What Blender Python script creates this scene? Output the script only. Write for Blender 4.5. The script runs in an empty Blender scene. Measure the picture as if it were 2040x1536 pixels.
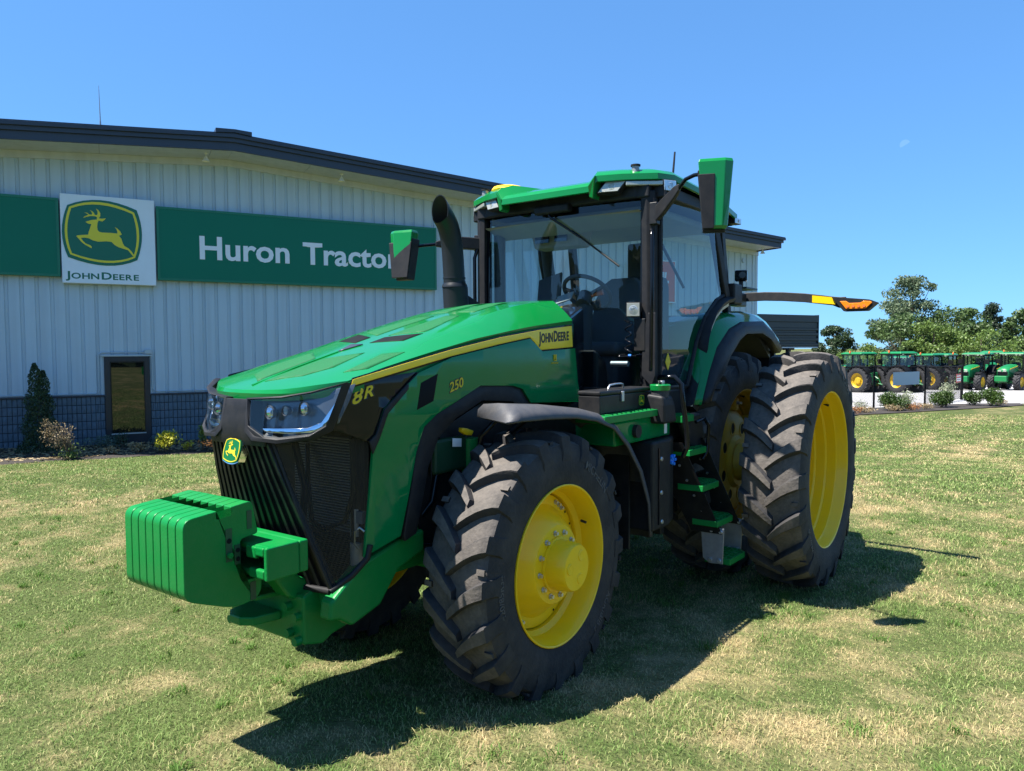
import bpy, bmesh, math, random
import numpy as np
from mathutils import Vector, Matrix

scene = bpy.context.scene
random.seed(7)
# ------------------------------------------------------------------ camera
cam_data = bpy.data.cameras.new('camera')
cam = bpy.data.objects.new('camera', cam_data)
scene.collection.objects.link(cam)
cam.location = (-3.5746, -3.2391, 2.0006)
YAW, PITCH, ROLL = 0.93708, -0.048908, -0.0048436
_f = Vector((math.sin(YAW)*math.cos(PITCH), math.cos(YAW)*math.cos(PITCH), math.sin(PITCH)))
_r = Vector((math.cos(YAW), -math.sin(YAW), 0)); _u = _r.cross(_f)
_r2 = _r*math.cos(ROLL)+_u*math.sin(ROLL); _u2 = _u*math.cos(ROLL)-_r*math.sin(ROLL)
_m = Matrix((_r2, _u2, -_f)).transposed()
cam.rotation_euler = _m.to_euler()
cam_data.sensor_fit = 'HORIZONTAL'; cam_data.sensor_width = 36.0
cam_data.lens = 36.0*1486.57/2040.0
cam_data.clip_start = 0.05; cam_data.clip_end = 4000
scene.camera = cam
CAM = Vector((-3.5746, -3.2391, 2.0006))     # where the visitor stands; the lawn is finest round this spot
# ------------------------------------------------------------------ sky and sun
SUN = Vector((-0.40, 0.315, 1.0)).normalized()          # direction towards the sun
elev = math.asin(SUN.z); az = math.atan2(SUN.x, SUN.y)
world = bpy.data.worlds.new('World'); scene.world = world; world.use_nodes = True
wn = world.node_tree.nodes; wl = world.node_tree.links
bg = wn['Background']
sky = wn.new('ShaderNodeTexSky'); sky.sky_type = 'NISHITA'; sky.sun_disc = False
sky.sun_elevation = elev; sky.sun_rotation = az
sky.altitude = 1200; sky.air_density = 1.0; sky.dust_density = 0.0; sky.ozone_density = 1.5
tint = wn.new('ShaderNodeMix'); tint.data_type = 'RGBA'; tint.blend_type = 'MULTIPLY'; tint.inputs[0].default_value = 1.0
tint.inputs[7].default_value = (0.375, 0.78, 1.32, 1)          # the deep azure of a clear dry summer noon
gam = wn.new('ShaderNodeGamma'); gam.inputs[1].default_value = 0.5      # evens out the bright horizon
wl.new(sky.outputs[0], gam.inputs[0]); wl.new(gam.outputs[0], tint.inputs[6]); wl.new(tint.outputs[2], bg.inputs[0]); bg.inputs[1].default_value = 0.138
sun_data = bpy.data.lights.new('sun', 'SUN'); sun_data.energy = 5.0
sun_data.angle = math.radians(0.53); sun_data.color = (1.0, 0.95, 0.87)
sun = bpy.data.objects.new('sun', sun_data); scene.collection.objects.link(sun)
sun.rotation_euler = SUN.to_track_quat('Z', 'Y').to_euler(); sun.location = (0, 0, 30)
scene.view_settings.view_transform = 'Standard'; scene.view_settings.look = 'None'
scene.view_settings.exposure = 1.42; scene.view_settings.gamma = 1.0
scene.view_settings.use_curve_mapping = False
scene.cycles.max_bounces = 6; scene.cycles.diffuse_bounces = 3; scene.cycles.glossy_bounces = 4; scene.cycles.transmission_bounces = 4; scene.cycles.transparent_max_bounces = 10

# ------------------------------------------------------------------ helpers
COL = scene.collection
def gz(x, y):
    """ground height: rises towards the viewer, level under the tractor, falls away behind it"""
    D = (np.asarray(x)+3.5746)*0.806+(np.asarray(y)+3.2391)*0.592
    near = np.interp(D, [-8, 0, 2, 3.5, 4.2, 4.7, 5.3, 6], [.60, .36, .205, .095, .045, .016, .003, 0])
    t = np.clip(D-8.0, 0, 80)
    return near+np.interp(t, [0, 2, 4, 6, 8, 10, 13, 18, 25, 38, 50, 80], [0, -.03, -.11, -.235, -.35, -.43, -.50, -.59, -.70, -1.02, -1.38, -2.30])

def props(o, label=None, cat=None, group=None, kind=None):
    if label: o['label'] = label
    if cat: o['category'] = cat
    if group: o['group'] = group
    if kind: o['kind'] = kind
    return o
def empty(name, loc=(0, 0, 0), rz=0.0, label=None, cat=None, group=None, parent=None):
    o = bpy.data.objects.new(name, None); COL.objects.link(o)
    o.location = loc; o.rotation_euler = (0, 0, rz); o.empty_display_size = 0.2
    if parent: o.parent = parent
    return props(o, label, cat, group)
def dup(o, parent=None):
    c = o.copy(); COL.objects.link(c); c.parent = parent
    for ch in list(o.children): dup(ch, c)
    return c

class MB:
    """collects shapes, then builds ONE mesh object"""
    def __init__(s): s.v = []; s.f = []
    def add(s, v, f):
        n = len(s.v); s.v += [tuple(p) for p in v]; s.f += [tuple(i+n for i in q) for q in f]; return s
    def box(s, c, d, rot=None):
        x, y, z = d[0]/2, d[1]/2, d[2]/2
        v = [Vector((sx*x, sy*y, sz*z)) for sz in (-1, 1) for sy in (-1, 1) for sx in (-1, 1)]
        if rot is not None: v = [rot @ p for p in v]
        v = [p+Vector(c) for p in v]
        return s.add(v, [(0, 2, 3, 1), (4, 5, 7, 6), (0, 1, 5, 4), (2, 6, 7, 3), (0, 4, 6, 2), (1, 3, 7, 5)])
    def box2(s, a, b):
        return s.box([(a[i]+b[i])/2 for i in range(3)], [abs(b[i]-a[i]) for i in range(3)])
    def prism(s, poly, axis, a, b):
        """poly in the two remaining axes (in xyz order), extruded along axis from a to b"""
        n = len(poly); v = []
        for t in (a, b):
            for (p, q) in poly:
                v.append({'x': (t, p, q), 'y': (p, t, q), 'z': (p, q, t)}[axis])
        f = [tuple(range(n-1, -1, -1)), tuple(range(n, 2*n))]
        f += [(i, (i+1) % n, n+(i+1) % n, n+i) for i in range(n)]
        return s.add(v, f)
    def hexa(s, p):
        """8 points: bottom 4 (ccw) then top 4"""
        return s.add(p, [(3, 2, 1, 0), (4, 5, 6, 7), (0, 1, 5, 4), (1, 2, 6, 5), (2, 3, 7, 6), (3, 0, 4, 7)])
    def loft(s, secs, closed=False, caps=False):
        m = len(secs[0]); v = [p for q in secs for p in q]; f = []
        for i in range(len(secs)-1):
            for j in range(m if closed else m-1):
                k = (j+1) % m
                f.append((i*m+j, i*m+k, (i+1)*m+k, (i+1)*m+j))
        if caps:
            f.append(tuple(range(m-1, -1, -1))); f.append(tuple(range((len(secs)-1)*m, len(secs)*m)))
        return s.add(v, f)
    def tube(s, path, r, seg=10, caps=True):
        path = [Vector(p) for p in path]; rr = r if isinstance(r, (list, tuple)) else [r]*len(path)
        secs = []; prev = None
        for i, p in enumerate(path):
            t = (path[min(i+1, len(path)-1)]-path[max(i-1, 0)]).normalized()
            if prev is None:
                a = t.orthogonal().normalized()
            else:
                a = (prev-t*prev.dot(t)).normalized()
            prev = a; b = t.cross(a)
            secs.append([p+(a*math.cos(2*math.pi*k/seg)+b*math.sin(2*math.pi*k/seg))*rr[i] for k in range(seg)])
        return s.loft(secs, closed=True, caps=caps)
    def lathe(s, prof, c=(0, 0, 0), axis='y', seg=48, sign=1, closed=False):
        """prof: (along-axis, radius) pairs"""
        secs = []
        for k in range(seg):
            a = 2*math.pi*k/seg; ca, sa = math.cos(a), math.sin(a)
            row = []
            for (o, r) in prof:
                o = o*sign
                row.append({'y': (c[0]+r*ca, c[1]+o, c[2]+r*sa), 'z': (c[0]+r*ca, c[1]+r*sa, c[2]+o),
                            'x': (c[0]+o, c[1]+r*ca, c[2]+r*sa)}[axis])
            secs.append(row)
        secs.append(secs[0])
        m = len(prof); v = [p for q in secs[:-1] for p in q]; f = []
        jj = m if closed else m-1
        for i in range(seg):
            i2 = (i+1) % seg
            for j in range(jj):
                k = (j+1) % m
                f.append((i*m+j, i2*m+j, i2*m+k, i*m+k))
        return s.add(v, f)
    def cyl(s, a, b, r, seg=16):
        return s.tube([a, b], r, seg)
    def build(s, name, mat, parent=None, smooth=None, bevel=0, solid=0, label=None, cat=None, group=None, kind=None, loc=None, seg=2):
        me = bpy.data.meshes.new(name); me.from_pydata(s.v, [], s.f)
        bm = bmesh.new(); bm.from_mesh(me); bmesh.ops.remove_doubles(bm, verts=bm.verts, dist=1e-5)
        bmesh.ops.recalc_face_normals(bm, faces=bm.faces); bm.to_mesh(me); bm.free()
        me.materials.append(MATS[mat] if isinstance(mat, str) else mat)
        if smooth is not None:
            me.shade_smooth(); me.set_sharp_from_angle(angle=math.radians(smooth))
        o = bpy.data.objects.new(name, me); COL.objects.link(o)
        if parent: o.parent = parent
        if loc: o.location = loc
        if solid:
            md = o.modifiers.new('solid', 'SOLIDIFY'); md.thickness = solid; md.offset = -1
        if bevel:
            md = o.modifiers.new('bevel', 'BEVEL'); md.width = bevel; md.segments = seg
            md.limit_method = 'ANGLE'; md.angle_limit = math.radians(35); md.harden_normals = False
        return props(o, label, cat, group, kind)

def panel(name, poly, yfun, mat, parent=None, thick=0.02, cuts=0.08, axis='y', smooth=35, **kw):
    """a polygon (two axes) subdivided on a grid, displaced along axis by yfun and given thickness"""
    bm = bmesh.new()
    mk = (lambda a, b, c: {'y': (a, c, b), 'x': (c, a, b), 'z': (a, b, c)}[axis])
    vs = [bm.verts.new(mk(a, b, 0.0)) for a, b in poly]
    bm.faces.new(vs)
    A = [p[0] for p in poly]; B = [p[1] for p in poly]
    ia, ib, ic = {'y': (0, 2, 1), 'x': (1, 2, 0), 'z': (0, 1, 2)}[axis]
    for (lo, hi, i) in ((min(A), max(A), ia), (min(B), max(B), ib)):
        n = int((hi-lo)/cuts)
        for k in range(1, n+1):
            co = [0, 0, 0]; co[i] = lo+(hi-lo)*k/(n+1); no = [0, 0, 0]; no[i] = 1
            bmesh.ops.bisect_plane(bm, geom=bm.verts[:]+bm.edges[:]+bm.faces[:], plane_co=co, plane_no=no)
    for v in bm.verts: v.co[ic] = yfun(v.co[ia], v.co[ib])
    bmesh.ops.recalc_face_normals(bm, faces=bm.faces)
    me = bpy.data.meshes.new(name); bm.to_mesh(me); bm.free()
    me.materials.append(MATS[mat] if isinstance(mat, str) else mat)
    if smooth is not None:
        me.shade_smooth(); me.set_sharp_from_angle(angle=math.radians(smooth))
    o = bpy.data.objects.new(name, me); COL.objects.link(o)
    if parent: o.parent = parent
    if thick:
        md = o.modifiers.new('solid', 'SOLIDIFY'); md.thickness = thick; md.offset = 0
        md = o.modifiers.new('bevel', 'BEVEL'); md.width = min(0.004, thick*0.3); md.segments = 2; md.limit_method = 'ANGLE'; md.angle_limit = math.radians(50)
    return props(o, kw.get('label'), kw.get('cat'), kw.get('group'), kw.get('kind'))

def text_mesh(body, size=1.0, depth=0.004, bold=0.0, sx=1.0, shear=0.0):
    """verts/faces of a line of lettering in the XY plane, baseline at the origin, 1 = cap height"""
    cu = bpy.data.curves.new('t', 'FONT'); cu.body = body; cu.size = 1.0; cu.extrude = 0.0; cu.offset = bold; cu.resolution_u = 3
    cu.shear = shear
    ob = bpy.data.objects.new('t', cu); COL.objects.link(ob)
    dg = bpy.context.evaluated_depsgraph_get(); me = bpy.data.meshes.new_from_object(ob.evaluated_get(dg))
    v = [(p.co.x/0.729*size*sx, p.co.y/0.729*size, 0.0) for p in me.vertices]; f = [tuple(p.vertices) for p in me.polygons]
    bpy.data.objects.remove(ob); bpy.data.curves.remove(cu); bpy.data.meshes.remove(me)
    w = max((p[0] for p in v), default=0)
    return v, f, w
def place(v, o, ux, uy):
    o, ux, uy = Vector(o), Vector(ux), Vector(uy)
    return [o+ux*p[0]+uy*p[1]+ux.cross(uy).normalized()*p[2] for p in v]
def smallcaps(words, size, bold=0.02, sx=1.0, gap=0.35, lo=0.78):
    """JD-style lettering: big initial, smaller capitals on the same base line -> verts, faces, width"""
    V, F, x = [], [], 0.0
    for w in words:
        for i, ch in enumerate(w):
            v, f, ww = text_mesh(ch, size if i == 0 else size*lo, bold=bold, sx=sx)
            mn = min(p[0] for p in v); n = len(V)
            V += [(p[0]-mn+x, p[1], 0) for p in v]; F += [tuple(k+n for k in q) for q in f]
            x += ww-mn+size*0.10*sx
        x += size*gap
    return V, F, x-size*gap

# ------------------------------------------------------------------ materials
MATS = {}
def mat(name, base, rough=0.5, metal=0.0, coat=0.0, var=0.0, vscale=6.0, dust=None, dust_amt=0.0, dscale=3.0, bump=0.0, bscale=60.0, spec=0.5, rvar=0.0, sheen=0.0):
    m = bpy.data.materials.new(name); m.use_nodes = True
    nt = m.node_tree; N, L = nt.nodes, nt.links; b = N['Principled BSDF']
    b.inputs['Base Color'].default_value = (*base, 1); b.inputs['Roughness'].default_value = rough
    b.inputs['Metallic'].default_value = metal; b.inputs['Coat Weight'].default_value = coat
    b.inputs['Coat Roughness'].default_value = 0.06; b.inputs['Specular IOR Level'].default_value = spec
    tc = N.new('ShaderNodeTexCoord')
    out = None
    if var:
        n = N.new('ShaderNodeTexNoise'); n.inputs['Scale'].default_value = vscale; n.inputs['Detail'].default_value = 6
        L.new(tc.outputs['Object'], n.inputs['Vector'])
        mx = N.new('ShaderNodeMix'); mx.data_type = 'RGBA'
        mx.inputs[6].default_value = (*[c*(1-var) for c in base], 1); mx.inputs[7].default_value = (*[min(1, c*(1+var)) for c in base], 1)
        L.new(n.outputs[0], mx.inputs[0]); out = mx.outputs[2]
    if dust:
        n = N.new('ShaderNodeTexNoise'); n.inputs['Scale'].default_value = dscale; n.inputs['Detail'].default_value = 9; n.inputs['Roughness'].default_value = 0.7
        L.new(tc.outputs['Object'], n.inputs['Vector'])
        r = N.new('ShaderNodeMapRange'); r.inputs[1].default_value = 0.38; r.inputs[2].default_value = 0.72; r.inputs[3].default_value = 0; r.inputs[4].default_value = dust_amt
        L.new(n.outputs[0], r.inputs[0])
        mx = N.new('ShaderNodeMix'); mx.data_type = 'RGBA'
        if out: L.new(out, mx.inputs[6])
        else: mx.inputs[6].default_value = (*base, 1)
        mx.inputs[7].default_value = (*dust, 1); L.new(r.outputs[0], mx.inputs[0]); out = mx.outputs[2]
    if out: L.new(out, b.inputs['Base Color'])
    if rvar:
        n = N.new('ShaderNodeTexNoise'); n.inputs['Scale'].default_value = 14; n.inputs['Detail'].default_value = 8
        L.new(tc.outputs['Object'], n.inputs['Vector'])
        r = N.new('ShaderNodeMapRange'); r.inputs[1].default_value = 0.3; r.inputs[2].default_value = 0.7; r.inputs[3].default_value = max(0.02, rough-rvar); r.inputs[4].default_value = rough+rvar
        L.new(n.outputs[0], r.inputs[0]); L.new(r.outputs[0], b.inputs['Roughness'])
    if bump:
        n = N.new('ShaderNodeTexNoise'); n.inputs['Scale'].default_value = bscale; n.inputs['Detail'].default_value = 8
        L.new(tc.outputs['Object'], n.inputs['Vector'])
        bp = N.new('ShaderNodeBump'); bp.inputs['Strength'].default_value = bump; bp.inputs['Distance'].default_value = 0.01
        L.new(n.outputs[0], bp.inputs['Height']); L.new(bp.outputs[0], b.inputs['Normal'])
    MATS[name] = m
    return m
DUST = (0.30, 0.25, 0.19)
mat('green', (0.003, 0.185, 0.036), 0.17, coat=0.40, var=0.05, vscale=2.0, dust=(0.05, 0.22, 0.08), dust_amt=0.10, dscale=5, rvar=0.05, spec=0.35)
mat('green_panel', (0.001, 0.175, 0.050), 0.10, coat=0.10, var=0.04, vscale=2.0, rvar=0.03, spec=0.30)
mat('green_texture', (0.004, 0.115, 0.028), 0.55, var=0.4, vscale=160, bump=0.5, bscale=220, spec=0.3)
mat('green_cast', (0.002, 0.19, 0.038), 0.36, coat=0.05, spec=0.2, var=0.08, vscale=4, dust=DUST, dust_amt=0.05, dscale=7, bump=0.14, bscale=110)
mat('green_dark', (0.003, 0.05, 0.018), 0.5, var=0.2, vscale=10, dust=DUST, dust_amt=0.10)
mat('green_far', (0.006, 0.17, 0.045), 0.4, coat=0.2)
mat('yellow', (1.0, 0.60, 0.003), 0.36, spec=0.35, coat=0.1, var=0.04, vscale=3, dust=(0.45, 0.36, 0.12), dust_amt=0.14, dscale=6, rvar=0.08)
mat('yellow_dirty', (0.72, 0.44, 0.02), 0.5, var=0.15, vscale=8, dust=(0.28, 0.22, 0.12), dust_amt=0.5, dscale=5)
mat('yellow_far', (0.55, 0.36, 0.01), 0.5)
mat('stripe', (0.95, 0.66, 0.03), 0.4, var=0.03)
mat('plastic', (0.013, 0.014, 0.017), 0.5, var=0.15, vscale=30, dust=DUST, dust_amt=0.05, dscale=12, bump=0.10, bscale=400, spec=0.22)
mat('plastic_grey', (0.034, 0.036, 0.043), 0.5, var=0.15, vscale=20, dust=DUST, dust_amt=0.15, dscale=14, bump=0.15, bscale=350, spec=0.25)
mat('gloss_black', (0.006, 0.007, 0.009), 0.12, coat=0.1, spec=0.25)
mat('black_metal', (0.009, 0.010, 0.012), 0.42, spec=0.3, var=0.2, vscale=15, dust=DUST, dust_amt=0.06, dscale=10)
mat('exhaust', (0.014, 0.016, 0.019), 0.4, spec=0.35, var=0.2, vscale=8, bump=0.05, bscale=200)
mat('rust_inside', (0.022, 0.019, 0.014), 0.8, var=0.3, vscale=12)
mat('rubber', (0.032, 0.032, 0.034), 0.78, var=0.25, vscale=9, dust=(0.19, 0.165, 0.14), dust_amt=0.50, dscale=5.5, bump=0.35, bscale=55, spec=0.25)
mat('rubber_dusty', (0.045, 0.043, 0.042), 0.8, var=0.25, vscale=9, dust=(0.24, 0.21, 0.18), dust_amt=0.75, dscale=6.0, bump=0.35, bscale=55, spec=0.22)
mat('rubber_raised', (0.065, 0.067, 0.074), 0.55, var=0.2, vscale=30, spec=0.4)
mat('rubber_far', (0.025, 0.025, 0.028), 0.8, var=0.3, vscale=5)
mat('zinc', (0.55, 0.56, 0.58), 0.38, metal=0.9, var=0.2, vscale=25, rvar=0.1)
mat('zinc_plate', (0.30, 0.31, 0.33), 0.5, metal=0.6, var=0.35, vscale=18, dust=DUST, dust_amt=0.2, dscale=16)
mat('lamp_inside', (0.10, 0.12, 0.15), 0.25, metal=0.3, coat=0.5, var=0.3, vscale=12)
mat('chrome', (0.85, 0.86, 0.88), 0.08, metal=1.0)
mat('aluminium', (0.50, 0.49, 0.46), 0.45, metal=0.25, var=0.15, vscale=40)
mat('lamp_white', (0.42, 0.42, 0.36), 0.2, metal=0.35, coat=0.4, var=0.25, vscale=90)
mat('lamp_clear', (0.62, 0.68, 0.72), 0.15, metal=0.5, coat=0.5, var=0.3, vscale=60)
mat('amber', (0.85, 0.22, 0.01), 0.2, coat=0.6, var=0.3, vscale=60)
mat('reflective_yellow', (0.85, 0.55, 0.0), 0.35, var=0.08, vscale=140)
mat('seat_grey', (0.085, 0.092, 0.105), 0.8, var=0.1)
mat('interior', (0.06, 0.063, 0.067), 0.75, var=0.1)
mat('interior_light', (0.30, 0.30, 0.28), 0.7, var=0.08)
mat('trim_beige', (0.07, 0.07, 0.062), 0.6, var=0.1, vscale=20)
mat('screen', (0.02, 0.022, 0.026), 0.15, coat=0.5)
mat('red', (0.45, 0.05, 0.03), 0.5)
mat('orange_knob', (0.75, 0.16, 0.03), 0.5)
mat('blue_cap', (0.01, 0.19, 0.72), 0.4)
mat('white_label', (0.78, 0.78, 0.76), 0.5)
mat('grey_print', (0.25, 0.26, 0.27), 0.5)
mat('logo_green', (0.003, 0.12, 0.030), 0.4, spec=0.3)
mat('logo_yellow', (0.66, 0.50, 0.02), 0.5, spec=0.3)
mat('letter_black', (0.010, 0.010, 0.012), 0.4)
# building
mat('siding', (0.46, 0.56, 0.635), 0.42, var=0.03, vscale=1.2, dust=(0.36, 0.42, 0.46), dust_amt=0.16, dscale=1.6, rvar=0.05)
mat('soffit', (0.54, 0.58, 0.65), 0.6, var=0.05, vscale=1.5, dust=(0.35, 0.32, 0.25), dust_amt=0.2, dscale=2.5)
mat('fascia', (0.030, 0.036, 0.052), 0.4, var=0.12, vscale=2)
mat('block', (0.10, 0.135, 0.17), 0.85, var=0.22, vscale=9, bump=0.9, bscale=28)
mat('block_joint', (0.035, 0.045, 0.06), 0.9, var=0.1)
mat('frame_dark', (0.018, 0.021, 0.030), 0.35, var=0.1)
mat('sign_green', (0.001, 0.15, 0.085), 0.35, spec=0.25, coat=0.05, var=0.05, vscale=0.8)
mat('sign_edge', (0.006, 0.16, 0.085), 0.35)
mat('sign_white', (0.74, 0.80, 0.86), 0.35, var=0.03, vscale=1.5, dust=(0.5, 0.5, 0.48), dust_amt=0.15, dscale=2.2)
mat('sign_letter', (0.78, 0.80, 0.83), 0.4)
mat('sign_yellow', (0.74, 0.62, 0.03), 0.4)
mat('sign_logo_green', (0.004, 0.135, 0.075), 0.35)
mat('sign_orange', (0.72, 0.10, 0.015), 0.4)
mat('conduit', (0.40, 0.47, 0.52), 0.4, metal=0.2)
mat('canopy_metal', (0.028, 0.034, 0.040), 0.45, var=0.15, vscale=3)
mat('mulch', (0.026, 0.021, 0.018), 0.95, var=0.6, vscale=30, dust=(0.075, 0.06, 0.048), dust_amt=0.4, dscale=20, bump=1.0, bscale=40)
mat('bark', (0.11, 0.085, 0.06), 0.9, var=0.4, vscale=12, bump=0.8, bscale=25)
mat('gravel', (0.34, 0.33, 0.325), 0.95, var=0.18, vscale=12, bump=0.6, bscale=60)
mat('dark_mesh', (0.008, 0.009, 0.010), 0.7, spec=0.12)
mat('fender_grey', (0.050, 0.053, 0.062), 0.5, var=0.15, vscale=20, dust=DUST, dust_amt=0.12, dscale=14, bump=0.15, bscale=350, spec=0.3)

def leafmat(name, a, b, scale=0.8, rough=0.55, trans=0.25):
    m = bpy.data.materials.new(name); m.use_nodes = True
    nt = m.node_tree; N, L = nt.nodes, nt.links; p = N['Principled BSDF']; p.inputs['Roughness'].default_value = rough
    g = N.new('ShaderNodeNewGeometry'); n = N.new('ShaderNodeTexNoise'); n.inputs['Scale'].default_value = scale; n.inputs['Detail'].default_value = 3
    L.new(g.outputs['Position'], n.inputs['Vector'])
    ri = N.new('ShaderNodeMath'); ri.operation = 'MULTIPLY_ADD'; ri.inputs[1].default_value = 0.55; ri.inputs[2].default_value = 0.0
    L.new(g.outputs['Random Per Island'], ri.inputs[0])
    ad = N.new('ShaderNodeMath'); ad.operation = 'MULTIPLY_ADD'; ad.inputs[1].default_value = 0.9
    L.new(n.outputs[0], ad.inputs[0]); L.new(ri.outputs[0], ad.inputs[2])
    mr = N.new('ShaderNodeMapRange'); mr.inputs[1].default_value = 0.3; mr.inputs[2].default_value = 1.05; L.new(ad.outputs[0], mr.inputs[0])
    mx = N.new('ShaderNodeMix'); mx.data_type = 'RGBA'; mx.inputs[6].default_value = (*a, 1); mx.inputs[7].default_value = (*b, 1)
    L.new(mr.outputs[0], mx.inputs[0]); L.new(mx.outputs[2], p.inputs['Base Color'])
    tr = N.new('ShaderNodeBsdfTranslucent'); L.new(mx.outputs[2], tr.inputs[0])
    ms = N.new('ShaderNodeMixShader'); ms.inputs[0].default_value = trans
    L.new(p.outputs[0], ms.inputs[1]); L.new(tr.outputs[0], ms.inputs[2]); L.new(ms.outputs[0], N['Material Output'].inputs[0])
    MATS[name] = m
leafmat('leaf_grey', (0.054, 0.0864, 0.036), (0.144, 0.1944, 0.108), 0.5)
leafmat('leaf_mid', (0.0324, 0.0684, 0.01584), (0.0936, 0.1512, 0.0396), 0.5)
leafmat('leaf_dark', (0.01584, 0.036, 0.01296), (0.0504, 0.0864, 0.0324), 0.5)
leafmat('leaf_conifer', (0.0144, 0.0288, 0.01584), (0.0432, 0.072, 0.036), 0.6)
leafmat('leaf_box', (0.0144, 0.0396, 0.00576), (0.0648, 0.1224, 0.0144), 3.0)
leafmat('leaf_lime', (0.0576, 0.108, 0.0144), (0.144, 0.216, 0.0432), 1.0)
leafmat('leaf_pale', (0.16, 0.20, 0.12), (0.36, 0.38, 0.25), 3.0)
leafmat('leaf_straw', (0.22, 0.16, 0.08), (0.42, 0.33, 0.19), 5.0)
leafmat('leaf_rust', (0.20, 0.08, 0.035), (0.42, 0.20, 0.07), 5.0)
leafmat('leaf_yellow', (0.25, 0.27, 0.02), (0.62, 0.55, 0.05), 5.0)
leafmat('leaf_blue', (0.05, 0.09, 0.07), (0.13, 0.19, 0.14), 5.0)
leafmat('leaf_cedar', (0.012, 0.030, 0.012), (0.045, 0.085, 0.03), 6.0, trans=0.12)

def glassmat(name, tint, refl=1.0, rough=0.0):
    m = bpy.data.materials.new(name); m.use_nodes = True
    nt = m.node_tree; N, L = nt.nodes, nt.links; N.remove(N['Principled BSDF'])
    t = N.new('ShaderNodeBsdfTransparent'); t.inputs[0].default_value = (*tint, 1)
    g = N.new('ShaderNodeBsdfGlossy'); g.inputs['Roughness'].default_value = rough; g.inputs[0].default_value = (refl, refl, refl, 1)
    fr = N.new('ShaderNodeFresnel'); gm = N.new('ShaderNodeNewGeometry'); io = N.new('ShaderNodeMapRange')
    io.inputs[3].default_value = 1.5; io.inputs[4].default_value = 1/1.5; L.new(gm.outputs['Backfacing'], io.inputs[0]); L.new(io.outputs[0], fr.inputs[0])
    ms = N.new('ShaderNodeMixShader'); L.new(fr.outputs[0], ms.inputs[0]); L.new(t.outputs[0], ms.inputs[1]); L.new(g.outputs[0], ms.inputs[2])
    L.new(ms.outputs[0], N['Material Output'].inputs[0]); MATS[name] = m
glassmat('glass', (0.76, 0.86, 0.88))
glassmat('glass_tint', (0.55, 0.70, 0.74))
glassmat('lens', (0.88, 0.92, 0.95))
glassmat('glass_dark', (0.03, 0.035, 0.03))
def screenmat(name, col, cover):
    """fine punched sheet: part of the light passes through"""
    m = bpy.data.materials.new(name); m.use_nodes = True
    nt = m.node_tree; N, L = nt.nodes, nt.links; p = N['Principled BSDF']
    p.inputs['Base Color'].default_value = (*col, 1); p.inputs['Roughness'].default_value = 0.4
    t = N.new('ShaderNodeBsdfTransparent'); ms = N.new('ShaderNodeMixShader'); ms.inputs[0].default_value = cover
    L.new(t.outputs[0], ms.inputs[1]); L.new(p.outputs[0], ms.inputs[2]); L.new(ms.outputs[0], N['Material Output'].inputs[0]); MATS[name] = m
screenmat('grille_mesh', (0.012, 0.012, 0.014), 0.52)

def tyre_mat(name, base, top, dust):
    """black rubber, dusty and scuffed where it faces outwards from the axle"""
    m = mat(name, base, 0.75, var=0.3, vscale=9, dust=dust, dust_amt=0.28, dscale=5.5, bump=0.4, bscale=55, spec=0.25)
    nt = m.node_tree; N, L = nt.nodes, nt.links; b = N['Principled BSDF']; src = b.inputs['Base Color'].links[0].from_socket
    tc = N.new('ShaderNodeTexCoord'); mu = N.new('ShaderNodeVectorMath'); mu.operation = 'MULTIPLY'; mu.inputs[1].default_value = (1, 0, 1)
    L.new(tc.outputs['Object'], mu.inputs[0]); no = N.new('ShaderNodeVectorMath'); no.operation = 'NORMALIZE'; L.new(mu.outputs[0], no.inputs[0])
    dt = N.new('ShaderNodeVectorMath'); dt.operation = 'DOT_PRODUCT'; L.new(no.outputs[0], dt.inputs[0]); L.new(tc.outputs['Normal'], dt.inputs[1])
    mr = N.new('ShaderNodeMapRange'); mr.inputs[1].default_value = 0.72; mr.inputs[2].default_value = 0.95; L.new(dt.outputs['Value'], mr.inputs[0])
    n = N.new('ShaderNodeTexNoise'); n.inputs['Scale'].default_value = 16; n.inputs['Detail'].default_value = 8; n.inputs['Roughness'].default_value = 0.75; L.new(tc.outputs['Object'], n.inputs['Vector'])
    r2 = N.new('ShaderNodeMapRange'); r2.inputs[1].default_value = 0.3; r2.inputs[2].default_value = 0.65; r2.inputs[3].default_value = 0.25; r2.inputs[4].default_value = 1.0; L.new(n.outputs[0], r2.inputs[0])
    k = N.new('ShaderNodeMath'); k.operation = 'MULTIPLY'; L.new(mr.outputs[0], k.inputs[0]); L.new(r2.outputs[0], k.inputs[1])
    mx = N.new('ShaderNodeMix'); mx.data_type = 'RGBA'; L.new(k.outputs[0], mx.inputs[0]); L.new(src, mx.inputs[6]); mx.inputs[7].default_value = (*top, 1); L.new(mx.outputs[2], b.inputs['Base Color'])
tyre_mat('rubber', (0.026, 0.026, 0.029), (0.135, 0.118, 0.102), (0.15, 0.13, 0.11))
tyre_mat('rubber_dusty', (0.028, 0.028, 0.030), (0.15, 0.132, 0.115), (0.17, 0.15, 0.13))
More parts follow.
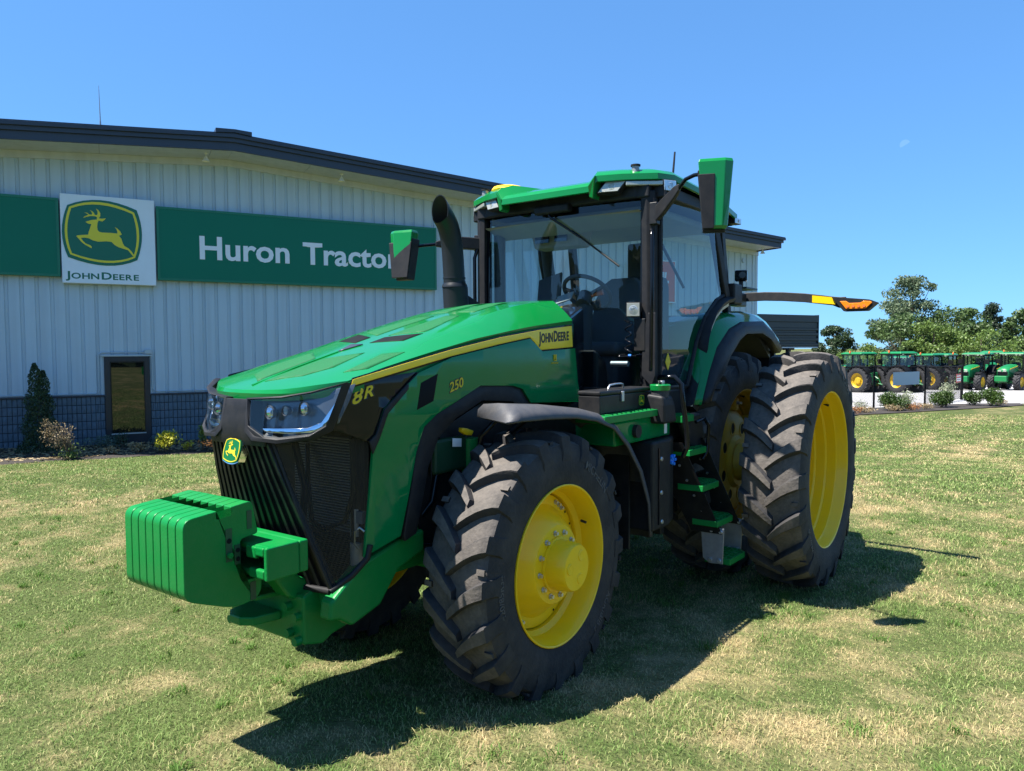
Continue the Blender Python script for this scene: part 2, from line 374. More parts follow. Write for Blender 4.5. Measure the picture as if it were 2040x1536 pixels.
# weather streaks down the wall sheets
def streaks(name):
    nt = MATS[name].node_tree; N, L = nt.nodes, nt.links; b = N['Principled BSDF']; src = b.inputs['Base Color'].links[0].from_socket
    tc = N.new('ShaderNodeTexCoord'); mp = N.new('ShaderNodeMapping'); mp.inputs['Scale'].default_value = (7, 7, .22); L.new(tc.outputs['Object'], mp.inputs[0])
    n = N.new('ShaderNodeTexNoise'); n.inputs['Scale'].default_value = 1.0; n.inputs['Detail'].default_value = 6; L.new(mp.outputs[0], n.inputs['Vector'])
    r = N.new('ShaderNodeMapRange'); r.inputs[1].default_value = .42; r.inputs[2].default_value = .75; r.inputs[3].default_value = 0; r.inputs[4].default_value = .28; L.new(n.outputs[0], r.inputs[0])
    mx = N.new('ShaderNodeMix'); mx.data_type = 'RGBA'; L.new(r.outputs[0], mx.inputs[0]); L.new(src, mx.inputs[6]); mx.inputs[7].default_value = (.27, .32, .36, 1); L.new(mx.outputs[2], b.inputs['Base Color'])
streaks('siding'); streaks('soffit')

# ------------------------------------------------------------------ ground
def lawn_colour(N, L, blade):
    g = N.new('ShaderNodeNewGeometry')
    def noise(scale, det, vec=None, rough=0.6):
        n = N.new('ShaderNodeTexNoise'); n.inputs['Scale'].default_value = scale; n.inputs['Detail'].default_value = det; n.inputs['Roughness'].default_value = rough
        L.new(vec or g.outputs['Position'], n.inputs['Vector']); return n.outputs[0]
    def mrange(a, lo, hi, o0=0.0, o1=1.0):
        r = N.new('ShaderNodeMapRange'); r.inputs[1].default_value = lo; r.inputs[2].default_value = hi; r.inputs[3].default_value = o0; r.inputs[4].default_value = o1
        L.new(a, r.inputs[0]); return r.outputs[0]
    def math_(op, a, b):
        m = N.new('ShaderNodeMath'); m.operation = op
        for i, t in enumerate((a, b)):
            if isinstance(t, (int, float)): m.inputs[i].default_value = t
            else: L.new(t, m.inputs[i])
        return m.outputs[0]
    def mix(fac, a, b):
        m = N.new('ShaderNodeMix'); m.data_type = 'RGBA'
        if isinstance(fac, (int, float)): m.inputs[0].default_value = fac
        else: L.new(fac, m.inputs[0])
        for i, t in ((6, a), (7, b)):
            if isinstance(t, tuple): m.inputs[i].default_value = (*t, 1)
            else: L.new(t, m.inputs[i])
        return m.outputs[2]
    big = noise(0.20, 2); mid = noise(1.7, 5, rough=0.62); fine = noise(7.0, 4)
    dry = math_('ADD', math_('MULTIPLY', mid, 0.75), math_('ADD', math_('MULTIPLY', big, 0.35), math_('MULTIPLY', fine, 0.25)))
    # mown stripes: long bands across the far lawn
    mp = N.new('ShaderNodeMapping'); mp.vector_type = 'POINT'; mp.inputs['Rotation'].default_value = (0, 0, 0.44); mp.inputs['Scale'].default_value = (0.05, 0.55, 1)
    L.new(g.outputs['Position'], mp.inputs[0])
    st = noise(1.0, 2, mp.outputs[0]); dry = math_('ADD', dry, math_('MULTIPLY', math_('SUBTRACT', st, 0.5), 0.35))
    d = mrange(dry, 0.59, 0.92)
    gr = mix(noise(0.7, 3), (0.10, 0.185, 0.036), (0.19, 0.27, 0.070))
    straw = mix(noise(2.2, 3), (0.50, 0.375, 0.185), (0.64, 0.51, 0.29))
    if blade:
        at = N.new('ShaderNodeAttribute'); at.attribute_name = 'rnd'
        r = at.outputs['Fac']
        f = math_('ADD', d, mrange(r, 0.0, 1.0, -0.36, 0.36)); f = mrange(f, 0.22, 0.82)
        gr2 = mix(mrange(r, 0.0, 1.0), (0.070, 0.165, 0.022), (0.40, 0.48, 0.18))
        c = mix(0.62, gr, gr2)
        return mix(f, c, straw)
    soil = mix(noise(9, 5), (0.05, 0.05, 0.025), (0.13, 0.11, 0.06))
    c = mix(mrange(d, 0.2, 1.1), mix(0.5, gr, soil), straw)
    return mix(noise(38, 4, rough=0.8), mix(0.75, c, (0.03, 0.035, 0.014)), mix(0.25, c, (0.03, 0.035, 0.014)))
def lawn_mat(name, blade):
    m = bpy.data.materials.new(name); m.use_nodes = True
    nt = m.node_tree; N, L = nt.nodes, nt.links; p = N['Principled BSDF']; p.inputs['Roughness'].default_value = 0.7 if blade else 0.95
    p.inputs['Specular IOR Level'].default_value = 0.25 if blade else 0.1
    c = lawn_colour(N, L, blade); L.new(c, p.inputs['Base Color'])
    if blade:
        tr = N.new('ShaderNodeBsdfTranslucent'); L.new(c, tr.inputs[0]); ms = N.new('ShaderNodeMixShader'); ms.inputs[0].default_value = 0.3
        L.new(p.outputs[0], ms.inputs[1]); L.new(tr.outputs[0], ms.inputs[2]); L.new(ms.outputs[0], N['Material Output'].inputs[0])
    else:
        n = N.new('ShaderNodeTexNoise'); n.inputs['Scale'].default_value = 30; n.inputs['Detail'].default_value = 8
        g = N.new('ShaderNodeNewGeometry'); L.new(g.outputs['Position'], n.inputs['Vector'])
        bp = N.new('ShaderNodeBump'); bp.inputs['Strength'].default_value = 1.0; bp.inputs['Distance'].default_value = 0.05
        L.new(n.outputs[0], bp.inputs['Height']); L.new(bp.outputs[0], p.inputs['Normal'])
    MATS[name] = m
lawn_mat('lawn_ground', False); lawn_mat('grass_blade', True)

def lift(x, y):
    return gz(x, y)
def sheet(name, poly, dz, mt, step=1.5, kind='structure', jitter=0.0):
    """a polygon draped dz above the ground"""
    bm = bmesh.new(); bm.faces.new([bm.verts.new((a, b, 0)) for a, b in poly])
    for i in (0, 1):
        lo = min(p[i] for p in poly); hi = max(p[i] for p in poly); n = int((hi-lo)/step)
        for k in range(1, n+1):
            co = [0, 0, 0]; no = [0, 0, 0]; co[i] = lo+(hi-lo)*k/(n+1); no[i] = 1
            bmesh.ops.bisect_plane(bm, geom=bm.verts[:]+bm.edges[:]+bm.faces[:], plane_co=co, plane_no=no)
    for v in bm.verts: v.co.z = float(gz(v.co.x, v.co.y))+dz
    me = bpy.data.meshes.new(name); bm.to_mesh(me); bm.free(); me.materials.append(MATS[mt]); me.shade_smooth()
    o = bpy.data.objects.new(name, me); COL.objects.link(o)
    return props(o, kind=kind)

def build_ground():
    # rings round the camera foot point, finer close by, out to the horizon
    rad = np.concatenate([np.linspace(0, 40, 41), np.linspace(42, 110, 35), np.array([130, 160, 220, 320, 500, 900, 1600, 2600])])
    seg = 144; th = np.linspace(0, 2*np.pi, seg, endpoint=False)
    X = (CAM.x+rad[1:, None]*np.cos(th)).ravel(); Y = (CAM.y+rad[1:, None]*np.sin(th)).ravel()
    X = np.concatenate([[CAM.x], X]); Y = np.concatenate([[CAM.y], Y])
    V = np.stack([X, Y, gz(X, Y)], -1); F = []
    for k in range(seg): F.append((0, 1+k, 1+(k+1) % seg))
    for i in range(len(rad)-2):
        for k in range(seg):
            a = 1+i*seg+k; b = 1+i*seg+(k+1) % seg; F.append((a, a+seg, b+seg, b))
    me = bpy.data.meshes.new('lawn'); me.from_pydata(V.tolist(), [], F); me.materials.append(MATS['lawn_ground']); me.shade_smooth()
    o = bpy.data.objects.new('lawn', me); COL.objects.link(o); props(o, kind='structure')
build_ground()

def build_grass():
    rng = np.random.default_rng(3); fx, fy = 0.806, 0.592
    P = []; H = []; Wd = []
    for (d0, d1, dens, h0, h1, w, half) in ((2.3, 6.5, 4600, 0.016, 0.042, 0.0019, 0.86), (6.5, 11, 2100, 0.018, 0.045, 0.0031, 0.80), (11, 19, 700, 0.020, 0.05, 0.006, 0.74), (19, 34, 200, 0.025, 0.05, 0.013, 0.74)):
        area = half*(d1*d1-d0*d0); n = int(area*dens)
        r = np.sqrt(rng.uniform(d0*d0, d1*d1, n)); a = math.atan2(fy, fx)+rng.uniform(-half, half, n)
        x = CAM.x+r*np.cos(a); y = CAM.y+r*np.sin(a)
        # tufts: pull points slightly towards random centres
        s = x*WT[0]+y*WT[1]; t = x*WN[0]+y*WN[1]-WD
        keep = (t < -np.maximum(2.1, 1.9-.2*s)+0.10*np.sin(s*1.7)+0.07*np.sin(s*4.1)) | (s > 21)
        keep &= ~((x > 24) & ((x-26.2)*.366+(y-2.9)*.931 > 0.05*np.sin(x*2.3)))
        x, y = x[keep], y[keep]; n = len(x)
        cl = 0.75+0.5*np.sin(x*3.1+np.sin(y*2.3)*2)*np.sin(y*2.7+np.sin(x*1.9)*2)
        P.append(np.stack([x, y, gz(x, y)], -1)); H.append(rng.uniform(h0, h1, n)*np.clip(cl, 0.55, 1.3)); Wd.append(np.full(n, w)*rng.uniform(0.7, 1.3, n))
    # taller green tufts and weeds that the mower missed
    nt_ = 260; r = np.sqrt(rng.uniform(2.6**2, 10.5**2, nt_)); a = math.atan2(fy, fx)+rng.uniform(-.85, .85, nt_)
    k = 34; sg_ = np.repeat(rng.uniform(.015, .06, nt_), k)
    x = np.repeat(CAM.x+r*np.cos(a), k)+rng.normal(0, 1, nt_*k)*sg_; y = np.repeat(CAM.y+r*np.sin(a), k)+rng.normal(0, 1, nt_*k)*sg_
    ntuft = len(x); P.append(np.stack([x, y, gz(x, y)], -1)); H.append(rng.uniform(.03, .065, ntuft)); Wd.append(rng.uniform(.002, .0042, ntuft))
    P = np.concatenate(P); H = np.concatenate(H); Wd = np.concatenate(Wd); n = len(P)
    a = rng.uniform(0, 2*np.pi, n); lean = rng.uniform(0.25, 1.5, n)*H
    dirv = np.stack([np.cos(a), np.sin(a), np.zeros(n)], -1); b = rng.uniform(0, 2*np.pi, n)
    wv = np.stack([np.cos(b), np.sin(b), np.zeros(n)], -1)*Wd[:, None]
    up = np.array([0, 0, 1.0])
    p0 = P-wv-up*0.004; p1 = P+wv-up*0.004
    mid = P+up*(H*0.62)[:, None]+dirv*(lean*0.42)[:, None]
    p2 = mid-wv*0.75; p3 = mid+wv*0.75
    tip = P+up*(H*np.clip(1.0-0.35*(lean/H), 0.4, 1))[:, None]+dirv*(lean*1.25)[:, None]
    V = np.stack([p0, p1, p2, p3, tip], 1).reshape(-1, 3).astype(np.float32)
    base = (np.arange(n)*5)[:, None]
    T = (base+np.array([[0, 1, 3, 0, 3, 2, 2, 3, 4]])).reshape(-1).astype(np.int32)
    me = bpy.data.meshes.new('grass'); me.vertices.add(len(V)); me.vertices.foreach_set('co', V.ravel())
    nt = len(T)//3; me.loops.add(len(T)); me.loops.foreach_set('vertex_index', T)
    me.polygons.add(nt); me.polygons.foreach_set('loop_start', np.arange(nt, dtype=np.int32)*3)
    me.update(calc_edges=True)
    at = me.attributes.new('rnd', 'FLOAT', 'POINT'); rv = rng.random(n).astype(np.float32); rv[-ntuft:] = rv[-ntuft:]*.35-.5; at.data.foreach_set('value', np.repeat(rv, 5))
    me.materials.append(MATS['grass_blade'])
    o = bpy.data.objects.new('grass', me); COL.objects.link(o)
    props(o, 'short mown lawn grass, green with dry straw patches', 'grass', kind='stuff')

# wall frame of the building: T along the wall, N away from the viewer
WY = -0.442654; WT = (math.cos(WY), math.sin(WY)); WN = (-math.sin(WY), math.cos(WY)); WD = 16.4316
def wp(s, off=0.0, z=0.0):
    return Vector((WN[0]*(WD-off)+WT[0]*s, WN[1]*(WD-off)+WT[1]*s, z))
BEDW = 2.0                 # depth of the planting bed along the wall
build_grass()

# ------------------------------------------------------------------ the metal building
RIB0 = -3.91431; RIB = 0.3048; RIDGE = 1.0; CORNER = 20.13
def soff(s):
    return 6.965-0.0665*abs(s-RIDGE)
bld = empty('metal_building', tuple(wp(0)), WY, 'pale blue-grey ribbed metal building with dark roof edge and blue block base', 'building')
def bpart(mb, name, mt, **k): return mb.build(name, mt, bld, **k)
ZB = 0.925
def siding(s0, s1):
    """one ribbed sheet: flat pans with narrow recessed ribs, cut round the window, top following the roof"""
    pts = [s0]
    k0 = math.ceil((s0-RIB0)/RIB-1e-6)
    k = k0
    while RIB0+k*RIB < s1-0.02:
        c = RIB0+k*RIB
        pts += [(c-0.046), (c-0.028), (c+0.028), (c+0.046)]; k += 1
    pts.append(s1)
    prof = []
    for i, p in enumerate(pts):
        m = (i-1) % 4
        y = 0.0 if (i == 0 or i == len(pts)-1 or m in (0, 3)) else 0.034
        prof.append((p, y))
    for w in (-1.965, -0.95):
        if s0 < w < s1:
            for i in range(len(prof)-1):
                if prof[i][0] < w < prof[i+1][0]:
                    t = (w-prof[i][0])/(prof[i+1][0]-prof[i][0]); prof.insert(i+1, (w, prof[i][1]*(1-t)+prof[i+1][1]*t)); break
    if s0 < RIDGE < s1:
        for i in range(len(prof)-1):
            if prof[i][0] < RIDGE < prof[i+1][0]:
                t = (RIDGE-prof[i][0])/(prof[i+1][0]-prof[i][0]); prof.insert(i+1, (RIDGE, prof[i][1]*(1-t)+prof[i+1][1]*t)); break
    m = MB()
    for i in range(len(prof)-1):
        (a, ya), (b, yb) = prof[i], prof[i+1]
        zb = 1.90 if -1.965 <= (a+b)/2 <= -0.95 else ZB
        m.add([(a, ya, zb), (b, yb, zb), (b, yb, soff(b)-0.10), (a, ya, soff(a)-0.10)], [(0, 1, 2, 3)])
    return m
k = 0; s = RIB0-0.1524-0.9144*2
while s < CORNER-0.05:
    e = min(s+0.9144, CORNER); bpart(siding(s+0.001, e), 'siding_panel', 'siding'); s = e
sL = RIB0-0.1524-0.9144*2
bpart(siding(-18.2, sL), 'wall', 'siding')
m = MB(); m.box2((-18.15, 0.06, -0.8), (CORNER-0.06, 0.25, 5.6)); m.box2((CORNER-0.25, 0.07, -0.8), (CORNER-0.05, 30, 5.5)); m.box2((-18.15, 29.8, -.8), (CORNER-0.06, 30, 5.5))
m.prism([(-18.1, 5.6), (CORNER-0.1, 5.6), (CORNER-0.1, soff(CORNER)-0.05), (RIDGE, soff(RIDGE)-0.05), (-18.1, soff(-18.1)-0.05)], 'y', 0.065, 0.24)
bpart(m, 'wall_core', 'siding')
# corner flashing
m = MB(); m.box2((CORNER-0.10, -0.012, ZB-1.5), (CORNER+0.02, 0.15, soff(CORNER)-0.08)); bpart(m, 'corner_trim', 'siding', bevel=0.006)
m = MB()
for (a, b) in ((-18.2, RIDGE), (RIDGE, CORNER+0.02)):
    m.hexa([(a, -0.045, soff(a)-0.17), (b, -0.045, soff(b)-0.17), (b, 0.06, soff(b)-0.17), (a, 0.06, soff(a)-0.17),
            (a, -0.045, soff(a)-0.004), (b, -0.045, soff(b)-0.004), (b, 0.06, soff(b)-0.004), (a, 0.06, soff(a)-0.004)])
bpart(m, 'eave_trim', 'soffit')
# soffit boards, fascia, roof
OV = 1.18; SE = CORNER-0.12
s = -19.0
edges = [-19.0+2.44*i for i in range(30)]
for i in range(len(edges)-1):
    a, b = edges[i], min(edges[i+1], SE)
    if a >= SE-0.1: break
    segs = [(a, b)] if not (a < RIDGE < b) else [(a, RIDGE), (RIDGE, b)]
    m = MB()
    for (p, q) in segs:
        p2, q2 = p+0.004, q-0.004
        m.hexa([(p2, -OV, soff(p2)), (q2, -OV, soff(q2)), (q2, 0.05, soff(q2)), (p2, 0.05, soff(p2)),
                (p2, -OV, soff(p2)+0.03), (q2, -OV, soff(q2)+0.03), (q2, 0.05, soff(q2)+0.03), (p2, 0.05, soff(p2)+0.03)])
    bpart(m, 'soffit_board', 'soffit')
def fas(z0, z1, o0, o1, name):
    m = MB()
    for (a, b) in ((-19.3, RIDGE), (RIDGE, SE+0.06+o1-OV)):
        m.hexa([(a, -o1, soff(a)+z0), (b, -o1, soff(b)+z0), (b, -o0, soff(b)+z0), (a, -o0, soff(a)+z0),
                (a, -o1, soff(a)+z1), (b, -o1, soff(b)+z1), (b, -o0, soff(b)+z1), (a, -o0, soff(a)+z1)])
    e = SE+0.06+o1-OV
    m.box2((e-0.03, -o0, soff(e)+z0), (e, 30.5, soff(e)+z1))
    bpart(m, name, 'fascia', bevel=0.008)
fas(-0.035, 0.155, OV-0.05, OV+0.02, 'fascia')
fas(0.156, 0.255, OV-0.05, OV+0.075, 'fascia')
fas(0.256, 0.335, OV-0.05, OV+0.13, 'rake_trim')
m = MB()
for (a, b) in ((-19.3, RIDGE), (RIDGE, SE+0.2)):
    m.hexa([(a, -OV-0.1, soff(a)+0.34), (b, -OV-0.1, soff(b)+0.34), (b, 30.5, soff(b)+0.34), (a, 30.5, soff(a)+0.34),
            (a, -OV-0.1, soff(a)+0.37), (b, -OV-0.1, soff(b)+0.37), (b, 30.5, soff(b)+0.37), (a, 30.5, soff(a)+0.37)])
bpart(m, 'roof', 'fascia')
m = MB()
m.hexa([(RIDGE-0.42, -OV-0.15, soff(RIDGE)+0.33), (RIDGE+0.02, -OV-0.15, soff(RIDGE)+0.375), (RIDGE+0.02, 30, soff(RIDGE)+0.375), (RIDGE-0.42, 30, soff(RIDGE)+0.33),
        (RIDGE-0.42, -OV-0.15, soff(RIDGE)+0.43), (RIDGE+0.02, -OV-0.15, soff(RIDGE)+0.45), (RIDGE+0.02, 30, soff(RIDGE)+0.45), (RIDGE-0.42, 30, soff(RIDGE)+0.43)])
m.hexa([(RIDGE+0.02, -OV-0.15, soff(RIDGE)+0.375), (RIDGE+0.42, -OV-0.15, soff(RIDGE)+0.33), (RIDGE+0.42, 30, soff(RIDGE)+0.33), (RIDGE+0.02, 30, soff(RIDGE)+0.375),
        (RIDGE+0.02, -OV-0.15, soff(RIDGE)+0.45), (RIDGE+0.42, -OV-0.15, soff(RIDGE)+0.43), (RIDGE+0.42, 30, soff(RIDGE)+0.43), (RIDGE+0.02, 30, soff(RIDGE)+0.45)])
bpart(m, 'ridge_cap', 'fascia')
# split-face block base: each block is four rough facets with scored joints between
m = MB(); m.box2((-18.15, 0.012, -0.9), (CORNER-0.02, 0.055, 0.885)); base = bpart(m, 'block_base', 'block_joint')
rb = random.Random(5)
bmesh_var = []
for v in range(7):
    mm = MB()
    for c in range(4):
        x0 = -0.199+c*0.1005+0.006; x1 = x0+0.0885; d = [rb.uniform(0.010, 0.032) for _ in range(4)]; dm = rb.uniform(0.025, 0.042)
        xm = (x0+x1)/2+rb.uniform(-.02, .02); zm = rb.uniform(-.03, .03); z0, z1 = -0.092, 0.092
        mm.add([(x0, -d[0], z0), (x1, -d[1], z0), (x1, -d[2], z1), (x0, -d[3], z1), (xm, -dm, zm),
                (x0, 0.012, z0), (x1, 0.012, z0), (x1, 0.012, z1), (x0, 0.012, z1)],
               [(0, 1, 4), (1, 2, 4), (2, 3, 4), (3, 0, 4), (5, 6, 1, 0), (6, 7, 2, 1), (7, 8, 3, 2), (8, 5, 0, 3)])
    o = mm.build('block', 'block', base); bmesh_var.append(o.data)
    bpy.data.objects.remove(o)
def put_block(sc_, z, kx=1.0):
    o = bpy.data.objects.new('block', bmesh_var[rb.randrange(7)]); COL.objects.link(o); o.parent = base; o.location = (sc_, 0, z); o.scale = (kx, 1, 1)
for row in range(7):
    z = 0.885-0.1-row*0.2
    for (edge, dr, lim) in ((-1.968, -1, -5.6), (-0.947, 1, 3.4)):       # courses run away from the window jambs
        p = edge
        if row % 2: put_block(p+dr*0.1005, z, 0.5); p += dr*0.201
        while (p-lim)*dr < 0: put_block(p+dr*0.201, z); p += dr*0.402
m = MB(); m.box2((-18.2, -0.055, 0.886), (-1.966, 0.05, 0.924)); m.box2((-0.949, -0.055, 0.886), (CORNER, 0.05, 0.924)); bpart(m, 'base_flashing', 'fascia', bevel=0.006)
# window
mt = mat('window_glass', (0.010, 0.011, 0.009), 0.015, coat=0.0); mt.node_tree.nodes['Principled BSDF'].inputs['IOR'].default_value = 1.75
wroot = MB().box2((-1.96, -0.05, -0.36), (-1.84, 0.05, 1.86)).box2((-1.07, -0.05, -0.36), (-0.955, 0.05, 1.86)).box2((-1.84, -0.05, 1.735), (-1.07, 0.05, 1.86)).box2((-1.84, -0.05, -0.36), (-1.07, 0.05, -0.05))
win = wroot.build('window', 'frame_dark', bld, bevel=0.006)
MB().hexa([(-1.84, 0.012, -0.05), (-1.07, -0.016, -0.05), (-1.07, -0.008, -0.05), (-1.84, 0.020, -0.05), (-1.84, 0.012, 1.735), (-1.07, -0.016, 1.735), (-1.07, -0.008, 1.735), (-1.84, 0.020, 1.735)]).build('pane', 'window_glass', win)
MB().box2((-1.84, -0.065, -0.068), (-1.07, -0.052, -0.04)).build('sill', 'aluminium', win)
m = MB()
for (a, b) in (((-1.84, -1.815), (-0.05, 1.735)), ((-1.095, -1.07), (-0.05, 1.735)), ((-1.815, -1.095), (1.71, 1.735)), ((-1.815, -1.095), (-0.05, -0.028))):
    m.box2((a[0], -0.036, b[0]), (a[1], -0.021, b[1]))
m.build('stop_bead', 'black_metal', win)
MB().box2((-2.02, -0.066, 1.862), (-0.90, 0.03, 1.905)).build('head_flashing', 'conduit', bld, bevel=0.005)
# conduit round the window
def arc(c, r, a0, a1, n=6):
    return [(c[0]+r*math.cos(math.radians(a0+(a1-a0)*i/n)), c[1]+r*math.sin(math.radians(a0+(a1-a0)*i/n))) for i in range(n+1)]
p = [(-5.5, 0.955)]+arc((-2.17, 1.045), 0.09, -90, 0)+arc((-1.97, 1.85), 0.11, 180, 90)+[(-1.0, 1.96)]
m = MB().tube([(a, -0.03, b) for a, b in p], 0.014, 8)
p = [(-0.90, 1.92)]+arc((-0.77, 1.10), 0.13, 180, 270)+[(3.0, 0.965)]
m.tube([(a, -0.03, b) for a, b in p], 0.014, 8); m.tube([(-1.0, -0.03, 1.93), (-0.93, -0.03, 1.92), (-0.93, -0.03, 1.2)], 0.008, 6)
bpart(m, 'conduit', 'conduit', smooth=60)
bpart(MB().box2((-1.06, -0.075, 1.925), (-0.90, -0.005, 2.03)), 'junction_box', 'conduit', bevel=0.004)
bpart(MB().lathe([(-0.05, 0.0), (-0.05, 0.075), (0.0, 0.085), (0.01, 0.0)], (19.39, 0, 5.30), seg=20), 'wall_vent', 'conduit', smooth=40)
# signs
def sign(name, s0, s1, z0, z1, th, mt, label):
    r = empty(name, tuple(wp((s0+s1)/2, 0.10, z0)), WY, label, 'sign')
    w, h = s1-s0, z1-z0
    MB().box2((-w/2, -th, 0), (w/2, 0.06, h)).build('board', mt, r, bevel=0.012)
    return r, w, h
def frame_strip(r, w, h, th, t, mt):
    m = MB(); y0, y1 = -th-0.012, -th+0.02
    m.box2((-w/2+.004, y0, .004), (w/2-.004, y1, t)); m.box2((-w/2+.004, y0, h-t), (w/2-.004, y1, h-.004)); m.box2((-w/2+.004, y0, t), (-w/2+t, y1, h-t)); m.box2((w/2-t, y0, t), (w/2-.004, y1, h-t))
    m.build('edge_frame', mt, r, bevel=0.004)
r, w, h = sign('sign_board', -10.4, -2.80, 3.765, 5.61, 0.07, 'sign_green', 'plain green sign board left of the white square sign')
frame_strip(r, w, h, 0.07, 0.06, 'sign_edge')
r, w, h = sign('sign_board', -0.72, 6.80, 3.765, 5.60, 0.07, 'sign_green', 'long green sign board reading Huron Tractor in white')
frame_strip(r, w, h, 0.07, 0.06, 'sign_edge')
LT = [(0.267, 4.95), (0.253, 4.351), (2.516, 4.376), (2.875, 4.964), (5.423, 4.365)]
s_mid = (6.80-0.72)/2
bz = LT[1][1]-3.765; cap = LT[0][1]-LT[1][1]
for word, a, b in (('Huron', LT[0][0], LT[2][0]), ('Tractor', LT[3][0], LT[4][0]+0.20)):
    v, f, ww = text_mesh(word, cap, bold=0.022); mn = min(p[0] for p in v)
    sx = (b-a)/(ww-mn)
    mm = MB(); vv = [((p[0]-mn)*sx+a-s_mid, -0.07-0.012, p[1]+bz) for p in v]; mm.add(vv, f)
    mm.build('lettering', 'sign_letter', r, solid=0.02)
# white square logo sign
# leaping deer and shield outlines in units of the shield width
DEER = [(-0.2112, 0.1447), (-0.1345, 0.1753), (-0.0726, 0.1848), (-0.0679, 0.2213), (-0.0944, 0.2308), (-0.1581, 0.2272), (-0.2029, 0.2119), (-0.2377, 0.1966), (-0.2247, 0.2160), (-0.1899, 0.2361), (-0.1734, 0.2431), (-0.1929, 0.2591), (-0.2230, 0.2709), (-0.1888, 0.2709), (-0.1605, 0.2473), (-0.1321, 0.2508), (-0.1280, 0.2703), (-0.1375, 0.2927), (-0.1557, 0.3110), (-0.1245, 0.2962), (-0.1033, 0.2720), (-0.0962, 0.2508), (-0.0708, 0.2473), (-0.0602, 0.2656), (-0.0590, 0.3015), (-0.0785, 0.3381), (-0.0472, 0.3174), (-0.0266, 0.2785), (-0.0278, 0.2390), (-0.0467, 0.2042), (-0.0054, 0.2013), (0.0412, 0.2107), (0.0200, 0.1842), (-0.0036, 0.1635), (-0.0514, 0.1718), (-0.0638, 0.1417), (-0.0702, 0.0828), (-0.0667, 0.0397), (-0.0490, 0.0161), (-0.0107, 0.0073), (0.0931, 0.0097), (0.1780, 0.0055), (0.1821, 0.0279), (0.1727, 0.0639), (0.1503, 0.0963), (0.1862, 0.0722), (0.2181, 0.0374), (0.2370, -0.0051), (0.2204, -0.0139), (0.1992, -0.0240), (0.2287, -0.0646), (0.2464, -0.1301), (0.2653, -0.1661), (0.3177, -0.1967), (0.3566, -0.2421), (0.3908, -0.2999), (0.3814, -0.3182), (0.3490, -0.2751), (0.3101, -0.2227), (0.2446, -0.2044), (0.1921, -0.1879), (0.1408, -0.1590), (0.1025, -0.1171), (0.0377, -0.1136), (-0.0661, -0.1248), (-0.1298, -0.1100), (-0.1799, -0.0841), (-0.2306, -0.0776), (-0.2748, -0.0859), (-0.2507, -0.1248), (-0.2200, -0.1590), (-0.1634, -0.1802), (-0.1475, -0.1985), (-0.1457, -0.2227), (-0.1705, -0.2097), (-0.2206, -0.1808), (-0.2642, -0.1472), (-0.3002, -0.0994), (-0.3309, -0.0652), (-0.3155, -0.0528), (-0.2548, -0.0428), (-0.1846, -0.0340), (-0.1776, 0.0032), (-0.1563, 0.0698), (-0.1398, 0.1187), (-0.1740, 0.1187), (-0.1964, 0.1288)]
SH0 = [(-0.4281, 0.3599), (-0.0178, 0.4619), (0.4362, 0.3575), (0.4970, 0.0049), (0.4268, -0.3606), (0.0282, -0.4585), (-0.4393, -0.3594), (-0.5030, -0.0057)]
SH1 = [(-0.4063, 0.3375), (-0.0248, 0.4324), (0.4020, 0.3222), (0.4604, -0.0051), (0.3985, -0.3294), (0.0294, -0.4190), (-0.4110, -0.3217), (-0.4688, -0.0027)]
SH2 = [(-0.3810, 0.3198), (-0.0260, 0.3959), (0.3814, 0.2980), (0.4280, -0.0074), (0.3785, -0.3123), (0.0300, -0.3883), (-0.3892, -0.3046), (-0.4376, -0.0010)]
LCX, LCZ, LW = -1.8929, 4.8396, 1.6960
def outline(c, n=8):
    out = []
    for i in range(0, 8, 2):
        a, m_, b = Vector(c[i]), Vector(c[i+1]), Vector(c[(i+2) % 8]); ctl = m_*2-(a+b)/2
        for k in range(n):
            t = k/n; out.append(tuple(a*(1-t)**2+ctl*2*t*(1-t)+b*t*t))
    return out
O0, O1, O2 = outline(SH0), outline(SH1), outline(SH2); DR = DEER
def emblem(parent, o, ux, uy, w, mg='logo_green', my='logo_yellow', th=0.004, name='emblem'):
    """leaping-deer badge: green shield, yellow rim and deer; o centre, ux/uy unit vectors in the face"""
    o, ux, uy = Vector(o), Vector(ux).normalized(), Vector(uy).normalized(); nz = ux.cross(uy)
    def ex(poly, a, b):
        mm = MB(); n = len(poly); v = [o+ux*(p[0]*w)+uy*(p[1]*w)+nz*t for t in (a, b) for p in poly]
        mm.add(v, [tuple(range(n-1, -1, -1)), tuple(range(n, 2*n))]+[(i, (i+1) % n, n+(i+1) % n, n+i) for i in range(n)]); return mm
    sh = ex(O0, 0, th).build(name, mg, parent)
    n = len(O1); mm = MB(); v = [o+ux*(p[0]*w)+uy*(p[1]*w)+nz*t for t in (th*0.5, th*1.5) for p in O1+O2]
    f = []
    for i in range(n):
        j = (i+1) % n; f += [(2*n+i, 2*n+j, 3*n+j, 3*n+i), (i, j, 2*n+j, 2*n+i), (n+i, 3*n+i, 3*n+j, n+j)]
    mm.add(v, f); third = sh if (parent is None or parent.parent is None) else parent
    mm.build('badge_rim', my, third); ex(DR, th*0.5, th*1.5).build('leaping_deer', my, third)
    return sh
r, w, h = sign('sign_board', -2.77, -0.76, 3.62, 5.72, 0.12, 'sign_white', 'white square sign with leaping deer badge on metal wall')
sc = -(2.77+0.76)/2
emblem(r, (LCX-sc, -0.12, LCZ-3.62), (1, 0, 0), (0, 0, 1), LW, 'sign_logo_green', 'sign_yellow', 0.012)
JD = [(-2.7, 3.72), (-1.121, 3.721), (-1.921, 3.92)]
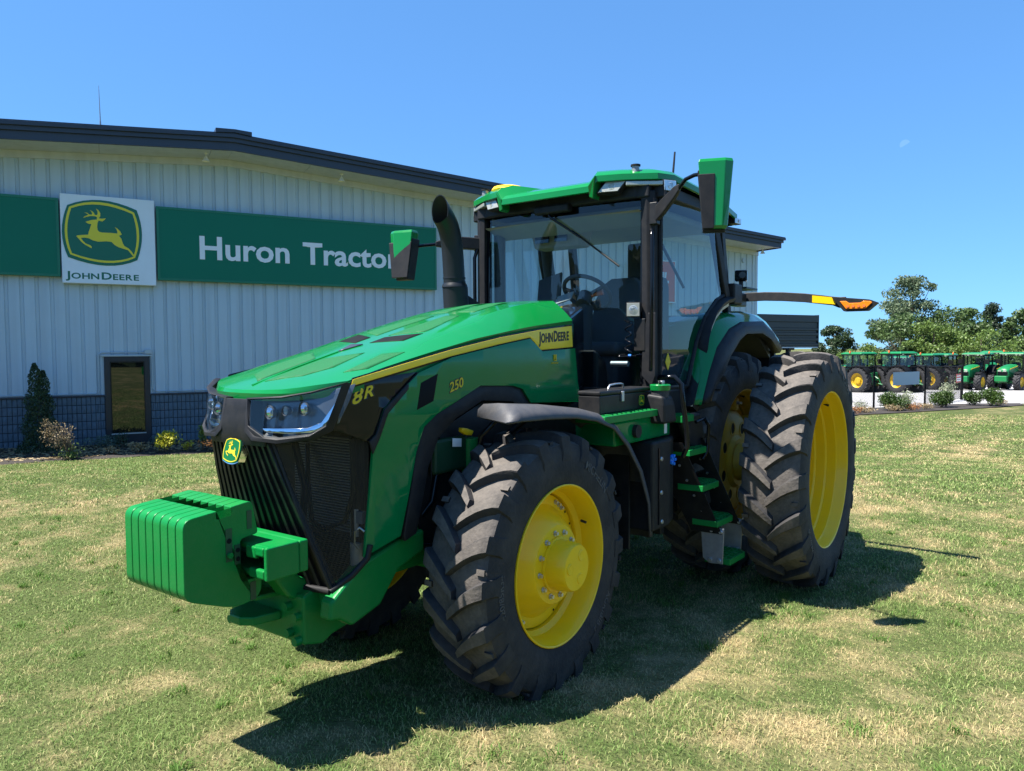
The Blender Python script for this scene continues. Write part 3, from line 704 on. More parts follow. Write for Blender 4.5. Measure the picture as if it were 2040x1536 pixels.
V_, F_, W_ = smallcaps(['JOHN', 'DEERE'], 0.175, bold=0.026, sx=1.45, gap=0.18, lo=0.80)
kx = (JD[1][0]-JD[0][0])/W_
MB().add([(p[0]*kx+JD[0][0]-sc, -0.1215, p[1]+JD[0][1]-3.62+0.01) for p in V_], F_).build('lettering', 'sign_logo_green', r, solid=0.004)
# orange square sign further along, seen through the cab
r, w, h = sign('sign_board', 14.2, 15.98, 3.60, 5.10, 0.05, 'sign_orange', 'orange sign with white letters on the wall behind the cab glass')
frame_strip(r, w, h, 0.05, 0.045, 'sign_letter')
v, f, ww = text_mesh('STIHL', 0.36, bold=0.05, shear=0.15); kx = 1.25/ww
MB().add([(p[0]*kx-0.66, -0.051, p[1]+0.72) for p in v], f).build('lettering', 'sign_letter', r, solid=0.01)
# soffit lamps
for i, (px, lab) in enumerate(((0.42, 'small bell shaped lamp under the eaves near the roof peak'), (3.85, 'small bell shaped lamp under the sloping eaves right of the peak'), (19.75, 'small bell shaped lamp under the eaves at the building corner'))):
    r = empty('eaves_lamp', tuple(wp(px, 0.62, soff(px))), WY, lab, 'lamp', 'lamps under the eaves')
    MB().lathe([(0.0, 0.0), (0.0, 0.05), (-0.02, 0.05), (-0.02, 0.012), (-0.09, 0.012)], (0, 0, 0), 'z', 14).build('stem', 'white_label', r, smooth=40)
    MB().lathe([(-0.085, 0.0), (-0.085, 0.028), (-0.13, 0.045), (-0.20, 0.095), (-0.195, 0.085), (-0.12, 0.03)], (0, 0, 0), 'z', 16).build('shade', 'white_label', r, smooth=50)
# entrance canopy at the far corner
can = empty('entrance_canopy', tuple(wp(CORNER+0.06, 0, 0)), WY, 'dark ribbed metal canopy at the far building corner', 'canopy')
CW = 3.40; zc0, zc1 = 1.985, 3.31
MB().box2((0, 0.03, zc0+0.05), (CW-0.02, 6.0, zc1-0.02)).build('fascia_backing', 'canopy_metal', can)
zz = [zc1, 3.02, 2.78, 2.69, 2.60, 2.48, 2.38, 2.27, 2.17, 2.07]
for i in range(len(zz)-1):
    y = -0.03 if i % 2 == 0 else 0.005
    MB().box2((0, y, zz[i+1]+0.006), (CW-(0.10 if i > 2 and i % 2 else 0), 0.028, zz[i]-0.006)).build('rib_strip', 'canopy_metal', can, bevel=0.006)
MB().box2((CW-0.019, -0.035, zc0), (CW+0.01, 6.0, zc1+0.01)).build('side_fascia', 'canopy_metal', can)
MB().box2((0, -0.02, zc0), (CW-0.02, 6.0, zc0+0.045)).build('soffit_board', 'soffit', can)
MB().box2((2.38, 0.6, -1.2), (2.53, 0.75, zc0)).build('post', 'canopy_metal', can); MB().box2((2.30, 0.5, 1.90), (2.62, 0.85, zc0)).build('post_cap', 'canopy_metal', can)
# radio mast behind the roof
mast = empty('radio_mast', tuple(wp(-1.9, -14.0, 3.2)), WY, 'thin lattice radio mast above the building roof', 'mast')
m = MB(); H = 6.6
for k in range(3):
    a = k*2.094
    m.tube([(0.20*math.cos(a), 0.20*math.sin(a), 0), (0.12*math.cos(a), 0.12*math.sin(a), H)], 0.022, 5)
m.build('mast_leg', 'zinc_plate', mast)
m = MB()
for i in range(14):
    z0, z1 = H*i/14, H*(i+1)/14; r0, r1 = 0.20-0.08*i/14, 0.20-0.08*(i+1)/14
    for k in range(3):
        a, b = k*2.094, (k+1)*2.094
        m.tube([(r0*math.cos(a), r0*math.sin(a), z0), (r1*math.cos(b), r1*math.sin(b), z1)], 0.011, 4)
m.build('bracing', 'zinc_plate', mast)
MB().tube([(0, 0, H-0.3), (0, 0, H+1.5)], 0.03, 6).tube([(0, 0, H+1.5), (-0.02, 0, H+2.9)], [0.022, 0.008], 6).tube([(0, 0, H+.6), (0.12, 0, H+.6), (.12, 0, H+1.1)], .012, 5).build('antenna', 'zinc_plate', mast)

# ------------------------------------------------------------------ the big tractor (front towards -X, left side towards -Y)
TR = empty('tractor', (0, 0, 0), 0, 'large green tractor with yellow wheels, dual rear tyres and front weights on the lawn', 'tractor')

def make_tyre(R, hw, Rr, n, lug_h, wt):
    """tyre of outer radius R, half width hw, bead radius Rr with n angled lugs per side; axis along Y"""
    base = R-lug_h
    half = [(0.80, Rr-0.004), (0.91, Rr+0.012), (0.965, Rr+0.05), (1.0, Rr+0.36*(base-Rr)), (1.0, Rr+0.55*(base-Rr)), (0.965, Rr+0.76*(base-Rr)), (0.90, base-0.030), (0.78, base-0.014), (0.5, base-0.004), (0.2, base)]
    prof = [(-a*hw, r) for a, r in half]+[(a*hw, r) for a, r in reversed(half)]
    m = MB().lathe(prof, seg=72)
    rg = random.Random(int(R*1000))
    us = [0.10, -0.06, -0.22, -0.42, -0.62, -0.80, -0.93, -0.985]
    def rtop(u):
        u = abs(u); return R-0.004-0.030*u*u*u if u < 0.9 else R-0.034
    for side in (-1, 1):
        for k in range(n):
            th0 = 2*math.pi*(k+(0.5 if side > 0 else 0))/n
            secs = []
            for i, u in enumerate(us):
                w = -u if side > 0 else u; au = max(0, -u)
                c = hw*(1.05*(-u)-0.34*u*u)           # circumferential sweep
                th = th0-c/R
                wide = 0.028+0.020*au if i < 7 else 0.052
                top = rtop(u) if i < 7 else base-0.075
                bot = base-0.02 if i < 6 else base-0.12
                if i == 0: top = rtop(0)-0.006; wide = 0.022
                dt = wide/R*wt; db = (wide+0.016)/R*wt
                W = w*hw*1.0 if i < 7 else math.copysign(hw*1.012, w)
                def P(t, r): return (r*math.cos(t), W, r*math.sin(t))
                secs.append([P(th-db, bot), P(th-dt, top-0.006), P(th-dt*0.85, top), P(th+dt*0.85, top), P(th+dt, top-0.006), P(th+db, bot)])
            m.loft(secs, caps=True)
            # low wear bars between lugs at the shoulder
            if k % 2 == 0:
                th = th0-hw*0.55/R+math.pi/n; W = side*hw*0.80
                m.box((math.cos(th)*(base-0.006), W, math.sin(th)*(base-0.006)), (0.03, 0.05, 0.012), Matrix.Rotation(-th+math.pi/2, 3, 'Y'))
    return m

def sidewall_text(words, R0, y, side, size):
    """raised lettering bent round the sidewall; words: (text, centre angle deg, bold)"""
    m = MB()
    for (txt, ang, cap) in words:
        v, f, w = text_mesh(txt, cap, bold=0.012, sx=1.0); out = []
        for p in v:
            a = math.radians(ang)-side*0+(-(p[0]-w/2)/R0)*(-side); r = R0+p[1]-cap/2
            # left side (seen from -Y): reading direction clockwise
            out.append((r*math.cos(a), y, r*math.sin(a)))
        m.add(out, f)
    return m

BOLT = {}
def hexbolts(name, mt, parent, pts, sign, r=0.014, h=0.016):
    """one small object per bolt, all sharing a mesh"""
    key = (r, h, sign, mt)
    for (x, y, z, a) in pts:
        if key not in BOLT:
            m = MB(); s1 = [(r*math.cos(k*math.pi/3), 0, r*math.sin(k*math.pi/3)) for k in range(6)]; s2 = [(p[0]*.92, sign*h, p[2]*.92) for p in s1]
            m.loft([s1, s2], closed=True, caps=True); r2 = r*1.35
            s1 = [(r2*math.cos(k*math.pi/6), 0, r2*math.sin(k*math.pi/6)) for k in range(12)]; s2 = [(p[0], sign*0.004, p[2]) for p in s1]; m.loft([s1, s2], closed=True, caps=True)
            o = m.build(name, mt, parent); BOLT[key] = o.data
        else:
            o = bpy.data.objects.new(name, BOLT[key]); COL.objects.link(o); o.parent = parent
        o.location = (x, y, z); o.rotation_euler = (0, a, 0)

tyre_front = tyre_rear = None
def front_wheel(yc, side):
    """side -1: left wheel, outer face towards -Y"""
    global tyre_front
    w = MB()
    # disc: bolted rim ring, dished cone, hub flange (outward = positive, scaled by side)
    RF = 0.207                     # outer rim flange offset from tyre centre
    w.lathe([(RF-0.20, 0.385), (RF-0.195, 0.39), (RF-0.175, 0.39), (RF-0.17, 0.375), (RF-0.168, 0.33), (RF-0.150, 0.305), (RF-0.06, 0.245), (RF-0.042, 0.225), (RF-0.040, 0.140), (RF-0.05, 0.14)], sign=side, seg=72)
    disc = w.build('wheel', 'yellow', TR, smooth=32)
    disc.location = (0, yc, 0.7609); disc.rotation_euler = (0, -0.45*1, 0)
    if tyre_front is None:
        tyre_front = make_tyre(0.775, 0.215, 0.442, 20, 0.050, 1.0).build('tyre', 'rubber', disc, smooth=28)
    else:
        o = bpy.data.objects.new('tyre', tyre_front.data); COL.objects.link(o); o.parent = disc
    # rim barrel
    MB().lathe([(RF, 0.452), (RF+0.004, 0.459), (RF+0.001, 0.464), (RF-0.016, 0.462), (RF-0.026, 0.450), (-RF+0.026, 0.450), (-RF+0.016, 0.462), (-RF, 0.462), (-RF, 0.452), (-RF+0.035, 0.436), (-RF+0.12, 0.430), (-RF+0.15, 0.400), (RF-0.21, 0.396), (RF-0.155, 0.400), (RF-0.13, 0.424), (RF-0.045, 0.432), (RF-0.02, 0.444)], sign=side, seg=72, closed=True).build('rim', 'yellow', disc, smooth=35)
    # hub drum
    hub = MB().lathe([(RF-0.045, 0.160), (RF-0.030, 0.160), (RF-0.028, 0.146), (RF+0.075, 0.138), (RF+0.092, 0.128), (RF+0.094, 0.0)], sign=side, seg=48)
    hub.build('hub', 'yellow', disc, smooth=35)
    for (a, rr, q) in ((0.5, 0.075, 0.032), (2.6, 0.075, 0.032), (4.7, 0.075, 0.032)):
        MB().lathe([(RF+0.093, 0.0), (RF+0.098, q*0.9), (RF+0.093, q)], (rr*math.cos(a), 0, rr*math.sin(a)), sign=side, seg=20).build('hub_plug', 'yellow', disc, smooth=40)
    pts = [(0.185*math.cos(k*math.pi/6+.2), side*(RF-0.040), 0.185*math.sin(k*math.pi/6+.2), k*.4) for k in range(12)]
    hexbolts('wheel_bolt', 'zinc', disc, pts, side, 0.0125, 0.02)
    pts = []
    for k in range(4):
        for d in (-0.11, 0, 0.11):
            a = k*math.pi/2+0.5+d; pts.append((0.362*math.cos(a), side*(RF-0.168), 0.362*math.sin(a), a))
    hexbolts('rim_bolt', 'zinc', disc, pts, side, 0.011, 0.018)
    m = MB()
    for k in range(24):
        if k % 6 in (1, 2, 3): continue
        a = k*math.pi/12+0.5; m.lathe([(RF-0.1675, 0.008), (RF-0.1665, 0.0)], (0.372*math.cos(a), 0, 0.372*math.sin(a)), sign=side, seg=10)
    m.build('rim_hole', 'dark_mesh', disc)
    MB().tube([(0.405, side*(RF-0.10), 0), (0.395, side*(RF-0.06), 0)], 0.008, 8).build('valve', 'rust_inside', disc)
    if side < 0:
        for wd_ in (('MICHELIN', 52-25.8, 0.052), ('420/85R34', 183-25.8, 0.040), ('AGRIBIB 2', 318-25.8, 0.046)):
            sidewall_text([wd_], 0.600, side*0.2175, side, 0.05).build('sidewall_lettering', 'rubber_raised', disc, solid=0.004)
    return disc
YF = 0.763
front_wheel(-YF, -1); front_wheel(YF, 1)

def rear_wheel(yc, side, outer):
    global tyre_rear
    RF = 0.215; R0 = 0.660
    w = MB()
    if outer:
        w.lathe([(-RF-0.02, 0.575), (-RF-0.05, 0.56), (-RF-0.06, 0.45), (-RF-0.02, 0.30), (-RF-0.02, 0.12)], sign=side, seg=64)
        w.lathe([(-RF-0.03, 0.58), (-RF-0.07, 0.56), (-RF-0.08, 0.45), (-RF-0.04, 0.30), (-RF-0.04, 0.12)], sign=side, seg=64)
        disc = w.build('wheel', 'yellow', TR, smooth=35)
    else:
        w.lathe([(0.02, 0.585), (0.035, 0.57), (0.04, 0.50), (0.10, 0.44), (0.125, 0.40), (0.125, 0.24), (0.16, 0.21), (0.16, 0.12), (0.10, 0.12)], sign=side, seg=64)
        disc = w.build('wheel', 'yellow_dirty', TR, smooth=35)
    disc.location = (3.05, yc, 0.9734); disc.rotation_euler = (0, 0.31 if outer else 0.1, 0)
    if tyre_rear is None:
        tyre_rear = make_tyre(1.0, 0.242, R0-0.012, 21, 0.058, 1.12).build('tyre', 'rubber_dusty', disc, smooth=28)
    else:
        o = bpy.data.objects.new('tyre', tyre_rear.data); COL.objects.link(o); o.parent = disc
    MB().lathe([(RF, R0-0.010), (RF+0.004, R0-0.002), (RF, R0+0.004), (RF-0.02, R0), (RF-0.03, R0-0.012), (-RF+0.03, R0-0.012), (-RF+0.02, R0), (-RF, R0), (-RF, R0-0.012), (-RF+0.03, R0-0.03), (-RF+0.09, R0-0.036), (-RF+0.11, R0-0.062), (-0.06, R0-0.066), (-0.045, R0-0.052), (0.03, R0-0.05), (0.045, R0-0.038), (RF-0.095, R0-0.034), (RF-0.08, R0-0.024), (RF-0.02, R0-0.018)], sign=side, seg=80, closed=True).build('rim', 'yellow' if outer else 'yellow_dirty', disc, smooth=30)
    MB().tube([(0.635*math.cos(1.3), side*0.07, 0.635*math.sin(1.3)), (0.615*math.cos(1.3), side*0.12, 0.615*math.sin(1.3))], 0.010, 8).build('valve', 'rust_inside', disc)
    if not outer:
        # cast wheel centre: hub block, wedge lugs, round lightening holes, bolts
        for k in range(8):
            a = k*math.pi/4+0.39
            MB().lathe([(0.126, 0.066), (0.131, 0.064), (0.131, 0.050), (0.1255, 0.048)], (0.32*math.cos(a), 0, 0.32*math.sin(a)), sign=side, seg=20).build('hole_rim', 'yellow_dirty', disc, smooth=40)
            MB().lathe([(0.1275, 0.05), (0.1275, 0.0)], (0.32*math.cos(a), 0, 0.32*math.sin(a)), sign=side, seg=20).build('wheel_hole', 'dark_mesh', disc)
            a = k*math.pi/4
            MB().box((0.52*math.cos(a), side*0.075, 0.52*math.sin(a)), (0.11, 0.09, 0.075), Matrix.Rotation(-a, 3, 'Y')).build('rim_clamp', 'yellow_dirty', disc, bevel=0.012)
        pts = []
        for k in range(8):
            for d in (-0.04, 0.04):
                a = k*math.pi/4+d; pts.append((0.53*math.cos(a), side*0.12, 0.53*math.sin(a), a))
        hexbolts('wheel_bolt', 'zinc_plate', disc, pts, side, 0.013, 0.03)
        MB().lathe([(0.16, 0.17), (0.30, 0.15), (0.31, 0.13), (0.50, 0.10)], sign=side, seg=32).build('axle_hub', 'yellow_dirty', disc, smooth=35)
    elif side < 0:
        for wd_ in (('MICHELIN', 60+17.8, 0.05), ('AGRIBIB 2', 345+17.8, 0.05), ('480/80R50', 215+17.8, 0.04)):
            sidewall_text([wd_], 0.82, side*0.2445, side, 0.05).build('sidewall_lettering', 'rubber_raised', disc, solid=0.004)
    return disc
rear_wheel(-0.762, -1, False); rear_wheel(-1.477, -1, True); rear_wheel(0.762, 1, False); rear_wheel(1.477, 1, True)
m = MB().tube([(3.05, -1.4, 0.9734), (3.05, 1.4, 0.9734)], 0.055, 20); m.build('rear_axle', 'black_metal', TR, smooth=40)

# ------------------------------------------------------------------ hood
def li(x, xs, ys): return float(np.interp(x, xs, ys))
def zc(x): return li(x, [-1.45, -1.36, -1.25, -1.05, -.8, -.5, -.238, 0, .25, .5, .9], [1.788, 1.822, 1.860, 1.918, 1.988, 2.072, 2.142, 2.203, 2.262, 2.312, 2.352])
def ze(x): return li(x, [-1.45, -1.3, -1.18, -.95, -.618, -.19, .318, .9], [1.785, 1.822, 1.850, 1.908, 1.980, 2.064, 2.140, 2.20])
def bow(y):  # plan curve of the nose
    a = abs(y); return li(a, [0, .12, .25, .36, .44, .50], [0, .006, .030, .085, .15, .235])
HY = [0, .05, .11, .18, .26, .34, .40, .45, .485, .50]
def hood_z(x, y):
    a = abs(y); c = zc(x)-0.010*min(1, a/.34)**2
    if a <= .34: return c
    e = ze(x); t = (a-.34)/.16
    return c+(e-c)*(0.75*t+0.25*t*t)
def hood_pt(xs, y):
    k = max(0.0, min(1.0, (-0.75-xs)/0.66)); x = xs+bow(y)*k
    # lower the nose rim towards the front
    return (x, y, hood_z(x if k < .99 else xs+bow(y)*0.62, y))
stations = [-1.41, -1.40, -1.37, -1.32, -1.25, -1.15, -1.02, -.88, -.72, -.55, -.38, -.2, 0, .2, .4, .6, .75, .865]
secs = []
for i, xs in enumerate(stations):
    row = []
    ys = [-a for a in reversed(HY[1:])]+HY
    for y in ys:
        p = list(hood_pt(xs, y))
        if i == 0: p[2] -= 0.012
        row.append(tuple(p))
    def lip(p, dy, dz): return (p[0], p[1]*(1-dy), p[2]-dz)
    row = [lip(row[0], .045, .040), lip(row[0], .02, .036)]+row+[lip(row[-1], .02, .036), lip(row[-1], .045, .040)]
    secs.append(row)
front = [(p[0]+0.004, p[1]*.985, p[2]-(0.036 if 2 <= j < len(secs[0])-2 else 0.0)) for j, p in enumerate(secs[0])]
m = MB().loft([front]+secs)
hood = m.build('hood', 'green', TR, smooth=26)
def on_hood(name, poly, mt, lift=0.0018, cuts=0.04, thick=0.004):
    o = panel(name, poly, lambda x, y: hood_z(x, y)+lift, mt, hood, thick=0, cuts=cuts, axis='z', smooth=30)
    md = o.modifiers.new('solid', 'SOLIDIFY'); md.thickness = thick; md.offset = -1
    return o
for sg in (-1, 1):
    on_hood('textured_insert', [(-1.30, .030*sg), (-.93, .030*sg), (-.80, .215*sg), (-1.05, .26*sg), (-1.20, .20*sg)], 'green_texture')
    on_hood('textured_insert', [(-1.10, .385*sg), (-.80, .345*sg), (-.70, .42*sg), (-1.00, .455*sg)], 'green_texture')
    on_hood('air_slot', [(-.62, .06*sg), (-.50, .06*sg), (-.40, .27*sg), (-.56, .27*sg)], 'dark_mesh')
    on_hood('textured_insert', [(-.46, .05*sg), (.05, .05*sg), (.05, .17*sg), (-.30, .25*sg), (-.36, .25*sg)], 'green_texture')
    on_hood('textured_insert', [(.16, .04*sg), (.62, .04*sg), (.62, .14*sg), (.16, .20*sg)], 'green_texture')
on_hood('trim_wedge', [(-.80, .0), (-.66, .05), (-.66, -.05)], 'fascia', lift=0.006)
m = MB().tube([(-1.35, 0, zc(-1.35)+.001), (-1.1, 0, zc(-1.1)+.003), (-.8, 0, zc(-.8)+.002)], 0.006, 6)
m.build('centre_seam', 'green', hood, smooth=60)

# ------------------------------------------------------------------ side panels, stripe and lettering
PY = 0.515
SIDE = [(-0.706, 1.877), (-0.431, 1.956), (0.032, 2.026), (0.329, 2.065), (0.466, 1.984), (0.885, 2.003), (0.918, 1.77), (0.959, 1.627), (0.327, 1.658), (0.239, 1.749), (0.133, 1.775), (-0.188, 1.789), (-0.325, 1.738), (-0.568, 1.65), (-0.668, 1.59), (-0.727, 1.463), (-0.78, 1.231), (-0.828, 1.034), (-1.066, 0.973), (-1.053, 1.126), (-1.028, 1.397), (-1.011, 1.575), (-0.951, 1.703)]
def pside(sg):
    return lambda x, z: sg*(PY-0.012*max(0, min(1, (x+0.1)/1.0))**2-0.010*((z-1.75)/0.5)**2-0.02*max(0, min(1, (-x-.75)/.35)))
for sg in (-1, 1):
    sp = panel('side_panel', SIDE, pside(sg), 'green_panel', TR, thick=0.018, cuts=0.07)
    VENT = [(-0.691, 1.824), (-0.556, 1.87), (-0.595, 1.722), (-0.724, 1.683)]
    panel('air_vent', VENT, lambda x, z, s=sg: pside(s)(x, z)+s*0.0075, 'dark_mesh', sp, thick=0.006, cuts=0.2)
    BAND = [(-1.187, 1.841), (-0.824, 1.922), (-0.43, 2.003), (0.032, 2.077), (0.467, 2.131), (0.885, 2.174), (0.885, 2.003), (0.466, 1.984), (0.329, 2.065), (0.032, 2.026), (-0.431, 1.956), (-0.706, 1.877), (-1.163, 1.789)]
    panel('upper_band', BAND, lambda x, z, s=sg: s*(PY-0.016-0.012*max(0, min(1, (x+0.1)/1.0))**2), 'green_panel', TR, thick=0.014, cuts=0.12)
    ST = [(-1.149, 1.859), (-0.831, 1.922), (-0.439, 1.997), (0.023, 2.071), (0.456, 2.124), (0.854, 2.159), (0.867, 2.013), (0.461, 1.994), (0.336, 2.074), (0.023, 2.032), (-0.439, 1.961), (-0.831, 1.888), (-1.162, 1.826)]
    SB = [(-1.151, 1.866), (-0.83, 1.928), (-0.437, 2.004), (0.025, 2.079), (0.458, 2.132), (0.869, 2.17), (0.882, 1.999), (0.451, 1.981), (0.321, 2.061), (0.024, 2.02), (-0.438, 1.95), (-0.83, 1.878), (-1.171, 1.816)]
    stp = panel('stripe', ST, lambda x, z, s=sg: s*(PY-0.0035-0.012*max(0, min(1, (x+0.1)/1.0))**2), 'stripe', TR, thick=0.004, cuts=0.15)
    panel('stripe_border', SB, lambda x, z, s=sg: s*(PY-0.0065-0.012*max(0, min(1, (x+0.1)/1.0))**2), 'gloss_black', stp, thick=0.005, cuts=0.15)
    if sg < 0:
        JL = [(0.434, 2.039), (0.816, 2.062), (0.434, 2.107)]
        V_, F_, W_ = smallcaps(['JOHN', 'DEERE'], 0.072, bold=0.034, sx=0.92, gap=0.12, lo=0.84)
        k = (JL[1][0]-JL[0][0])/W_; slope = (JL[1][1]-JL[0][1])/(JL[1][0]-JL[0][0])
        MB().add([(JL[0][0]+p[0]*k, -(PY+0.0005-0.012*max(0, min(1, (JL[0][0]+p[0]*k+0.1)))**2), JL[0][1]+p[1]+p[0]*k*slope) for p in V_], F_).build('lettering', 'letter_black', stp, solid=0.002)
        N2 = [(-0.462, 1.762), (-0.35, 1.793), (-0.444, 1.822)]
        for mt, bd, dy in (('letter_black', 0.075, 0.0005), ('logo_yellow', 0.012, 0.0025)):
            v, f, w = text_mesh('250', 0.056, bold=bd); k = 0.116/w
            MB().add([(N2[0][0]+p[0]*k, pside(-1)(N2[0][0]+p[0]*k, N2[0][1])-0.0095-dy, N2[0][1]+p[1]+p[0]*k*0.26) for p in v], f).build('lettering', mt, sp, solid=0.002)
        v, f, w = text_mesh('HURON TRACTOR', 0.012, bold=0.01); k = 0.085/w; HP = [(0.57, 1.9)]
        MB().add([(HP[0][0]+p[0]*k, pside(-1)(HP[0][0]+p[0]*k, HP[0][1])-0.011, HP[0][1]+p[1]) for p in v]+[], f).build('lettering', 'logo_yellow', sp, solid=0.001)
        mm = MB(); hx, hz = HP[0][0]+0.042, HP[0][1]+0.02
        for (a, b) in (((0, 0), (.026, .006)), ((0, .006), (.006, .036)), ((.020, .006), (.026, .036)), ((.006, .016), (.020, .022)), ((0, .036), (.026, .042)), ((.006, .028), (.020, .033))):
            mm.box2((hx-.013+a[0], -PY-.010, hz+a[1]), (hx-.013+b[0], -PY+.012, hz+b[1]))
        mm.build('dealer_mark', 'logo_yellow', sp)
    # black trim: badge panel behind the headlight and wheel-arch liner
    BP = [(-1.193, 1.822), (-0.965, 1.862), (-0.705, 1.882), (-0.951, 1.703), (-1.011, 1.58), (-1.055, 1.55), (-1.198, 1.607), (-1.276, 1.631)]
    bp = panel('badge_panel', BP, lambda x, z, s=sg: s*(PY-0.010-0.03*max(0, min(1, (-x-1.03)/.25))), 'gloss_black', TR, thick=0.012, cuts=0.06)
    BT = [(-1.055, 1.55), (-1.011, 1.58), (-0.951, 1.703), (-0.705, 1.882), (-0.683, 1.868), (-0.927, 1.679), (-0.984, 1.562), (-1.033, 1.485)]
    panel('badge_trim', BT, lambda x, z, s=sg: s*(PY+0.001), 'plastic', bp, thick=0.012, cuts=0.3)
    if sg < 0:
        B8 = [(-1.165, 1.744), (-1.049, 1.776), (-1.154, 1.806)]
        for mt, bd, dy in (('letter_black', 0.07, 0.0085), ('logo_yellow', 0.02, 0.0105)):
            x0 = 0.0; mm = MB()
            for ch, cs in (('8', 0.068), ('R', 0.056)):
                v, f, w = text_mesh(ch, cs, bold=bd, sx=1.25, shear=0.25); mn = 0
                mm.add([(B8[0][0]+.015+x0+p[0], -(PY-0.010-0.03*max(0, min(1, (-(B8[0][0]+x0+p[0])-1.03)/.25)))-dy, B8[0][1]-.010+p[1]+(x0+p[0])*0.26+(0.008 if ch == 'R' else 0)) for p in v], f); x0 += w*0.98
            mm.build('lettering', mt, bp, solid=0.002)
    AL = [(-0.17, 1.794), (0.164, 1.78), (0.271, 1.75), (0.348, 1.663), (0.404, 1.522), (0.325, 1.542), (0.152, 1.674), (-0.147, 1.698), (-0.397, 1.608), (-0.537, 1.517), (-0.62, 1.367), (-0.678, 1.159), (-0.719, 1.026), (-0.802, 1), (-0.812, 1.034), (-0.765, 1.227), (-0.712, 1.46), (-0.652, 1.588), (-0.551, 1.648), (-0.308, 1.736)]
    panel('arch_liner', AL, lambda x, z, s=sg: s*(PY-0.022), 'plastic', TR, thick=0.03, cuts=0.3)
    LN = [(-0.361, 1.56), (0.013, 1.693), (0.443, 1.655), (1.138, 1.614), (1.301, 0.691), (0.105, 0.571), (-0.501, 0.724), (-0.598, 1.055), (-0.554, 1.354)]
    panel('engine_screen', LN, lambda x, z, s=sg: s*0.40, 'black_metal', TR, thick=0.01, cuts=0.6)

# ------------------------------------------------------------------ nose: headlights, grille, badge
def gx(z, y):
    """front surface of the grille: leans back going down, bowed in plan"""
    return li(z, [0.80, 1.22, 1.50, 1.62, 1.78], [-1.235, -1.35, -1.432, -1.452, -1.425])+0.045*(abs(y)/0.4)**2*(1.0 if z < 1.6 else 1.4)
for sg in (-1, 1):
    # lens area corners in (y, z)
    LP = [(.105, 1.762), (.30, 1.775), (.43, 1.800), (.525, 1.838), (.512, 1.75), (.490, 1.655), (.44, 1.612), (.30, 1.592), (.16, 1.600), (.118, 1.64)]
    def hx(y, z, d=0.0):
        a = abs(y); return -1.432+li(a, [0, .12, .25, .36, .44, .50, .54], [0, .006, .028, .075, .125, .185, .245])*0.93-(1.80-z)*0.16+d
    LPs = [(p[0]*sg, p[1]) for p in LP]
    hl = panel('headlight', LPs, lambda y, z: hx(y, z, 0.075), 'lamp_inside', TR, thick=0.01, cuts=0.06, axis='x')
    panel('lens', LPs, lambda y, z: hx(y, z, 0.0), 'lens', hl, thick=0.0, cuts=0.05, axis='x')
    # bezel: ring following the lens outline
    cx, cz = .32, 1.70; sec = []
    for (y, z) in LP:
        oy, oz = y+(y-cx)*0.055, z+(z-cz)*0.10
        if z > 1.74: oz = z+0.010
        if z < 1.66: oz = z-0.028
        if y < .13: oy = y-0.022
        if y > .48: oy = y+0.012
        sec.append([(hx(y, z, 0.004), y*sg, z), (hx(y, z, -0.012), (y*.6+oy*.4)*sg, z*.6+oz*.4), (hx(oy, oz, -0.008), oy*sg, oz), (hx(oy, oz, 0.018 if y > .4 else .05), oy*sg, oz-0.004), (hx(y, z, 0.02 if y > .4 else .08), y*sg, z)])
    sec.append(sec[0]); MB().loft(sec).build('bezel', 'plastic', hl, smooth=50)
    # reflector bowls and chrome blade
    for (y, z, r, mt) in ((.215, 1.705, .030, 'chrome'), (.300, 1.715, .022, 'lamp_clear'), (.385, 1.725, .030, 'chrome')):
        x0 = hx(y, z, 0.06)
        MB().lathe([(-0.035, r), (-0.015, r*.8), (0.0, r*.4), (0.004, 0)], (x0, y*sg, z), 'x', 24).build('reflector', mt, hl, smooth=40)
        MB().lathe([(-0.037, r*1.16), (-0.045, r*1.10), (-0.037, r), (-0.02, r)], (x0, y*sg, z), 'x', 24).build('reflector_ring', 'plastic_grey', hl, smooth=40)
        MB().lathe([(-0.025, 0), (-0.022, r*.3), (-0.01, r*.33), (0.0, r*.3)], (x0, y*sg, z), 'x', 12).build('bulb', 'lamp_white', hl, smooth=40)
    BL = [(.17, 1.628), (.40, 1.634), (.452, 1.66), (.498, 1.775), (.512, 1.80), (.488, 1.69), (.462, 1.632), (.42, 1.612), (.30, 1.606), (.19, 1.612)]
    panel('chrome_blade', [(p[0]*sg, p[1]) for p in BL], lambda y, z: hx(y, z, 0.028)+0.25*(z-1.60)*0.3, 'chrome', hl, thick=0.008, cuts=0.08, axis='x')
    # side screens of the grille and their frame
    SS = [(-1.41, .22, 1.61), (-1.03, .49, 1.63), (-1.045, .485, .98), (-1.205, .40, .835)]
    def sgp(p): return (p[0], p[1]*sg, p[2])
    scn = MB().add([sgp(p) for p in SS], [(0, 1, 2, 3)]).build('grille_screen', 'grille_mesh', TR)
    MB().tube([sgp((-1.42, .225, 1.60)), sgp((-1.325, .31, 1.22)), sgp((-1.212, .40, .835))], 0.012, 6).build('screen_frame', 'black_metal', scn, smooth=60)
    MB().tube([sgp((-1.215, .402, .825)), sgp((-1.12, .452, .89)), sgp((-1.05, .487, .965)), sgp((-1.036, .493, 1.03))], 0.016, 8).build('screen_frame', 'plastic', scn, smooth=60)
    MB().tube([sgp((-1.06, .478, 1.10)), sgp((-1.075, .46, 1.12)), sgp((-1.09, .44, 1.10)), sgp((-1.09, .44, 1.04)), sgp((-1.07, .45, 1.01))], 0.006, 6).build('grab_ring', 'zinc', scn, smooth=60)
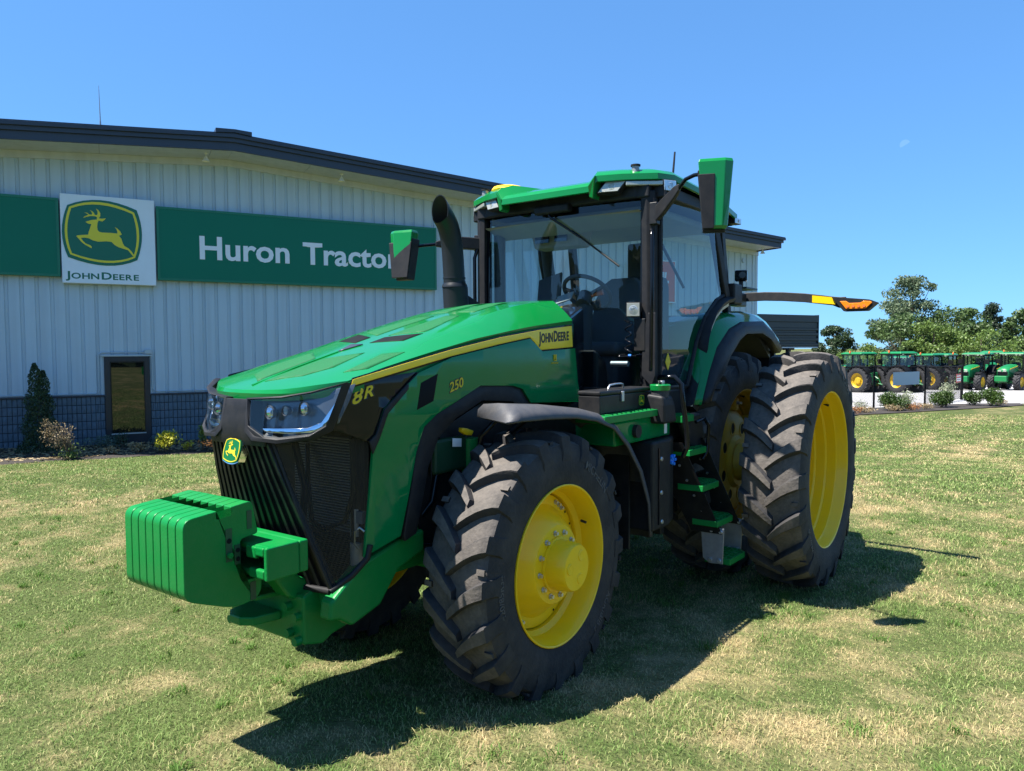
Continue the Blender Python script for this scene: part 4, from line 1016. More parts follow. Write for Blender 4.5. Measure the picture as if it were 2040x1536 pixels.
# centre grille: vertical curved slats
panel('grille_brow', [(-.095, 1.765), (.095, 1.765), (.115, 1.64), (.23, 1.585), (.22, 1.545), (-.22, 1.545), (-.23, 1.585), (-.115, 1.64)], lambda y, z: gx(z, y)-0.006, 'plastic', TR, thick=0.02, cuts=0.05, axis='x')
for i in range(13):
    t = -1+2*i/12
    pts = []
    for z in (1.56, 1.40, 1.22, 1.05, 0.92, 0.83):
        wdt = li(z, [.83, 1.56], [.395, .225]); y = t*wdt
        pts.append((gx(z, y), y, z))
    m = MB(); sec = []
    for (x, y, z) in pts:
        w = li(z, [.83, 1.56], [.0125, .008]); sec.append([(x-.008, y-w, z), (x-.008, y+w, z), (x+.03, y+w*.6, z), (x+.03, y-w*.6, z)])
    m.loft(sec, closed=True, caps=True); m.build('grille_slat', 'black_metal', TR)
panel('grille_backing', [(-.22, 1.56), (.22, 1.56), (.385, .83), (-.385, .83)], lambda y, z: gx(z, y)+0.008, 'black_metal', TR, thick=0.004, cuts=0.1, axis='x')
MB().tube([(-1.215, -.402, .825), (gx(.82, -.2)-.01, -.2, .82), (gx(.82, 0)-.01, 0, .818), (gx(.82, .2)-.01, .2, .82), (-1.215, .402, .825)], 0.018, 8).build('grille_sill', 'plastic', TR, smooth=60)
# badge
bz = 1.515; bx = gx(bz, 0)-0.022; tl = Vector((0.26, 0, 1)).normalized()
bb = MB(); ux = Vector((0, -1, 0))
n = len(O0); v = [Vector((bx+t, 0, bz))+ux*(p[0]*0.138*sc_)+tl*(p[1]*0.138*sc_) for (t, sc_) in ((-0.012, 1.08), (0.022, 1.16)) for p in O0]
bb.add(v, [tuple(range(n-1, -1, -1)), tuple(range(n, 2*n))]+[(i, (i+1) % n, n+(i+1) % n, n+i) for i in range(n)])
badge = bb.build('badge', 'chrome', TR)
o_ = Vector((bx-0.012, 0, bz)); emblem(badge, o_+Vector((-0.0015, 0, 0)), (0, -1, 0), tl, 0.138, th=0.003)
# cooling pack behind the screens
MB().box2((-0.99, -.40, .80), (-0.93, .40, 1.58)).build('cooler_core', 'black_metal', TR)
m = MB()
for i in range(34):
    z = 1.06+i*0.0145; m.box2((-1.004, -.395, z), (-0.991, .13, z+0.006))
m.build('cooler_fin', 'aluminium', TR, kind='stuff')
m = MB()
for i in range(22):
    z = .80+i*0.0115; m.box2((-1.003, -.38, z), (-0.991, .3, z+0.004))
m.build('cooler_fin', 'black_metal', TR, kind='stuff')
MB().tube([(-1.04, -.40, .80), (-1.04, -.40, 1.03)], .035, 14).build('receiver_drier', 'aluminium', TR, smooth=40)
MB().tube([(-1.03, -.385, 1.06), (-1.03, -.385, 1.20)], .03, 14).build('receiver_drier', 'aluminium', TR, smooth=40)
MB().tube([(-1.08, -.42, 1.56), (-1.07, -.42, 1.30), (-1.08, -.36, 1.14), (-1.12, -.25, 1.09), (-1.12, -.15, 1.12), (-1.06, -.05, 1.30), (-1.02, .0, 1.5)], .014, 8).build('hose', 'gloss_black', TR, smooth=60)
MB().tube([(-1.2, -.12, 1.55), (-1.12, -.10, 1.30), (-1.05, .02, 1.0)], .02, 8).build('hose', 'gloss_black', TR, smooth=60)
MB().tube([(-1.02, -.41, 1.03), (-1.02, -.41, 1.58)], .022, 6).build('cooler_frame', 'black_metal', TR)
MB().box2((-1.05, -.45, 1.13), (-1.02, -.40, 1.19)).build('label_plate', 'grey_print', TR)
MB().box2((-1.06, -.40, .86), (-1.00, -.38, 1.6)).build('cooler_frame', 'black_metal', TR)
MB().box2((-1.0, .13, 1.0), (-.99, .39, 1.57)).build('shroud_plate', 'gloss_black', TR)

# ------------------------------------------------------------------ front support, weight bracket, weights
m = MB()
pl = [(-1.255, .79), (-1.05, .935), (-.78, 1.0), (-.60, 1.02), (-.60, .90), (-.80, .84), (-.93, .69), (-1.12, .635), (-1.20, .69), (-1.265, .70)]
for sg in (-1, 1):
    MB().prism(pl, 'y', sg*0.37, sg*0.455).build('front_support', 'green_cast', TR, bevel=0.018, seg=3)
MB().prism([(-1.30, .80), (-1.19, .83), (-1.05, .80), (-.9, .76), (-.9, .60), (-1.12, .56), (-1.18, .53), (-1.30, .56)], 'y', -.30, .30).build('front_support', 'green_cast', TR, bevel=0.015, seg=3)
m = MB()
m.add([(-1.20, -.43, .835), (-1.20, .43, .835), (-1.05, .43, .79), (-1.05, -.43, .79), (-1.20, -.43, .73), (-1.20, .43, .73), (-1.05, .43, .72), (-1.05, -.43, .72)], [(0, 1, 2, 3), (7, 6, 5, 4), (0, 4, 5, 1), (3, 2, 6, 7), (0, 3, 7, 4), (1, 5, 6, 2)])
m.build('front_support', 'green_cast', TR, bevel=0.02)
for (y, z) in ((-.20, .74), (-.27, .70), (-.21, .61), (-.27, .58), (.2, .72), (.27, .70), (.21, .61), (.27, .58)):
    MB().tube([(-1.30, y, z), (-1.335, y, z)], 0.022, 8).build('bolt', 'green_cast', TR, smooth=40)
MB().prism([(-1.30, -.13), (-1.30, .13), (-1.44, .10), (-1.48, .04), (-1.48, -.04), (-1.44, -.10)], 'z', .655, .70).build('hitch_plate', 'green_cast', TR, bevel=0.008)
MB().prism([(-1.30, -.13), (-1.30, .13), (-1.42, .10), (-1.46, .04), (-1.46, -.04), (-1.42, -.10)], 'z', .775, .80).build('hitch_plate', 'green_cast', TR, bevel=0.008)
# goosenecks to the weight beam
for sg in (-1, 1):
    m = MB(); sec = []
    for (x, z, h) in ((-1.12, .80, .09), (-1.22, .80, .08), (-1.30, .84, .07), (-1.37, .93, .065), (-1.42, 1.0, .07)):
        sec.append([(x-h*.5, sg*.13, z-h*.6), (x-h*.5, sg*.24, z-h*.6), (x+h*.5, sg*.24, z+h*.6), (x+h*.5, sg*.13, z+h*.6)])
    m.loft(sec, closed=True, caps=True); m.build('bracket_arm', 'green_cast', TR, bevel=0.012)
# beam: open box running across, its ends stand out beside the weights
m = MB(); x0, x1, z0, z1 = -1.585, -1.355, .968, 1.118
m.box2((x1-.05, -.42, z0), (x1, .42, z1)); m.box2((x0+.02, -.40, z1-.028), (x1-.051, .40, z1-.001)); m.box2((x0+.02, -.40, z0+.001), (x1-.051, .40, z0+.028))
for sg in (-1, 1):
    m.box2((x0, sg*.421, z0-.002), (x1-.051, sg*.395, z1+.002)); m.box2((x0+.001, sg*.33, z1-.045), (x0+.03, sg*.394, z1-.002)); m.box2((x0+.001, sg*.28, z0+.002), (x0+.03, sg*.394, z0+.045))
    m.box2((x0+.002, sg*.26, z1-.060), (x0+.028, sg*.335, z1-.004))
m.build('weight_beam', 'green_cast', TR, bevel=0.009, seg=3)
# suitcase weights
def rounded(pts, r, n=5):
    out = []; N_ = len(pts)
    for i in range(N_):
        p, q, s = Vector(pts[i-1]), Vector(pts[i]), Vector(pts[(i+1) % N_]); rr = r[i] if isinstance(r, (list, tuple)) else r
        if rr <= 0: out.append(tuple(q)); continue
        a = q+(p-q).normalized()*rr; b = q+(s-q).normalized()*rr
        for k in range(n+1):
            t = k/n; out.append(tuple(a*(1-t)**2+q*2*t*(1-t)+b*t*t))
    return out
WPOLY = rounded([(-1.875, 1.275), (-1.715, 1.290), (-1.715, 1.255), (-1.645, 1.262), (-1.645, 1.297), (-1.535, 1.310), (-1.505, 1.15), (-1.60, 1.14), (-1.60, .945), (-1.49, .945), (-1.495, .86), (-1.61, .82), (-1.875, .925)], [.045, .004, .008, .008, .004, .03, .02, .02, .02, .02, .04, .09, .045], 5)
wy0 = -.25; ww = .0625; WM = None
for i in range(8):
    y = wy0+ww*(i+.5)
    if WM is None:
        cxw = sum(p[0] for p in WPOLY)/len(WPOLY); czw = sum(p[1] for p in WPOLY)/len(WPOLY)
        def inset(d):
            out = []; n_ = len(WPOLY)
            for i_ in range(n_):
                a, b = Vector(WPOLY[i_-1]), Vector(WPOLY[(i_+1) % n_]); t = (b-a).normalized(); out.append((WPOLY[i_][0]+t.y*d, WPOLY[i_][1]-t.x*d))
            return out
        h_ = ww/2-.0022; secs = [[(p[0], y_, p[1]) for p in inset(d)] for (y_, d) in ((-h_, .0042), (-h_+.0012, .0014), (-h_+.004, 0), (h_-.004, 0), (h_-.0012, .0014), (h_, .0042))]
        mm = MB().loft(secs, closed=True, caps=True); w_ = mm.build('suitcase_weight', 'green_cast', TR, smooth=22); WM = w_.data
    else:
        w_ = bpy.data.objects.new('suitcase_weight', WM); COL.objects.link(w_); w_.parent = TR
    w_.location = (0, y, 0)
    if i == 0:
        yy = -ww/2
        for (a, b) in (((-1.675, 1.05), (-1.643, 1.20)), ((-1.632, 1.03), (-1.603, 1.12)), ((-1.565, 1.18), (-1.540, 1.265)), ((-1.555, .845), (-1.525, .93))):
            q = MB(); q.box2((a[0], yy-.0005, a[1]), (b[0], yy+.004, b[1])); q.build('pocket', 'green_dark', w_)
        q = MB()
        for (x, z, r) in ((-1.659, 1.145, .012), (-1.616, 1.095, .011), (-1.616, 1.055, .011)): q.tube([(x, yy-.002, z), (x, yy+.004, z)], r, 14)
        q.build('bolt_hole', 'dark_mesh', w_)
        MB().tube([(-1.659, yy-.014, 1.080), (-1.659, yy+.002, 1.080)], .014, 6).build('bolt', 'green_cast', w_)

# ------------------------------------------------------------------ chassis, front axle, engine details
m = MB()
for sg in (-1, 1): m.box2((-.95, sg*.24, .80), (2.2, sg*.32, 1.08))
m.build('side_rail', 'green_cast', TR, bevel=0.01)
MB().box2((-.85, -.235, .95), (1.0, .235, 1.7)).build('engine_block', 'green_dark', TR, bevel=0.03)
MB().box2((1.0, -.33, .55), (3.2, .33, 1.45)).build('transmission_case', 'green_dark', TR, bevel=0.04)
MB().box2((2.5, -.42, .6), (3.4, .42, 1.5)).build('rear_axle_case', 'green_dark', TR, bevel=0.05)
m = MB().box2((-.13, -.50, .60), (.13, .50, .86)); m.build('front_axle', 'green_cast', TR, bevel=0.04)
for sg in (-1, 1):
    MB().lathe([(0.48, .0), (0.48, .17), (.60, .19), (.66, .15), (.70, .14)], (0, 0, .7609), sign=sg, seg=28).build('final_drive', 'green_cast', TR, smooth=35)
    MB().tube([(.18, sg*.18, .80), (.20, sg*.55, .80)], .035, 12).build('steering_cylinder', 'black_metal', TR, smooth=40)
    MB().box2((-.16, sg*.44, .62), (.16, sg*.52, 1.0)).build('steering_knuckle', 'green_cast', TR, bevel=0.03)
    MB().tube([(-.62, sg*.36, 1.0), (-.50, sg*.42, 1.15), (-.45, sg*.42, 1.35), (-.40, sg*.40, 1.45)], .018, 8).build('hose', 'gloss_black', TR, smooth=60)
    MB().tube([(-.70, sg*.40, .95), (-.5, sg*.45, .9), (-.3, sg*.46, 1.0), (-.2, sg*.44, 1.3)], .016, 8).build('hose', 'gloss_black', TR, smooth=60)
    MB().box2((-.78, sg*.32, .80), (-.40, sg*.40, 1.02)).build('axle_support', 'green_cast', TR, bevel=0.02)
MB().box2((-.52, -.46, 1.30), (-.22, -.41, 1.50)).build('filter_housing', 'green_dark', TR, bevel=0.02)
MB().tube([(-.20, -.45, 1.28), (-.20, -.45, 1.48)], .05, 14).build('filter_housing', 'green_cast', TR, smooth=40)
TG = [(-0.385, 1.497), (-0.306, 1.489), (-0.307, 1.44), (-0.386, 1.449)]
panel('hang_tag', TG, lambda x, z: -.475, 'white_label', TR, thick=.002, cuts=1)
YT = [(-0.314, 1.551), (-0.27, 1.544), (-0.21, 1.524), (-0.229, 1.499), (-0.279, 1.507), (-0.315, 1.528)]
panel('yellow_cap', YT, lambda x, z: -.475, 'yellow', TR, thick=.03, cuts=1)
MB().tube([(-.56, -.47, 1.53), (-.50, -.48, 1.58), (-.42, -.475, 1.575)], .006, 6).build('hose', 'gloss_black', TR)
MB().tube([(-.56, -.47, 1.28), (-.56, -.475, 1.50)], .005, 6).build('tag_string', 'black_metal', TR)

# ------------------------------------------------------------------ front fender over the left (and right) front tyre
def fender(sg):
    crest = [(-0.428, 1.692), (-0.383, 1.705), (-0.004, 1.676), (0.272, 1.643), (0.514, 1.595), (0.723, 1.504), (0.913, 1.359), (1.101, 1.154), (1.236, 0.894), (1.263, 0.651)]
    lip = [(-0.539, 1.632), (-0.42, 1.627), (-0.139, 1.616), (0.126, 1.601), (0.365, 1.564), (0.587, 1.495), (0.771, 1.361), (0.946, 1.172), (1.077, 0.932), (1.103, 0.696)]
    m = MB(); secs = []
    fi, fo_ = [(-0.427, 1.628)][0], [(-0.539, 1.626)][0]       # drooping front edge
    secs.append([(fi[0]+(fo_[0]-fi[0])*(y_-.74)/.245, sg*y_, fi[1]+(fo_[1]-fi[1])*(y_-.74)/.245) for y_ in (.66, .70, .80, .90, .955, .985)])
    for i, (c_, l_) in enumerate(zip(crest, lip)):
        if i == 0: continue
        sl = 0; yi = .66
        secs.append([(c_[0]+sl, sg*yi, c_[1]-.035), (c_[0]+sl*.8, sg*(yi+.04), c_[1]-.004), (c_[0]+sl*.4, sg*.80, c_[1]+.004), (c_[0], sg*.90, c_[1]), (l_[0]*.4+c_[0]*.6, sg*.955, l_[1]*.5+c_[1]*.5+.004), (l_[0], sg*.985, l_[1])])
    m.loft(secs)
    o = m.build('front_fender', 'fender_grey', TR, smooth=38, solid=0.012, bevel=0.0)
    MB().tube([(0, sg*.50, 1.10), (-.02, sg*.53, 1.45), (.1, sg*.70, 1.62)], .022, 8).build('fender_bracket', 'black_metal', TR, smooth=50)
    MB().tube([(-.22, sg*.52, 1.20), (-.26, sg*.58, 1.50), (-.18, sg*.66, 1.62), (.1, sg*.66, 1.64)], .016, 8).build('fender_bracket', 'gloss_black', TR, smooth=50)
    q = MB()
    for (x, z) in ((.95, .95), (1.0, .85), (.92, .78), (1.02, 1.05)): q.tube([(x, sg*.72, z), (x+.01, sg*.715, z)], .03, 12)
    return o
fender(-1); fender(1)
# dimpled mud shield behind the front tyre
m = MB().box2((.98, -.88, .62), (1.0, -.40, 1.40)); sh = m.build('mud_shield', 'black_metal', TR)
m = MB()
rg = random.Random(2)
for i in range(14):
    m.lathe([(-.006, 0), (-.002, .02), (0, .024)], (.98, -.80+.09*(i % 5)+rg.uniform(-.01, .01), .72+.14*(i//5)+.03*(i % 2)), 'x', 12)
m.build('shield_dimple', 'gloss_black', sh, smooth=40)

# ------------------------------------------------------------------ cowl behind the hood, exhaust
MB().hexa([(.84, -.485, 1.60), (1.42, -.27, 1.60), (1.42, .27, 1.60), (.84, .485, 1.60), (.84, -.465, 2.20), (1.42, -.26, 2.33), (1.42, .26, 2.33), (.84, .465, 2.20)]).build('cowl', 'gloss_black', TR, bevel=0.02)
ex = [(0.898, 2.329), (0.852, 2.49), (0.837, 2.681), (0.816, 2.833), (0.771, 2.953), (0.697, 3.045)]
m = MB(); path = [(p[0], .56, p[1]) for p in ex]
z0 = path[0][2]
m.tube([(path[0][0]-.03, .56, z0-.15), (path[0][0]-.03, .56, z0), (path[1][0]+.005, .56, path[1][2]-.01)], .098, 28)
exo = m.build('exhaust_stack', 'exhaust', TR, smooth=50)
pb = Vector(path[1]); m = MB()
MB().lathe([(0, .099), (.02, .096), (.035, .085), (.05, .084)], tuple(pb+Vector((0, 0, -.012))), 'z', 28).build('collar', 'exhaust', exo, smooth=60)
cl = [Vector((path[1][0], .56, path[1][2]-.02)), Vector(path[2]), Vector(path[3]), Vector(path[4]), Vector(path[5])+Vector((-.01, 0, .0))]
stack = []
for i in range(len(cl)-1):
    p0, p1, p2, p3 = cl[max(i-1, 0)], cl[i], cl[i+1], cl[min(i+2, len(cl)-1)]
    for k in range(4):
        t = k/4; stack.append(p1*0.5*2+(p2-p0)*.5*t+(p0*2-p1*5+p2*4-p3)*.5*t*t+(p1*3-p0-p2*3+p3)*.5*t**3)
stack.append(cl[-1])
seg = 32; secs = []
for i, p in enumerate(stack):
    t = (stack[min(i+1, len(stack)-1)]-stack[max(i-1, 0)]).normalized(); b = Vector((0, 1, 0)); a = b.cross(t)
    r = .083
    row = [p+(a*math.cos(2*math.pi*k/seg)+b*math.sin(2*math.pi*k/seg))*r for k in range(seg)]
    if i >= len(stack)-2:   # slant cut mouth, facing forward
        row = [q+t*((0.085 if i == len(stack)-1 else 0.03)*((q-p).dot(a)/r)) for q in row]
    secs.append(row)
inner = [[p+(q-p)*0.95 for q in row] for p, row in zip(stack, secs)]
m.loft(secs+[inner[-1]], closed=True); m.build('exhaust_pipe', 'exhaust', exo, smooth=45)
MB().loft(inner[:-11:-1], closed=True).build('pipe_bore', 'rust_inside', exo, smooth=45)
MB().lathe([(-.006, .083), (-.006, .087), (.006, .087), (.006, .083)], tuple(pb+Vector((-.004, 0, .06))), 'z', 28).build('pipe_clamp', 'exhaust', exo, smooth=40)
MB().prism([(path[0][0], z0-.15), (path[0][0]+.28, z0-.15), (path[0][0]+.22, z0+.03), (path[0][0]+.03, z0+.10)], 'y', .50, .62).build('heat_shield', 'exhaust', exo, bevel=.01)

# ------------------------------------------------------------------ cab shell
AX, AYh = 1.485, .742
def wsx(y): return AX-0.045*(1-(y/AYh)**2)
glass = panel('windshield', [(-AYh, 1.70), (-AYh, 3.12), (AYh, 3.12), (AYh, 1.70)], lambda y, z: wsx(y), 'glass', TR, thick=0, cuts=0.15, axis='x')
# dark printed border
for sg in (-1, 1):
    MB().box2((AX-.004, sg*(AYh-.03), 1.70), (AX+.01, sg*AYh, 3.12)).build('glass_border', 'gloss_black', glass)
for sg in (-1, 1):
    # A pillar: faceted tube leaning very slightly
    pil = MB(); secs = []
    for (x, y, z, w) in ((1.52, .80, 1.52, .070), (1.50, .795, 1.9, .060), (1.495, .79, 2.6, .052), (1.49, .785, 3.15, .055)):
        secs.append([(x-.045, sg*(y-w), z), (x-.052, sg*(y-.01), z), (x-.02, sg*(y+.045), z), (x+.05, sg*(y+.05), z), (x+.06, sg*(y-w), z)])
    pil.loft(secs, closed=True, caps=True); pil = pil.build('cab_pillar', 'plastic', TR, bevel=.006)
    # hand rail running up the pillar
    MB().tube([(1.455, sg*.80, 1.80), (1.43, sg*.825, 1.86), (1.43, sg*.83, 2.4), (1.43, sg*.83, 2.78), (1.45, sg*.815, 2.86), (1.48, sg*.79, 2.86)], .016, 10).build('hand_rail', 'gloss_black', pil, smooth=60)
    # rear pillar
    rp = MB(); pts = [(2.47, .885, 3.13), (2.55, .905, 2.85), (2.67, .915, 2.55), (2.74, .915, 2.42)]
    secs = [[(x-.035, sg*(y-.06), z), (x-.035, sg*y, z), (x+.045, sg*(y+.012), z), (x+.06, sg*(y-.06), z)] for (x, y, z) in pts]
    rp.loft(secs, closed=True, caps=True); rp.build('cab_pillar', 'plastic', TR, bevel=.008)
    rp = MB(); pts = [(2.9, .80, 3.13), (3.05, .82, 2.3)]
    secs = [[(x-.035, sg*(y-.06), z), (x-.035, sg*y, z), (x+.045, sg*(y), z), (x+.05, sg*(y-.06), z)] for (x, y, z) in pts]
    rp.loft(secs, closed=True, caps=True); rp.build('cab_pillar', 'plastic', TR, bevel=.008)
    # door glass with frame
    DG = [(1.535, 1.70), (1.535, 3.11), (2.48, 3.11), (2.56, 2.85), (2.72, 2.46), (2.52, 2.40), (2.30, 2.25), (2.15, 2.06), (2.05, 1.85), (1.98, 1.70)]
    dy = lambda x, z, s=sg: s*(.845+.05*min(1, max(0, (x-1.5)/1.0)))
    dg = panel('door', DG, dy, 'glass_tint', TR, thick=0, cuts=0.2)
    fr = MB()
    path = [(x, dy(x, z), z) for x, z in DG]+[(DG[0][0], dy(*DG[0]), DG[0][1])]
    for i in range(len(path)-1):
        if i == 0 or i in (1,) or i >= 4: fr.tube([path[i], path[i+1]], .017, 6)
    fr.build('door_frame', 'plastic', dg, smooth=50)
    # swept trim over the fender
    tr = MB(); arc_ = [(2.80, 2.42), (2.66, 2.40), (2.52, 2.36), (2.37, 2.28), (2.26, 2.17), (2.20, 2.07), (2.17, 1.98)]
    secs = [[(x, sg*.88, z-.02), (x, sg*.955, z-.018), (x, sg*.965, z+.012), (x, sg*.93, z+.03), (x, sg*.88, z+.03)] for x, z in arc_]
    tr.loft(secs, closed=True, caps=True); tr.build('fender_trim', 'plastic', TR, smooth=50)
    sl = MB(); secs = [[(x+.015, sg*.89, z-.045), (x+.015, sg*.945, z-.043), (x, sg*.955, z-.019), (x, sg*.89, z-.019)] for x, z in arc_[1:6]]
    sl.loft(secs, closed=True, caps=True); sl.build('fender_trim', 'aluminium', TR, smooth=50)
    # upper header over the door
    MB().prism([(1.50, 3.10), (2.95, 3.10), (2.95, 3.19), (1.50, 3.19)], 'y', sg*.80, sg*.90).build('cab_header', 'plastic', TR, bevel=.01)
MB().prism([(-.80, 3.10), (.80, 3.10), (.80, 3.20), (-.80, 3.20)], 'x', 1.43, 1.50).build('cab_header', 'plastic', TR, bevel=.012)
panel('rear_window', [(-.80, 2.2), (-.80, 3.1), (.80, 3.1), (.80, 2.2)], lambda y, z: 3.0-0.12*(z-2.6), 'glass', TR, thick=0, cuts=.4, axis='x')
# sill under the windshield and cab floor structure
MB().box2((1.40, -.82, 1.60), (1.54, .82, 1.70)).build('cab_sill', 'plastic', TR, bevel=.015)
MB().box2((1.54, -.80, 1.50), (3.05, .80, 1.62)).build('cab_floor', 'interior', TR, bevel=.01)
MB().box2((1.50, -.87, 1.30), (2.05, -.60, 1.69)).build('door_sill', 'black_metal', TR, bevel=.015)
MB().box2((1.50, .60, 1.30), (2.05, .87, 1.69)).build('door_sill', 'black_metal', TR, bevel=.015)

# ------------------------------------------------------------------ roof
rp_ = [(1.25, -.40), (1.25, .40), (1.27, .46), (1.33, .64), (1.46, .86), (1.60, .925), (2.4, .965), (2.85, .95), (3.02, .86), (3.02, -.86), (2.85, -.95), (2.4, -.965), (1.60, -.925), (1.46, -.86), (1.33, -.64), (1.27, -.46)]
secs = []
def ring(k, dz, out=0.0, cen=(2.15, 0)):
    row = []
    for (x, y) in rp_:
        X = cen[0]+(x-cen[0])*k; Y = y*k
        lift = .072*min(1, max(0, (abs(y)-.41)/.05))*min(1, max(0, (2.6-x)/.6))
        sag = -.06*max(0, (x-2.3)/.7)**1.5
        row.append((X, Y, dz+lift*(1.0 if k > .75 else .6)+sag))
    return row
m = MB().loft([ring(.985, 3.150), ring(1.0, 3.155), ring(1.0, 3.197), ring(.965, 3.228), ring(.86, 3.262), ring(.6, 3.285), ring(.25, 3.295)], closed=True)
m.f.append(tuple(range(6*len(rp_), 7*len(rp_))))
roof = m.build('cab_roof', 'green', TR, smooth=24)
# notch drops either side of the middle visor
for sg in (-1, 1):
    MB().hexa([(1.262, sg*.400, 3.118), (1.262, sg*.432, 3.105), (1.36, sg*.432, 3.105), (1.36, sg*.400, 3.118), (1.240, sg*.400, 3.197), (1.244, sg*.458, 3.27), (1.36, sg*.458, 3.27), (1.36, sg*.400, 3.197)]).build('visor_fin', 'green', roof, bevel=.006)
MB().prism([(1.40, -.40), (1.40, .40), (1.42, .70), (1.54, .82), (2.95, .86), (2.95, -.86), (1.54, -.82), (1.42, -.70)], 'z', 3.10, 3.215).build('roof_liner', 'plastic', TR, bevel=.015)
# lamps in the roof corners
def lampbox(name, c, ux, uy, w, h, d, mt_f='lamp_white', skew=0.0, parent=roof):
    c, ux, uy = Vector(c), Vector(ux).normalized(), Vector(uy).normalized(); n = ux.cross(uy).normalized()
    def q(a, b, t): return c+ux*(a*w/2+b*skew*w/2)+uy*(b*h/2)+n*t
    body = MB().add([q(-1, -1, -d), q(1, -1, -d), q(1, 1, -d), q(-1, 1, -d), q(-1, -1, 0), q(1, -1, 0), q(1, 1, 0), q(-1, 1, 0)], [(3, 2, 1, 0), (4, 5, 6, 7), (0, 1, 5, 4), (1, 2, 6, 5), (2, 3, 7, 6), (3, 0, 4, 7)])
    o = body.build(name, 'plastic', parent, bevel=.004)
    s = .88
    def q2(a, b, t): return q(a*s, b*s, t)
    sub = o if parent is TR else parent
    MB().add([q2(-1, -1, .001), q2(1, -1, .001), q2(1, 1, .001), q2(-1, 1, .001), q2(-1, -1, .005), q2(1, -1, .005), q2(1, 1, .005), q2(-1, 1, .005)], [(3, 2, 1, 0), (4, 5, 6, 7), (0, 1, 5, 4), (1, 2, 6, 5), (2, 3, 7, 6), (3, 0, 4, 7)]).build('lamp_lens', mt_f, sub, bevel=.002)
    r = min(w, h)*.30; e = MB()
    for rr in (r, r*.62, r*.25):
        e.add([c+n*.0055+ux*(rr*math.cos(k*math.pi/8))+uy*(rr*math.sin(k*math.pi/8)) for k in range(16)]+[c+n*.0075+ux*(rr*.86*math.cos(k*math.pi/8))+uy*(rr*.86*math.sin(k*math.pi/8)) for k in range(16)], [(k, (k+1) % 16, 16+(k+1) % 16, 16+k) for k in range(16)])
    e.build('lens_ring', 'lamp_clear', sub)
    return o
for sg in (-1, 1):
    # faces look forward and a little outward and down; ux runs towards -Y so that ux x uy points forwards (-X)
    lampbox('work_lamp', (1.325, sg*.555, 3.185), (.30*(-sg), -1, 0), (.22, 0, 1), .165, .085, .06, skew=-.35*sg)
    lampbox('work_lamp', (1.545, sg*.915, 3.185), (-.80*sg, -.45, 0), (.10, .08*sg, 1), .12, .085, .06, 'lamp_clear', skew=.15*sg)
    m = MB(); a, b = Vector((1.345, sg*.66, 3.205)), Vector((1.49, sg*.885, 3.205))
    d_ = (b-a).normalized(); nn = Vector((-d_.y*(-sg), d_.x*(-sg), 0))
    m.add([a+Vector((0, 0, -.02)), b+Vector((0, 0, -.02)), b+Vector((0, 0, .012)), a+Vector((0, 0, .012)), a+nn*.04+Vector((0, 0, -.02)), b+nn*.04+Vector((0, 0, -.02)), b+nn*.04+Vector((0, 0, .012)), a+nn*.04+Vector((0, 0, .012))], [(0, 1, 2, 3), (7, 6, 5, 4), (0, 4, 5, 1), (3, 2, 6, 7), (0, 3, 7, 4), (1, 5, 6, 2)])
    m.build('marker_strip', 'lamp_white', roof, bevel=.006)
    MB().tube([(1.42, sg*.70, 3.285), (1.42, sg*.70, 3.33)], .028, 14).build('beacon_socket', 'zinc_plate', roof, smooth=40)
    MB().lathe([(.0, .036), (.012, .036), (.014, .0)], (1.42, sg*.70, 3.33), 'z', 16).build('socket_cap', 'plastic', roof, smooth=40)
    lampbox('rear_lamp', (2.86, sg*.952, 3.10), (1, -.15, 0) if sg < 0 else (-1, -.15, 0), (0, 0, 1), .12, .05, .06, 'lamp_clear')
# receiver dome and antenna
MB().lathe([(0, .13), (.03, .14), (.055, .12), (.07, .06), (.072, 0)], (1.47, .50, 3.285), 'z', 28).build('receiver_dome', 'yellow', roof, smooth=50)
m = MB(); secs = []
for i in range(9):
    t = -1+i/4; w = .055*math.sqrt(max(0.002, 1-t*t*.98)); secs.append([(1.95+t*.11, -.72+w*math.cos(k*math.pi/6), 3.262+.085*math.sqrt(max(0, 1-t*t))*abs(math.sin(k*math.pi/6))) for k in range(7)])
m.loft(secs); m.build('antenna_base', 'plastic', roof, smooth=60)
MB().tube([(2.02, -.72, 3.33), (2.05, -.725, 3.56)], [.010, .0075], 8).build('antenna', 'black_metal', roof, smooth=60)
# wiper
MB().box2((1.35, -.16, 3.06), (1.42, .16, 3.12)).build('wiper_motor', 'plastic', TR, bevel=.012)
WPp = [(1.40, .06, 3.09), (1.375, .03, 3.05)]
wip = MB().tube([(1.395, .045, 3.10), (1.39, .035, 3.04), (1.415, -.235, 2.855)], [.010, .011, .008], 8).build('wiper_arm', 'gloss_black', TR, smooth=60)
MB().tube([(1.425, -.155, 2.915), (1.432, -.56, 2.615)], .008, 6).build('wiper_blade', 'black_metal', wip)
